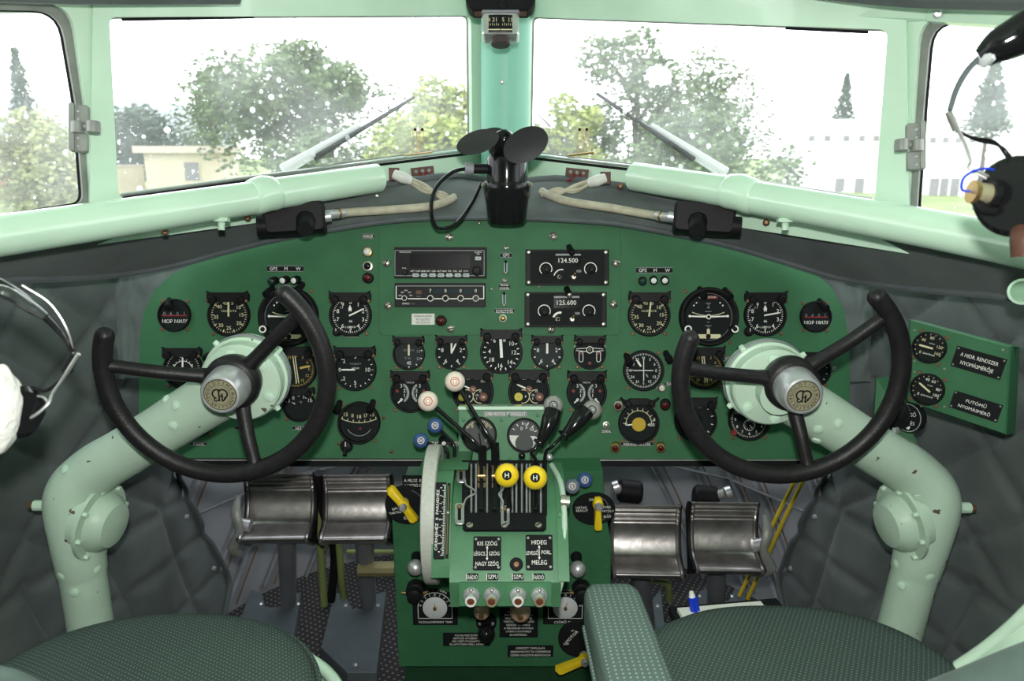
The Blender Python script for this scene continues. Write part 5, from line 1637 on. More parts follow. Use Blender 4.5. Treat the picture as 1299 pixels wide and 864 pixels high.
def trimdial(px, py, w, h, top, bot, ang, label):
    k = kp(py)
    g = thing('trim_indicator', PS.M @ on(PS, px, py), label, 'gauge', 'trim indicators on the pedestal')
    b = MB(); pts = [(-w / 2, -h / 2), (w / 2, -h / 2), (w / 2, h * .20), (w * .34, h * .42), (0, h * .52), (-w * .34, h * .42), (-w / 2, h * .20)]
    b.prism([(x * k, y * k) for x, y in pts], 0, .003, BLKM, .0006)
    b.arc(0, 0, 21.5 * k, -92, 92, .7 * k, W, .0033, 30)
    for i in range(9):
        a = -80 + 20 * i; x, y = pol(18.8 * k, a); b.text('432101234'[i], x, y, 3.4 * k, W, .0033, rot=-a)
    for i, ch in enumerate(top):
        a = -34 + 68 * i / (len(top) - 1); x, y = pol(25.5 * k, a)
        if ch != ' ': b.text(ch, x, y, 2.6 * k, W, .0033, rot=-a)
    for s in (-1, 1): b.line(s * 21.5 * k, 0, s * 21.5 * k, -15 * k, .7 * k, W, .0033)
    b.line(-21.5 * k, -15 * k, 21.5 * k, -15 * k, .7 * k, W, .0033); b.text(bot, 0, -20 * k, 3 * k, W, .0033, w=min(w * .75 * k, glyphs(bot)[2] * 3.4 * k / .69))
    b.build('plate', g)
    b = MB(); b.lathe([(15.5 * k, 0), (15.5 * k, .004), (15 * k, .0045)], DIALW, 36); b.build('dial', g)
    b = MB(); needle(b, 15 * k, ang, .78, .14, BRASS, .0048, .1, 'tri'); b.lathe([(2.6 * k, .0046), (2.2 * k, .008)], BRASS, 14); b.build('needle', g)
trimdial(552, 770, 57, 50, 'BAL - JOBB', 'OLDALKORMÁNY TRIM', -2, 'black trim plate with white disc and needle straight up, left side of the pedestal')
trimdial(717, 770, 56, 48, 'JOBBSZÁRNY', 'CSŰRŐ TRIM', 14, 'black trim plate with white disc and needle leaning right, right side of the pedestal')
def pplac(px, py, w, h, lines, name='placard', tw=.88, th=None):
    k = kp(py); placard(0, 0, w, h, lines, th, border=False, parent=ped, M=on(PS, px, py), sc=k, tw=tw, name=name)
pplac(592, 811, 60, 19, ['FIGYELMEZTETÉS!', 'REPÜLÉS KÖZBEN A', 'HELYZETI FOGANTYÚ', 'ÁLLAPOTBAN KELL LENNI'])
pplac(658, 790, 49, 42, ['A FUTÓMŰ VÉSZ', 'KIENGEDÉSE ESETÉN', 'HÚZD KI A KART ÉS', 'TARTSD AMÍG A FUTÓ', 'RÖGZÍTVE NINCS.', 'A FÉKSZELEP NYITÁSA', 'UTÁN A NYOMÁST', 'ELLENŐRIZD.'], th=2.6)
pplac(673, 826, 58, 17, ['KERESZT TÁPLÁLÁS', 'ABBAHAGYATTA ÜZEMMÓD', 'ÜZEMRE VÁLASZTÓN BEKAPCSOLVA'], th=2.9)
pplac(530, 628, 38, 54, ['A FELSZ. ELŐTT', 'A HÁTSÓ SZEREL-', 'VÉNY. KEZDŐ', '', 'A FORGATÓ', 'ELSŐ TARTÓ', 'VEZETŐ'], th=3.6)
def selector(px, py, rx, ry, lines, label, hp, hq, pivot, hub=True):
    k = kp(py)
    c = PS.q(px, py)
    g = thing('fuel_selector', PS.M @ T((*c, 0)), label, 'selector', 'yellow-handled fuel selectors')
    b = MB(); b.prism([(rx * k * math.cos(a * math.pi / 20), ry * k * 1.08 * math.sin(a * math.pi / 20)) for a in range(40)], .001, .008, BLKM, .001)
    for (t, x, y, h, r) in lines: b.text(t, x * k, y * k, h * k, W, .0083, rot=r)
    b.arc(0, 0, ry * k * .92, 20, 160, .5 * k, GRYT, .0083)
    b.build('face_plate', g)
    def lc(p): q = PS.q(*p); return Vector((q[0] - c[0], q[1] - c[1], 0))
    P0, P1, PV = lc(hp), lc(hq), lc(pivot)
    b = MB(); d_ = (P1 - P0).normalized(); nn = Vector((-d_.y, d_.x, 0))
    w0, wm, w1 = 5.2 * k, 7.0 * k, 5.0 * k
    pts = []
    for P, w in ((P0, w0 * .6), (P0 + d_ * 3 * k, w0), (PV - d_ * 6 * k, w0 * .9), (PV, wm), (PV + d_ * 6 * k, w1 * .9), (P1 - d_ * 3 * k, w1), (P1, w1 * .7)): pts.append((P, w))
    ol = [(p + nn * -w) for p, w in pts] + [(p + nn * w) for p, w in reversed(pts)]
    b.prism([(p.x, p.y) for p in ol], .016, .030, YEL, .003)
    b.build('handle', g, sharp=50)
    b = MB(); b.lathe([(5.4 * k, .008), (5.2 * k, .033), (3.6 * k, .038)], ALU, 14, T(PV)); b.build('spindle', g)
selector(516, 639, 27, 24, [('BAL', -14, -4, 3.2, 20), ('TARTÁLY', -13, -9, 3, 10), ('ELSŐ', -8, 4, 3, 20), ('ZÁRVA', 4, -16, 3.4, 5)], 'yellow handle slanting across a black dial at the upper left corner of the pedestal', (496, 612), (529, 654), (514, 634))
selector(753, 644, 27, 20, [('HÁTSÓ', -16, 3, 3, 0), ('BEÁLLÍT', -15, -1, 3, 0), ('ZÁRVA', 0, 14, 3, 0), ('JOBB', 16, 3, 3, 0), ('TARTÁLY', 16, -1.5, 3, 0), ('ELSŐ', 17, -9, 3, 0)], 'upright yellow handle on a black oval dial at the upper right of the pedestal', (757, 625), (757, 665), (757, 633))
selector(734, 808, 26, 24, [('MOTOR', -9, 4, 4.2, 50), ('N.', -8, 13, 2.6, 40), ('BAL', 12, 13, 3.2, -45), ('ZÁR', -16, -6, 2.6, 0)], 'long yellow handle slanting down beside the folded armrest', (705, 842), (770, 800), (740, 827))

def knobstick(px, py, r, mt, base, bmt, name, dz=.05, pp=None):
    """a ball on a short stem coming out of the pedestal"""
    k = kp(py)
    b = MB(); c = PS.q(px, py)
    zz = dz
    P = EYE + (hit(px, py, PS.o, PS.z) - EYE) * (1 - zz / 1.45)
    lp = PS.inv @ P
    b.ball(lp, r * k, mt, (1, 1, 1)); o = b.build(name, ped)
    bb = PS.q(*base)
    b = MB(); b.tube([(bb[0], bb[1], 0), (bb[0], bb[1], zz * .4), tuple(lp)], [r * k * .75, r * k * .55, r * k * .5], bmt, 14, 4); b.build('stem', o)
    return o
knobstick(733, 722, 10, ALU, (731, 706), BLK, 'ball_knob', .05)
knobstick(527, 720, 10, ALU, (529, 706), BLK, 'ball_knob', .05)
knobstick(617, 804, 11, BLKG, (617, 789), BLK, 'ball_knob', .05)
for px in (737, 528):
    k = kp(745); b = MB(); c = PS.q(px, 745); b.lathe([(12 * k, 0), (12 * k, .018), (9.5 * k, .022), (9 * k, .034), (7 * k, .036)], BLK, 22, T((*c, 0)))
    o = b.build('knob', ped)
    for s in (-1, 1):
        b = MB(); b.cyl((c[0] + s * 11 * k, c[1] + 2 * k, .024), (c[0] + s * 16 * k, c[1] + 3 * k, .024), 1.8 * k, BRASS, 8); b.build('set_screw', o)
k = kp(788); b = MB(); b.lathe([(13 * k, 0), (13 * k, .006), (11 * k, .008)], BLK, 26, T((*PS.q(617, 788), 0)))
for s in (-1, 1): b.lathe([(2.6 * k, .007), (2 * k, .009)], GREYP, 10, T((PS.q(617, 788)[0] + s * 8 * k, PS.q(617, 788)[1], 0)))
b.build('lever_flange', ped)
for px, py, rx in ((611, 776, 10), (660, 776, 13)):
    k = kp(py); p = PS.q(px, py - 3)
    kk_ = PS.inv @ C(px, py, 1.37); dz = kk_.z
    b = MB(); b.ball(kk_, rx * k * .95, TANP); o = b.build('tan_knob', ped)
    b = MB(); b.cyl((kk_.x, kk_.y, 0), (kk_.x, kk_.y, dz), rx * k * .4, ALU, 12); b.lathe([(3.5 * k, dz), (3.5 * k, dz + rx * k * .97), (2 * k, dz + rx * k * 1.02)], BRASS, 12, T((kk_.x, kk_.y, 0))); b.build('stem', o)

# quadrant body
SX0, SX1 = (571 - CX) / F * 1.15, (711 - CX) / F * 1.15
def yz(y, d): p = C(641, y, d); return (p.y, p.z)
prof = [yz(770, 1.155), yz(739, 1.135), yz(674, 1.165), yz(650, 1.185), yz(630, 1.21), yz(611, 1.245), yz(597, 1.285), yz(588, 1.33), (yz(588, 1.33)[0] + .012, yz(588, 1.33)[1] - .03), (1.40, yz(588, 1.33)[1] - .05), (1.40, yz(770, 1.155)[1])]
QO = C(641, 706, 1.15)
QF = Surf(QO, RT, C(641, 674, 1.165) - C(641, 739, 1.135))
quad = thing('throttle_quadrant', QF.M, 'green throttle quadrant with white, yellow and grey lever knobs in front of the pedestal', 'throttle quadrant')
qi = QF.inv
def xprism(b, prof, x0, x1, mt):
    n = len(prof)
    vs = [qi @ Vector((x0, y, z)) for y, z in prof] + [qi @ Vector((x1, y, z)) for y, z in prof]
    fs = [(i, (i + 1) % n, n + (i + 1) % n, n + i) for i in range(n)] + [tuple(reversed(range(n))), tuple(range(n, 2 * n))]
    b.add(vs, fs, mt)
b = MB(); xprism(b, prof, SX0, SX1, QGREEN)
b.build('housing', quad, sharp=30)
b = MB()     # rounded right cheek
pr2 = [(y - .004, z + .004) for y, z in prof[1:9]] + [(1.40, prof[7][1] - .05), (1.40, prof[1][1])]
xprism(b, pr2, SX1 - .004, SX1 + .012, QGREEN); b.build('side_cheek', quad, sharp=30)
b = MB()     # socket panel below the front face
s0, s1 = (583 - CX) / F * 1.13, (699 - CX) / F * 1.13
pz = [yz(769, 1.125), yz(739, 1.118), yz(737, 1.15), yz(769, 1.16)]
xprism(b, pz, s0, s1, QGREEN); b.build('socket_panel', quad)
SK = Surf(C(641, 754, 1.1205), RT, C(641, 739, 1.118) - C(641, 769, 1.125))
for px in (598, 624, 657, 684):
    M_ = qi @ SK.M @ T((*SK.q(px, 755), 0)); k = 1.12 / F
    b = MB(); b.lathe([(11 * k, 0), (11 * k, .003), (9.5 * k, .006), (8 * k, .006), (7.6 * k, .015), (6.4 * k, .018), (4.6 * k, .018)], ALU, 24, M_)
    b.lathe([(7.5 * k, .0185), (6.8 * k, .020), (5.0 * k, .020), (4.7 * k, .018)], EMBL if px in (624, 684) else WHITEC, 22, M_, caps=False)
    o = b.build('socket', quad)
    b = MB(); b.lathe([(4.6 * k, .014), (4.4 * k, .0188), (3 * k, .0195)], ORNG, 18, M_); b.build('socket_core', o)
    b = MB(); b.ball((0, 10.5 * k, .008), 2.6 * k, SCR, M=M_, seg=10, rings=6); b.build('screw', o)
def qplac(px, py, w, h, fn, name='placard'):
    k = QF.k(px, py); M_ = on(QF, px, py)
    b = MB(); b.rbox(0, 0, w * k, h * k, 0, .0018, BLKM, r=2 * k, bev=.0003)
    fn(b, k, .0021); b.build(name, quad, M=M_)
def pl1(b, k, z):
    b.text('KIS SZÖG', 0, 12.5 * k, 5 * k, W, z, w=25 * k); b.text('LÉGCS.', -9.3 * k, 0, 4.6 * k, W, z, w=15 * k); b.text('SZÖG', 9 * k, 0, 4.6 * k, W, z, w=13 * k); b.text('NAGY SZÖG', 0, -12.5 * k, 5 * k, W, z, w=29 * k)
    b.line(0, -8 * k, 0, 8 * k, .9 * k, W, z)
    for s in (-1, 1): b.prism([(-1.6 * k, s * 6 * k), (1.6 * k, s * 6 * k), (0, s * 9 * k)][::s], z - .0002, z + .0001, W)
    for x in (-14.5, 14.5):
        for y in (-17.5, 17.5): b.lathe([(2 * k, 0), (1.4 * k, .0012)], FRM, 8, T((x * k, y * k, .0018)))
def pl2(b, k, z):
    b.text('HIDEG', 0, 12.5 * k, 5.4 * k, W, z, w=19 * k); b.text('LEVEGŐ', -9 * k, 0, 4.6 * k, W, z, w=15.5 * k); b.text('PORL.', 9.3 * k, 0, 4.6 * k, W, z, w=13 * k); b.text('MELEG', 0, -12.5 * k, 5.4 * k, W, z, w=19 * k)
    b.line(0, -8 * k, 0, 8 * k, .9 * k, W, z)
    for s in (-1, 1): b.prism([(-1.6 * k, s * 6 * k), (1.6 * k, s * 6 * k), (0, s * 9 * k)][::s], z - .0002, z + .0001, W)
    for x in (-14, 14):
        for y in (-18, 18): b.lathe([(2 * k, 0), (1.4 * k, .0012)], FRM, 8, T((x * k, y * k, .0018)))
qplac(618, 702, 35.5, 42, pl1); qplac(684, 701, 34.5, 44, pl2)
for px, t in ((599, 'RÁDIÓ'), (624.5, 'SZPU'), (657, 'SZPU'), (683, 'RÁDIÓ')):
    def f_(b, k, z, t=t): b.text(t, .8 * k, 0, 5 * k, W, z, w=12 * k); b.line(-7 * k, -3.8 * k, -7 * k, 3.8 * k, .8 * k, W, z)
    qplac(px, 732, 15.5, 8.4, f_)
k = QF.k(655, 716); b = MB(); b.lathe([(8.6 * k, .0006), (8.2 * k, .0016), (7.8 * k, .0008)], BLKM, 24, on(QF, 655, 716)); b.lathe([(4 * k, .001), (3 * k, .002), (1 * k, .0022)], SCRB, 12, on(QF, 655, 716)); b.build('lock_hole', quad)

# slot plate on the sloping top and its slots
QS = Surf(C(640, 652, 1.178), RT, C(640, 600, 1.255) - C(640, 672, 1.158))
def sq(px, py, z=0.0): return qi @ (QS.M @ Vector((*QS.q(px, py), z)))
QSM = qi @ QS.M
b = MB()
pts = [QS.q(*p) for p in ((587, 671), (590, 674), (690, 674), (693, 671), (693, 652), (587, 652))]
b.prism(pts, 0, .004, BLKM, .0006, M=QSM)
for x0, x1 in ((586, 594), (686, 694)):
    b.prism([QS.q(*p) for p in ((x0, 654), (x1, 654), (x1, 594), (x0, 594))], 0, .004, BLKM, .0006, M=QSM)
b.prism([QS.q(*p) for p in ((586, 596), (694, 596), (694, 586), (586, 586))], 0, .004, BLKM, .0006, M=QSM)
b.build('slot_plate', quad)
b = MB(); b.prism([QS.q(*p) for p in ((590, 655), (690, 655), (690, 592), (590, 592))], -.002, .0012, BLKG, 0, M=QSM); b.build('slot_bed', quad)
for i, x in enumerate((598, 604, 618, 636, 650, 655, 662, 668, 672, 686)):
    b = MB(); b.prism([QS.q(*p) for p in ((x - 1.1, 653), (x + 1.1, 653), (x + 1.1, 592), (x - 1.1, 592))], .001, .0065, GREYP if i % 2 else FRM, 0, M=QSM); b.build('slot_divider', quad)
for x in (611, 628, 645, 679):
    b = MB(); b.prism([QS.q(*p) for p in ((x - 2.6, 652), (x + 2.6, 652), (x + 2.6, 606), (x - 2.6, 606))], .001, .012, BLKG, .0008, M=QSM); b.build('lever_blade', quad)
for x in (611, 629):
    b = MB(); b.prism([QS.q(*p) for p in ((x - 5, 612), (x + 5, 612), (x + 5, 594), (x - 5, 594))], .003, .015, BRASS, .001, M=QSM)
    b.prism([QS.q(*p) for p in ((x - 2.5, 611), (x + 2.5, 611), (x + 2.5, 599), (x - 2.5, 599))], .015, .0155, BLKM, 0, M=QSM); b.build('brass_stop', quad)
for px in (596, 640, 683):
    b = MB(); b.lathe([(4.4 * k, 0), (4.2 * k, .002), (2 * k, .003)], SCR, 14, QSM @ T((*QS.q(px, 669), .004))); b.box((0, 0, .0032), (7 * k, 1.1 * k, .0006), BLKM, M=QSM @ T((*QS.q(px, 669), .004)) @ RZ(35)); b.build('screw', quad)
# bent metal friction strips
def strip(pts, lug, name='friction_strip'):
    b = MB(); P = [sq(x, y, .008) for x, y in pts]
    b.tube(P, .0016, STEEL, 6, 5)
    b.build(name, quad)
    for (x, y, w, h) in lug:
        o = MB(); o.prism([QS.q(*p) for p in rrect(x, y, w, h, 3)][::-1], .004, .0065, STEEL, .0005, M=QSM)
        o.prism([QS.q(*p) for p in rrect(x, y + 1, w * .36, h * .6, 2)][::-1], .0065, .0068, BLKM, 0, M=QSM)
        o.lathe([(3.4 * k, .0065), (3 * k, .009), (1 * k, .010)], BRASS, 10, QSM @ T((*QS.q(x, y - h * .3), 0))); o.build('lug', quad)
strip([(590, 612), (592, 620), (604, 629), (592, 637), (588, 648)], [(585, 606, 11, 19), (583, 655, 12, 27)])
strip([(641, 618), (638, 626), (633, 632), (638, 641), (637, 648)], [(641, 657, 11, 24)])
# lever with knob helper
def bits(px, py, d): return qi @ C(px, py, d)
def lever(path, r, ball, br, bmt, mark, mcol, name='lever', mt=BLKG, markbg=None, blade=None):
    b = MB(); b.tube([bits(*p) for p in path], r, mt, 12, 5)
    if blade:
        b.tube([bits(*p) for p in blade], .0065, mt, 6, 1, flat=.5)
    o = b.build(name, quad)
    k = ball[2] / F
    b = MB(); c = bits(*ball); b.ball(c, br * k, bmt, seg=28, rings=18)
    kb = b.build('knob', o)
    if mark:
        v = (qi @ EYE - c).normalized()
        X = aim(c + v * br * k * .93, v, qi.to_3x3() @ RT)
        # follow the ball's surface: print the mark on a small raised button
        b = MB()
        if markbg: b.lathe([(br * k * .40, -.003), (br * k * .40, br * k * .06), (br * k * .36, br * k * .08)], markbg, 24, X); zz = br * k * .10
        else:
            b.arc(0, 0, br * k * .40, 0, 360, br * k * .09, mcol, br * k * .055, 24, M=X); zz = br * k * .09
            b.disc(0, 0, br * k * .10, mcol, br * k * .06, 8, M=X)
        b.text(mark, 0, 0, br * k * .40, mcol if not markbg else WHT, zz, M=X)
        b.build('mark', kb)
    return o
MRK = mat('brick_red_mark', (.42, .10, .06), .5)
lever([(552, 516, 1.25), (580, 541, 1.24), (607, 566, 1.235), (613, 580, 1.25), (613, 600, 1.26)], .0036, (543, 509, 1.25), 13, IVORY, 'П', MRK, blade=[(612, 566, 1.232), (612, 604, 1.25)])
lever([(585, 496, 1.25), (604, 528, 1.24), (624, 560, 1.235), (630, 578, 1.25), (630, 600, 1.26)], .0036, (577, 484, 1.25), 13, IVORY, 'П', MRK, blade=[(628, 562, 1.232), (629, 604, 1.25)])
lever([(643, 607, 1.155), (645, 630, 1.17), (647, 650, 1.18)], .0042, (643, 603, 1.135), 15.3, YEL, 'H', BLKM, markbg=BLKM)
lever([(679, 610, 1.155), (680, 630, 1.17), (680, 650, 1.18)], .0042, (679, 606, 1.135), 15.3, YEL, 'H', BLKM, markbg=BLKM)
def griplever(ball, gp, rod, br):
    o = lever(rod, .0028, ball, br, GREYK, 'K', BLKM, markbg=None)
    b = MB(); b.tube([bits(*p) for p in gp], [.0135, .0145, .0105, .0075, .0085], BLKG, 16, 5, flat=.75); b.build('grip', o)
    e = bits(*gp[-1]); v = (bits(*gp[-2]) - e).normalized()
    b = MB(); b.lathe([(.010, -.002), (.010, .003)], BLKG, 6, aim(e, v)); b.build('collar', o)
griplever((702, 514, 1.27), [(702, 521, 1.255), (698, 533, 1.245), (692, 548, 1.24), (686, 560, 1.24), (683, 563, 1.24)], [(702, 514, 1.26), (683, 563, 1.24), (674, 575, 1.24), (680, 584, 1.25), (680, 604, 1.26)], 12.5)
griplever((751, 520, 1.28), [(744, 521, 1.258), (736, 530, 1.25), (726, 542, 1.245), (718, 550, 1.245), (714, 553, 1.245)], [(751, 520, 1.27), (714, 553, 1.245), (700, 567, 1.24), (692, 575, 1.25), (691, 604, 1.26)], 12.5)
for ball, path, m in (((552, 540, 1.34), [(552, 540, 1.34), (565, 552, 1.335), (576, 566, 1.33), (576, 590, 1.33)], BLUE), ((534, 559, 1.33), [(534, 559, 1.33), (550, 565, 1.325), (566, 570, 1.32), (569, 588, 1.32)], BLUE),
                      ((742, 609, 1.37), [(742, 609, 1.37), (730, 620, 1.38), (712, 640, 1.36)], BLUE), ((726, 617, 1.34), [(726, 617, 1.34), (718, 630, 1.35), (706, 645, 1.34)], mat('grey_blue_plastic', (.15, .18, .24), .3, coat=.3))):
    lever(path, .0032, ball, 9.8, m, 'Ж' if ball[0] < 600 else 'B', mat('cream_mark', (.7, .6, .4), .5), markbg=None)
for px, py in ((662, 578), (665, 590), (600, 590), (697, 580)):
    b = MB(); b.ball(bits(px, py, 1.30), .006, ALU if px == 665 or px == 697 else BLKG); b.build('rivet_head', quad)

# left bulge with the trim scale
BX0, BX1 = (548 - CX) / F * 1.16, SX0
pb = [yz(733, 1.150), yz(700, 1.150), yz(674, 1.160), yz(640, 1.175), yz(612, 1.20), yz(594, 1.235), yz(585, 1.28), (yz(585, 1.28)[0] + .01, yz(585, 1.28)[1] - .03), (1.38, yz(585, 1.28)[1] - .08), (1.38, yz(733, 1.15)[1])]
b = MB(); xprism(b, pb, BX0, BX1, QGREEN); b.build('scale_housing', quad, sharp=30)
b = MB(); xprism(b, [yz(596, 1.228), yz(588, 1.25), yz(583, 1.29), (yz(583, 1.29)[0] + .008, yz(583, 1.29)[1] - .02), (1.34, yz(596, 1.228)[1] - .04)], BX0 + .002, BX1 + .022, QGREEN); b.build('top_boss', quad, sharp=30)
BS = Surf(C(560, 660, 1.155), RT, C(560, 612, 1.180) - C(560, 708, 1.136))
BM = qi @ BS.M; kb_ = 1.155 / F
b = MB(); cx_, cy_ = BS.q(558.5, 660)
hh = BS.q(558, 612)[1] - BS.q(558, 708)[1]
b.rbox(cx_, cy_, 14 * kb_, hh, 0, .006, BLKM, r=.002, M=BM)
for i in range(49):
    y = cy_ - hh * .46 + hh * .92 * i / 48; x1 = cx_ + 6.4 * kb_
    b.line(x1 - (4.5 if i % 4 == 0 else 2.6) * kb_, y, x1, y, .6 * kb_, W, .0063, M=BM)
for i, ch in enumerate('4 3 2 1 0 1 2 3 4'.split()): b.text(ch, cx_ + .2 * kb_, cy_ - hh * .42 + hh * .84 * i / 8, 3 * kb_, W, .0063, rot=90, M=BM)
b.text('ORRNEHÉZ  0  FARNEHÉZ', cx_ - 4.2 * kb_, cy_, 3.4 * kb_, W, .0063, rot=90, w=hh * .8, M=BM)
b.build('trim_scale', quad)
b = MB(); sx_, _ = BS.q(568.5, 660); b.rbox(sx_, cy_, 3.6 * kb_, hh * .98, 0, .0055, BLKM, r=.001, M=BM); b.rbox(sx_, cy_, 1.4 * kb_, hh * .9, .0055, .0062, mat('slot_brass', (.1, .075, .02), .5), M=BM); b.build('scale_slot', quad)
b = MB(); b.ball((sx_, BS.q(568, 652)[1], .008), 2.6 * kb_, SCR, M=BM); b.build('scale_pointer', quad)
# trim wheel seen from its rim
wc = C(551, 651, 1.262)
WMx = qi @ aim(wc, RT, Vector((0, 0, 1)))
b = MB(); b.lathe([(.094, -.0105), (.108, -.011), (.1105, -.0095), (.1112, 0), (.1105, .0095), (.108, .011), (.094, .0105)], TRIMW, 80, WMx, caps=False); b.lathe([(.094, .0105), (.094, -.0105)], TRIMW, 80, WMx, caps=False)
o = b.build('trim_wheel', quad, sharp=50)
b = MB(); b.lathe([(.02, -.012), (.02, .012)], ALU, 24, WMx)
for a in range(5): b.cyl(WMx @ Vector((.018 * math.cos(a * 1.2566), .018 * math.sin(a * 1.2566), 0)), WMx @ Vector((.096 * math.cos(a * 1.2566), .096 * math.sin(a * 1.2566), 0)), .006, TRIMW, 8)
b.build('spokes', o)
b = MB(); b.cyl(WMx @ Vector((0, 0, -.02)), WMx @ Vector((0, 0, .03)), .008, ALU, 14); b.build('axle', quad)
# right-hand cheek details
b = MB(); b.tube([bits(700, 590, 1.29), bits(712, 615, 1.22), bits(716, 660, 1.17), bits(715, 720, 1.15), bits(708, 752, 1.15)], .0045, PALEW, 10, 5); b.build('wrapped_cable', quad)
b = MB(); b.cyl(bits(711, 636, 1.19), bits(722, 637, 1.19), .010, SCR, 14); b.build('pin', quad)
b = MB(); b.cyl(bits(708, 653, 1.18), bits(718, 654, 1.18), .008, QGREEN, 12); b.cyl(bits(708, 663, 1.18), bits(717, 663, 1.18), .007, QGREEN, 12); b.build('boss', quad)

# small gauge panel rising behind the levers
GM = camframe(640, 554, 1.385)
kg = 1.385 / F
gp = thing('engine_gauge_bracket', GM, 'pale-edged green gauge bracket standing behind the quadrant levers', 'bracket')
b = MB(); b.rbox(-1 * kg, 0, 115 * kg, 75 * kg, -.045, 0, QGREEN, r=.002, bev=.001)
for x in (-52, -44, -4, 6, 42, 50):
    for y in (-28, 27): b.lathe([(.0032, 0), (.0028, .001), (.001, .0018)], QGREEN, 8, T((x * kg, (y if x % 4 else y - 6) * kg, 0)))
b.build('plate', gp)
b = MB(); b.rbox(-1 * kg, 36.5 * kg, 116 * kg, 4 * kg, -.045, .004, PALE, r=.001, bev=.001); b.build('top_flange', gp)
placard(0, 0, 56, 7, ['JOBB MOTOR TŰZKÉSZLET'], th=4, bgm=GRYT, parent=gp, M=T((1 * kg, 29 * kg, 0)), sc=kg, tw=.92)
gauge(0, 0, 22.5, 'round grey gauge behind the rods of the two white levers', M=camframe(608, 551, 1.384), s=kg, bar=False, screws=False, group='gauges on the bracket behind the levers', dialmat=DIALG,
      ring=[('0', -40, .62, .2, Cm), ('5', -58, .80, .14, Cm), ('0', 40, .62, .2, Cm), ('2', 8, .38, .14, W), ('0', 130, .5, .16, W)], tk=[(-60, 60, 16, .70, .82, .04, Cm)], nd=[(170, .8, .08, BLKM, .1, 'bar')])
def halfw(b, R, z):
    b.prism([(R * .84 * math.cos(math.radians(a)), R * .84 * math.sin(math.radians(a))) for a in range(180, 350, 8)] + [(R * .6, -.05 * R)], z - .0001, z, WHITEC)
    b.disc(0, -R * .45, R * .52, DIALG, z + .0003, 30)
gauge(0, 0, 22, 'round grey gauge with white lower sector, beside the grips of the grey levers', M=camframe(665, 552, 1.384), s=kg, bar=False, screws=False, group='gauges on the bracket behind the levers', dialmat=DIALG, fn=halfw,
      ring=[('0', -22, .42, .2, W), ('5', 14, .5, .2, W), ('10', 52, .56, .2, W)], tk=[(-60, 70, 5, .62, .78, .05, W)], txt=[('ATÜ', 0, .66, .1, W)])

# ------------------------------------------------------------------ rudder pedals
def pedal(px, py, w, h, d, s, label, stem_x, stem_y):
    M = camframe(px, py, d, tx=-6, ty=s * 3)
    k = d / F
    t = thing('rudder_pedal', M, label, 'pedal', 'rudder pedals')
    Wd, H = w * k, h * k
    def prof(v):     # v from top 0 to bottom 1
        y = H / 2 - H * v
        z = -.004 + .010 * math.cos(v * 3.0) - .020 * math.sin(min(1, v / .72) * math.pi) + .052 * math.exp(-((v - .86) / .105) ** 2)
        if v > .93: z -= (v - .93) * .5
        if v < .24: z += .0022 * math.sin(v / .24 * 2 * math.pi * 4)
        return y, z
    b = MB()
    def fn(u, v):
        y, z = prof(v); return ((u - .5) * Wd, y, z)
    b.grid(fn, 2, 90, PEDM)
    b.grid(lambda u, v: ((.5 - u) * Wd, prof(v)[0], prof(v)[1] - .008), 2, 40, PEDM)
    b.build('tread', t, sharp=70)
    for sx in (-1, 1):
        b = MB(); b.tube([(sx * Wd * .485, prof(v / 40)[0], prof(v / 40)[1] + .002) for v in range(41)], .0042, PEDM, 8, 1); b.build('edge_flange', t)
        b = MB()
        P = [prof(v / 20) for v in range(21)]
        pts = [(y, z - .002) for y, z in P] + [(P[-1][0], -.03), (P[0][0] - .02, -.05), (P[0][0], -.02)]
        n = len(pts)
        vs = [(sx * (Wd * .5), y, z) for y, z in pts] + [(sx * (Wd * .5 + .006), y, z) for y, z in pts]
        b.add(vs, [tuple(range(n)), tuple(reversed(range(n, 2 * n)))] + [(i, n + i, n + (i + 1) % n, (i + 1) % n) for i in range(n)], BLK)
        b.build('side_plate', t)
    b = MB(); inv = M.inverted()
    fl = hit(stem_x, stem_y, Vector((0, 0, .0)), VZ)
    b.tube([Vector((.012 * s, -H * .30, -.03)), inv @ fl], .021, GREYP, 18, 1); b.build('stem', t)
    b = MB(); b.cyl((-Wd * .42, H * .34, -.03), (Wd * .42, H * .34, -.03), .016, BLK, 14); b.build('hinge_tube', t)
    return t, Wd, H
A1 = pedal(353, 647, 84, 92, 1.68, 1, 'worn metal rudder pedal, outer one under the left wheel', 366, 772)
pedal(452, 648, 82, 90, 1.68, 1, 'worn metal rudder pedal, inner one on the left of the pedestal', 468, 772)
pedal(819, 690, 86, 96, 1.60, -1, 'worn metal rudder pedal beside the right edge of the pedestal', 822, 800)
A4 = pedal(920, 685, 82, 94, 1.62, -1, 'worn metal rudder pedal, outer one under the right wheel', 908, 800)
def ratchet(t, x, y, s, d):
    inv = t.matrix_basis.inverted()
    b = MB(); b.tube([inv @ C(*p) for p in ((x + s * 4, y - 36, d), (x + s * 1, y - 14, d - .02), (x + s * 6, y + 8, d - .02), (x - s * 2, y + 30, d - .01), (x + s * 6, y + 38, d))], [.006, .011, .008, .013, .010], FRM, 10, 5, flat=.7)
    b.cyl(inv @ C(x + s * 4, y, d), inv @ C(x + s * 20, y + 2, d), .014, ALU, 14); b.build('adjusting_lever', t)
ratchet(A1[0], 298, 665, 1, 1.66)
ratchet(A4[0], 975, 690, -1, 1.60)
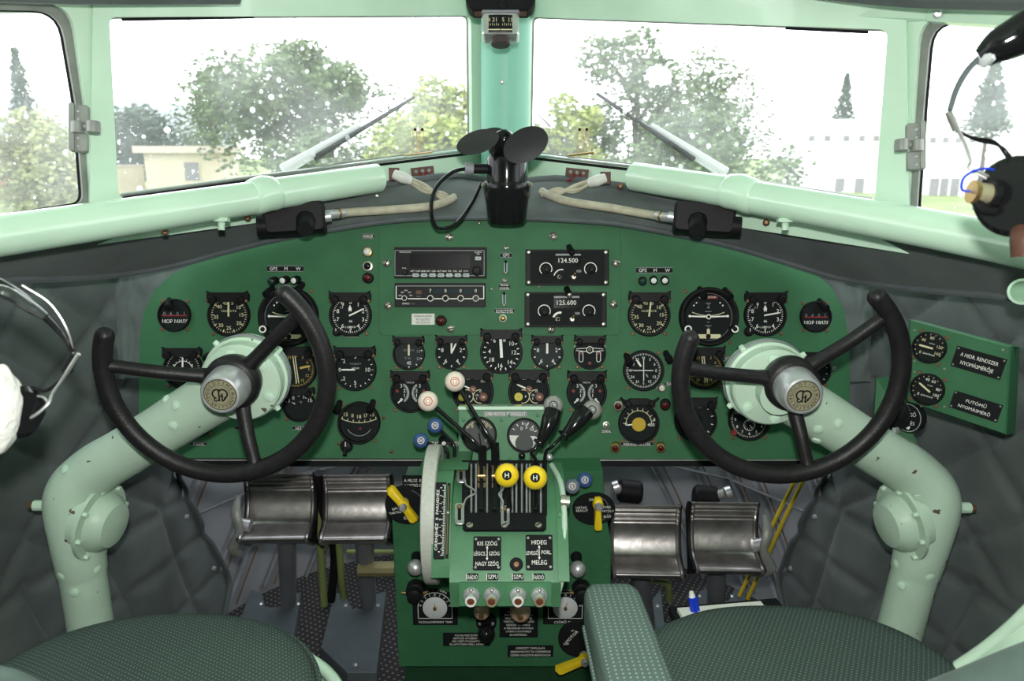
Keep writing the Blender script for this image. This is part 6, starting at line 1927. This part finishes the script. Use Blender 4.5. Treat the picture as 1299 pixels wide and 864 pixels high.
for px, py, d in ((800, 625, 1.72), (896, 632, 1.72)):
    p = C(px, py, d); t = thing('brake_cylinder', T(p), 'dark brake cylinder on top of the %s right-hand pedal' % ('inner' if px < 850 else 'outer'), 'brake cylinder', 'brake cylinders')
    b = MB(T(-p)); b.cyl(C(px - 16, py - 3, d), C(px + 14, py, d), .026, BLK, 18, bev=.006); b.build('body', t)
    b = MB(T(-p)); q = C(px + (24 if px > 850 else -22), py - 6, d - .02); b.cyl(p, q, .011, FRM, 12); b.cyl(q, q + RT * .012 + UP * .004, .014, ALU, 12); b.build('rod_end', t)

# plates on the floor under the pedals
def floorplate(pts, label, z=.035):
    w_ = [hit(x, y, Vector((0, 0, z)), VZ) for x, y in pts]
    c = sum(w_, Vector()) / len(w_); c.z = 0
    t = thing('heel_plate', T(c), label, 'heel plate', 'blue grey heel plates')
    P = [(p.x - c.x, p.y - c.y) for p in w_]
    ar = sum(P[i][0] * P[(i + 1) % len(P)][1] - P[(i + 1) % len(P)][0] * P[i][1] for i in range(len(P)))
    if ar < 0: P.reverse()
    b = MB(); b.prism(P, .0, z, GREYB, .002); b.build('plate', t)
    xs = [p.x - c.x for p in w_]; ys = [p.y - c.y for p in w_]
    for fx, fy in ((.25, .8), (.75, .8), (.68, .08)):
        b = MB(); b.lathe([(.006, 0), (.004, .003)], ALU, 8, T((min(xs) + (max(xs) - min(xs)) * fx, min(ys) + (max(ys) - min(ys)) * fy, z))); b.build('screw', t)
floorplate([(407, 822), (424, 752), (437, 752), (446, 772), (462, 772), (474, 754), (490, 750), (478, 853), (440, 853)], 'blue grey notched heel plate under the inner left pedal')
floorplate([(300, 800), (318, 748), (332, 752), (336, 770), (356, 770), (366, 752), (382, 752), (366, 850), (300, 850)], 'blue grey notched heel plate under the outer left pedal')
floorplate([(826, 860), (800, 756), (812, 748), (828, 760), (838, 748), (852, 870)], 'blue grey heel plate under the inner right pedal')
floorplate([(884, 800), (886, 750), (898, 746), (905, 762), (925, 762), (932, 748), (944, 746), (950, 800)], 'blue grey heel plate under the outer right pedal')

# pipes and rods under the panel
def pipe(name, pts, r, mt, label, cat='pipe', group=None):
    P = [C(*p) for p in pts]
    b = MB(T(-P[0])); b.tube(P, r, mt, 10, 5); o = b.build(name, M=T(P[0])); tag(o, label, cat, group); return o
pipe('brake_pipe', [(404, 640, 1.78), (407, 700, 1.80), (411, 768, 1.84)], .009, OLIVE, 'olive green pipe between the two left pedals, nearer the outer pedal')
pipe('brake_pipe', [(430, 690, 1.78), (433, 730, 1.80), (436, 758, 1.84)], .008, OLIVE, 'olive green pipe just left of the inner left pedal stem')
pipe('brake_pipe', [(826, 735, 1.74), (846, 740, 1.76), (849, 762, 1.80)], .008, OLIVE, 'short olive green pipe below the inner right pedal')
pipe('torque_tube', [(440, 700, 1.95), (500, 700, 1.95)], .006, OLIVE, 'thin olive rod running level behind the inner left pedal stem', 'rod')
pipe('torque_tube', [(455, 722, 1.84), (505, 722, 1.84)], .018, PIPEB, 'thick brass coloured tube entering the left side of the pedestal', 'tube')
pipe('rubber_hose', [(404, 600, 1.68), (408, 640, 1.75), (424, 700, 1.82), (420, 762, 1.88)], .010, BLK, 'black ribbed hose hanging between the left pedals', 'hose')
pipe('hydraulic_pipe', [(1012, 604, 1.75), (985, 656, 1.80), (938, 756, 1.90)], .0045, YPIPE, 'yellow pipe slanting behind the outer right pedal, left one of the pair', 'pipe', 'yellow pipes')
pipe('hydraulic_pipe', [(1022, 604, 1.75), (996, 656, 1.80), (948, 760, 1.90)], .0045, YPIPE, 'yellow pipe slanting behind the outer right pedal, right one of the pair', 'pipe', 'yellow pipes')

# ------------------------------------------------------------------ seats
def seat(cx, yf, rx, ry, label, s, zt=.61):
    """cushion with a round front edge; the seat pan and its rim tube below"""
    M = T((cx, yf - ry, zt))
    t = thing('pilot_seat', M, label, 'seat', 'pilot seats')
    def outl(n, ex, back=.42):
        pts = []
        for i in range(n + 1):
            a = math.pi * i / n
            c, s_ = math.cos(a), math.sin(a)
            pts.append(((rx + ex) * math.copysign(abs(c) ** .85, c), (ry + ex) * abs(s_) ** .85))
        pts = pts + [(-(rx + ex), -back), ((rx + ex), -back)]
        return pts
    b = MB()
    o = outl(40, 0)
    N = len(o)
    vs = []; fs = []
    lay = [(.0, -.085, 0), (.0, -.03, 1), (-.004, -.012, 1), (-.014, -.002, 1), (-.03, .003, 1), (-.06, .006, 1), (-.10, .008, 1), (-.15, .009, 1)]
    for e, z, _ in lay:
        for x, y in o:
            L_ = math.hypot(x, y + .1) or 1
            kk = (L_ + e) / L_
            vs.append((x * kk, (y + .1) * kk - .1, z))
    for r in range(len(lay) - 1):
        for i in range(N):
            j = (i + 1) % N
            fs.append((r * N + i, r * N + j, (r + 1) * N + j, (r + 1) * N + i))
    fs.append(tuple(range((len(lay) - 1) * N, len(lay) * N))); fs.append(tuple(reversed(range(N))))
    b.add(vs, fs, SEATF); b.build('cushion', t, sharp=80)
    b = MB(); b.tube([(x, y, -.020) for x, y in outl(40, .001)[:41]], .0035, SEATF, 8, 1); b.build('piping', t)
    b = MB()
    def pan(u, v):
        a = math.pi * u; c, s_ = math.cos(a), math.sin(a)
        e = .022 + .05 * v
        e = .008 - .02 * v
        return ((rx + e) * math.copysign(abs(c) ** .85, c) - s * .024, (ry + e) * abs(s_) ** .85, -.065 - .16 * v)
    b.grid(pan, 40, 6, PALE); b.build('seat_pan', t, sharp=60)
    rim = [Vector((pan(i / 40, 0)[0], pan(i / 40, 0)[1], -.065)) for i in range(41)]
    b = MB(); b.tube([rim[0] + Vector((0, -.4, 0))] + rim + [rim[-1] + Vector((0, -.4, 0))], .0085, PALE, 12, 1); b.build('rim_tube', t)
    b = MB(); b.box((0, -.15, -.34), (.30, .34, .46), GREYP); b.build('pedestal_base', t)
    return t
seat(-.458, .990, .222, .22, 'left pilot seat with dotted dark green fabric cushion, nearest the left wall', -1)
seat(.366, 1.010, .215, .20, 'right pilot seat with dotted dark green fabric cushion, behind the folded armrest', 1)

# folded armrest of the right seat
M = Matrix.Identity(4)
p0 = C(773, 762, .98); p1 = C(834, 970, .70)
X = aim(p0, p1 - p0, RT)
L_ = (p1 - p0).length
arm = thing('armrest', X, 'green dotted padded armrest in flash-lightened colour, slanting up beside the right seat', 'armrest')
b = MB()
wd, th = .070, .060
rings_ = [(.0, .72), (.006, .88), (.018, .98), (.035, 1.0), (L_ - .03, 1.0), (L_, .9)]
o = rrect(0, 0, 1, 1, .22, 6)
vs = []; fs = []; n = len(o)
for z, s_ in rings_:
    for x, y in o: vs.append((x * wd * (s_ if z < .03 else 1.0 + .10 * z), y * th * s_, z))
for r in range(len(rings_) - 1):
    for i in range(n):
        j = (i + 1) % n; fs.append((r * n + i, r * n + j, (r + 1) * n + j, (r + 1) * n + i))
fs.append(tuple(reversed(range(n)))); fs.append(tuple(range((len(rings_) - 1) * n, len(rings_) * n)))
ARMF2 = dotted('armrest_side_flashlit', (0.085, 0.125, 0.110), (0.36, 0.42, 0.39), 0.0066, 0.14)  # flash light on the near pad is painted into this paler fabric
for nd_ in ARMF2.node_tree.nodes:
    if nd_.type == 'MAPPING': nd_.inputs['Rotation'].default_value = (math.radians(90), 0, 0)
b.add(vs, fs, ARMF2); b.build('pad', arm, sharp=80)
b = MB(); b.tube([(-wd * .5, -th * .30, .03), (-wd * .53, -th * .30, L_)], .003, ARMF2, 8, 1); b.build('piping', arm)

# things tucked beside the right seat
q = C(926, 768, 1.20)
NB = T(Vector((.315, .985, .585))) @ RZ(8)
b = MB(); b.box((0, 0, 0), (.13, .09, .006), WHITEC, M=NB); b.box((.012, .008, -.010), (.17, .10, .014), BLKM, M=NB)
o = b.build('notebook'); tag(o, 'white sheet on a black folder tucked in front of the right seat cushion', 'notebook')
b = MB(); pa, pb_ = C(878, 757, 1.14), C(884, 800, 1.15); b.tube([pa, pb_], .006, BLUEPEN, 12, 1); b.tube([pa + (pa - pb_).normalized() * .008, pa], [.003, .005], CLEARP, 10, 1); b.tube([pa + RT * .006, pa.lerp(pb_, .6) + RT * .008], .0016, BLUEPEN, 6, 1)
o = b.build('pen'); tag(o, 'bright blue pen standing between the armrest and the right seat cushion', 'pen')

# seat bolsters / bucket edges in the lower corners
def bolster(pts, r, label, under, mt, s):
    P = [C(*p) for p in pts]
    t = thing('seat_back_shell', T(P[0]), label, 'seat back', 'seat back shells in the corners')
    DM = T(-P[0])
    b = MB(DM); b.tube(P, r, PALEW, 12, 6); b.build('rim', t)
    b = MB(DM)
    Ps = smooth_path(P, 6); U = smooth_path([C(*p) for p in under], 6)
    def fn(u, v):
        t_ = u * (len(Ps) - 1); k = min(int(t_), len(Ps) - 2); a = Ps[k].lerp(Ps[k + 1], t_ - k)
        t_ = u * (len(U) - 1); k = min(int(t_), len(U) - 2); c = U[k].lerp(U[k + 1], t_ - k)
        return a.lerp(c, v)
    b.grid(fn, 30, 6, mt)
    b.build('shell', t, sharp=180)
    return t
bolster([(1216, 846, .86), (1246, 826, .84), (1275, 803, .82), (1305, 775, .80), (1380, 700, .76)], .007, 'pale green chipped metal seat edge in the lower right corner', [(1210, 866, .84), (1240, 850, .82), (1270, 838, .80), (1330, 815, .77), (1420, 790, .72)], PALEW, 1)
c_ = thing('seat_bolster', T(C(1230, 880, .76)), 'grey green cloth side cushion in the lower right corner', 'cushion')
b = MB(T(-C(1230, 880, .76))); b.tube([C(1120, 945, .78), C(1190, 916, .77), C(1250, 896, .75), (C(1320, 872, .73)), C(1420, 840, .70)], [.03, .036, .038, .04, .04], BOLST, 20, 6); b.build('pad', c_)
b = MB(T(-C(1230, 880, .76))); b.tube([C(1150, 902, .765), C(1200, 882, .757), C(1260, 864, .735), C(1330, 842, .715)], .003, SEATF, 8, 5); b.build('seam', c_)
b = MB(); P = [C(-60, 848, .8), C(-10, 856, .8), C(20, 864, .81), C(60, 884, .83)]; b.tube(P, .010, BOLST, 12, 6)
o = b.build('seat_side_tube'); tag(o, 'grey green rounded seat edge in the lower left corner', 'seat edge')

# ------------------------------------------------------------------ green gauge box on the right wall
BXS = Surf(C(1153, 405, 1.25), C(1281, 439, 1.15) - C(1153, 405, 1.25), C(1153, 405, 1.25) - C(1149, 508, 1.25))
gb = thing('gauge_box', BXS.M, 'green metal box with two pressure gauges and two black placards on the right wall', 'gauge box')
cor = [BXS.q(*p) for p in ((1150, 510), (1276, 552), (1282, 439), (1153, 405))]
b = MB(); b.prism(cor, -.055, 0, PGREEN, .003)
b.build('case', gb)
cx_ = sum(p[0] for p in cor) / 4; top = max(p[1] for p in cor); bot = min(p[1] for p in cor)
b = MB()
for u in (.38, .82): b.disc(cx_ + (u - .5) * .17, 0, .016, BLKM, 0, 20, M=T((0, top - .001, -.028)) @ RX(-90), sy=.5)
b.build('vent_holes', gb)
for (px, py, r, lb, rg, nd_) in ((1179.5, 441, 19.5, 'upper pressure gauge on the green box, numbered to 160', [('0', 225, .58, .18, Cm), ('40', 310, .58, .18, Cm), ('80', 0, .62, .18, Cm), ('120', 72, .60, .18, Cm), ('160', 112, .62, .18, Cm)], (270, .62, .11, Cm, .25, 'bar')),
                                 (1177, 494, 19.5, 'lower pressure gauge on the green box, numbered to 100', [('0', 225, .58, .18, W), ('40', 345, .62, .18, W), ('60', 20, .62, .18, W), ('80', 72, .62, .18, W), ('100', 108, .62, .18, W)], (295, .62, .11, Cm, .25, 'bar'))):
    kk = BXS.k(px, py)
    gauge(0, 0, r, lb, M=BXS.M @ T((*BXS.q(px, py), 0)), s=kk * 1.04, bar=False, ring=rg, tk=[(225, 475, 12, .78, .86, .04, Cm)], nd=[nd_], txt=[('кг/см²', .1, .28, .08, W), ('ДАВЛЕНИЕ', .1, -.42, .09, W)], group='pressure gauges on the green box', name='pressure_gauge')
for (px, py, lines, c4) in ((1242, 468, ['A HIDR. RENDSZER', 'NYOMÁSMÉRŐJE'], ((1209, 465), (1272, 483), (1274, 455), (1212, 438))), (1239, 516, ['FUTÓMŰ', 'NYOMÁSMÉRŐ'], ((1207, 517), (1268, 537), (1270, 514), (1208, 494)))):
    a = Vector(BXS.q(*c4[0])); c_2 = Vector(BXS.q(*c4[1])); e = Vector(BXS.q(*c4[3]))
    w = (c_2 - a).length; h = (e - a).length * .98
    cc = sum((Vector(BXS.q(*q)) for q in c4), Vector((0, 0))) / 4
    b = MB(); b.rbox(0, 0, w, h, 0, .0015, BLKM)
    for i, tx in enumerate(lines): b.text(tx, 0, (h * .17, -h * .2)[i], h * .17, W, .0018, w=w * (.76 if len(tx) > 14 else .66 if len(tx) > 8 else .42))
    for sx in (-1, 1):
        for sy in (-1, 1): b.lathe([(.0016, 0), (.001, .001)], FRM, 8, T((sx * w * .46, sy * h * .40, .0015)))
    b.build('placard', gb, M=T((cc.x, cc.y, 0)))
for (px, py) in ((1160, 419), (1200, 430), (1160, 458), (1198, 468), (1160, 472), (1198, 484), (1160, 506), (1198, 516), (1168, 516), (1272, 444)):
    b = MB(); b.lathe([(.0022, 0), (.0012, .0012)], FRM, 8, T((*BXS.q(px, py), 0))); b.build('screw', gb)
# small switch below the box
M = camframe(1153, 530, 1.24, ty=-62)
sw = thing('selector_switch', M, 'small black switch with an oval lettered face under the green gauge box', 'switch')
kk = 1.24 / F
b = MB(); b.lathe([(18 * kk, -.012), (18 * kk, .0), (16.5 * kk, .002)], BLK, 30); b.arc(0, 0, 17.3 * kk, 0, 360, 1 * kk, ALU, .0022, 30)
b.text('LEVEGŐ', 0, 5 * kk, 4.4 * kk, W, .0024, w=22 * kk); b.text('FŰTÉS', 0, -6 * kk, 4.4 * kk, W, .0024, w=18 * kk); b.prism([(-3 * kk, 9 * kk), (3 * kk, 9 * kk), (0, 15 * kk)], .0022, .003, W); b.disc(0, -12 * kk, 3 * kk, W, .0024, 5)
b.build('face', sw)
inv = M.inverted()
b = MB(); b.ball(inv @ C(1136, 524, 1.25), .022, BLK, (1, 1, 1)); b.cyl(inv @ C(1128, 530, 1.25), inv @ C(1150, 530, 1.25), .018, BLK, 16, bev=.003); b.cyl(inv @ C(1134, 545, 1.245), inv @ C(1139, 546, 1.24), .006, ALU, 10); b.build('switch_body', sw)
b = MB(); P = [inv @ C(*p) for p in ((1112, 480, 1.30), (1128, 478, 1.30), (1164, 562, 1.27), (1108, 552, 1.30))]
b.add(P + [p + inv.to_3x3() @ (FW * .004) for p in P], [(0, 3, 2, 1), (4, 5, 6, 7), (0, 1, 5, 4), (1, 2, 6, 5), (2, 3, 7, 6), (3, 0, 4, 7)], PGREEN); b.build('bracket', sw)
b = MB(); p = C(1297, 370, .95); b.lathe([(.016, -.02), (.016, .004), (.013, .006), (.0115, .002)], PALE, 20, aim(p, EYE - p), caps=False); b.disc(0, 0, .0118, QGREEN, .003, 20, M=aim(p, EYE - p)); o = b.build('wall_socket'); tag(o, 'small round pale green socket at the right edge below the pipe', 'socket')

# ------------------------------------------------------------------ headsets
STEELW = STEEL
t = thing('headset', T(C(60, 450, .78)), 'headset with sheepskin ear pad hanging in front of the left quilted wall', 'headset', 'headsets')
DM = T(-C(60, 450, .78))
b = MB(DM); b.tube([C(-30, 352, .74), C(0, 360, .75), C(30, 378, .76), (C(60, 404, .77)), C(82, 428, .775), C(92, 446, .78)], [.010, .011, .0105, .008, .006, .005], BLKG, 12, 6, flat=.45); b.build('headband', t)
b = MB(DM); b.tube([C(-30, 362, .73), C(10, 372, .74), C(40, 390, .755), C(58, 402, .76)], [.010, .012, .012, .008], mat('clear_plastic_sleeve', (.03, .035, .035), .15, coat=.6), 12, 6, flat=.5); b.build('band_sleeve', t)
b = MB(DM); b.tube([C(28, 362, .755), C(62, 384, .765), C(84, 416, .772), C(93, 450, .78), C(86, 462, .78)], .0010, STEEL, 8, 6); b.tube([C(84, 474, .78), C(100, 449, .775)], .0022, STEEL, 8, 1); b.build('spring_wire', t)
b = MB(DM); b.tube([C(84, 474, .78), C(66, 500, .78), C(62, 511, .775), C(44, 527, .77), C(19, 538, .765)], .0017, STEEL, 8, 5); b.tube([C(62, 511, .775), C(52, 503, .775), C(28, 503, .77)], .0013, STEEL, 8, 4); b.build('ear_wire', t)
b = MB(DM); b.tube([C(96, 450, .78), C(84, 472, .785)], .0045, BLK, 10, 1); b.tube([C(92, 468, .785), C(70, 488, .78), C(56, 496, .78), C(40, 492, .775), C(30, 498, .77)], .0020, BLK, 8, 5); b.build('cord', t)
b = MB(DM); b.lathe([(.024, -.014), (.026, -.004), (.026, .012), (.021, .018)], BLKG, 28, aim(C(16, 522, .77), Vector((1, -.5, .1)))); b.build('ear_cup', t)
b = MB(DM)
def sheep(u, v):
    a = u * 2 * math.pi; z = (v - .5) * math.pi
    c = C(-4, 520, .75)
    r = 1 + .10 * noise.noise(Vector((math.cos(a) * 2, math.sin(a) * 2, z * 2)))
    return c + RT * (math.cos(z) * math.cos(a) * .019 * r) + UP * (math.sin(z) * .042 * r) + FW * (math.cos(z) * math.sin(a) * .03 * r)
b.grid(sheep, 40, 24, SHEEP); b.build('sheepskin_pad', t, sharp=180)

t = thing('headset', T(C(1240, 150, .72)), 'black headset with thin wires hanging in front of the right side window', 'headset', 'headsets')
DM = T(-C(1240, 150, .72))
b = MB(DM); b.tube([C(1340, 18, .68), C(1299, 42, .70), C(1268, 58, .71), C(1246, 74, .72)], [.020, .019, .016, .010], BLKG, 16, 5); b.build('padded_band', t)
b = MB(DM); b.tube([C(1252, 66, .72), C(1230, 86, .72), C(1214, 112, .72), C(1205, 140, .72)], [.0045, .004, .0035, .003], GREYB, 10, 5, flat=.6); b.build('headband', t)
b = MB(DM); b.tube([C(1262, 56, .712), C(1252, 72, .715), C(1244, 84, .72)], [.010, .012, .006], mat('clear_film', (.4, .42, .42), .1, coat=1), 12, 4, flat=.6); b.build('band_sleeve', t)
b = MB(DM); b.tube([C(1203, 142, .72), C(1213, 165, .722)], .0055, FRM, 8, 1, flat=.6); b.build('clamp', t)
b = MB(DM); b.tube([C(1205, 146, .715), C(1222, 178, .715), C(1231, 203, .712), C(1230, 214, .71), C(1262, 232, .705), C(1302, 254, .70)], .0016, STEEL, 8, 4); b.tube([C(1229, 214, .71), C(1250, 222, .705), C(1290, 236, .70)], .0013, STEEL, 8, 4); b.build('ear_wire', t)
b = MB(DM); b.tube([C(1213, 164, .722), C(1232, 174, .722), C(1262, 180, .72), (C(1281, 204, .715))], .0014, BLKG, 8, 5); b.tube([C(1213, 166, .722), C(1240, 178, .722), C(1270, 186, .72), C(1290, 210, .715)], .0014, BLKG, 8, 5)
b.tube([C(1268, 217, .70), C(1246, 214, .70), C(1224, 224, .70), C(1220, 240, .70), C(1232, 243, .70)], .0012, BLUEPEN, 8, 5); b.build('cord', t)
b = MB(DM); b.lathe([(.034, -.016), (.036, -.008), (.036, .010), (.030, .016)], BLKG, 30, aim(C(1294, 249, .70), Vector((-1, -.75, .0)))); b.build('ear_cup', t)
b = MB(DM); b.cyl(C(1234, 243, .70), C(1256, 246, .70), .009, EMBL, 14); b.cyl(C(1232, 243, .698), C(1238, 244, .698), .0105, BRASS, 14); b.cyl(C(1254, 246, .70), C(1262, 247, .70), .013, BLK, 10); b.build('plug', t)
b = MB(DM); b.tube([C(1236, 252, .70), C(1246, 264, .70), C(1262, 268, .70)], .0045, BLK, 10, 4); b.build('plug_lead', t)
b = MB(DM); b.tube([C(1294, 290, .70), C(1300, 302, .69), C(1302, 325, .69)], [.009, .012, .012], LEATH, 12, 4); b.build('leather_pad', t)
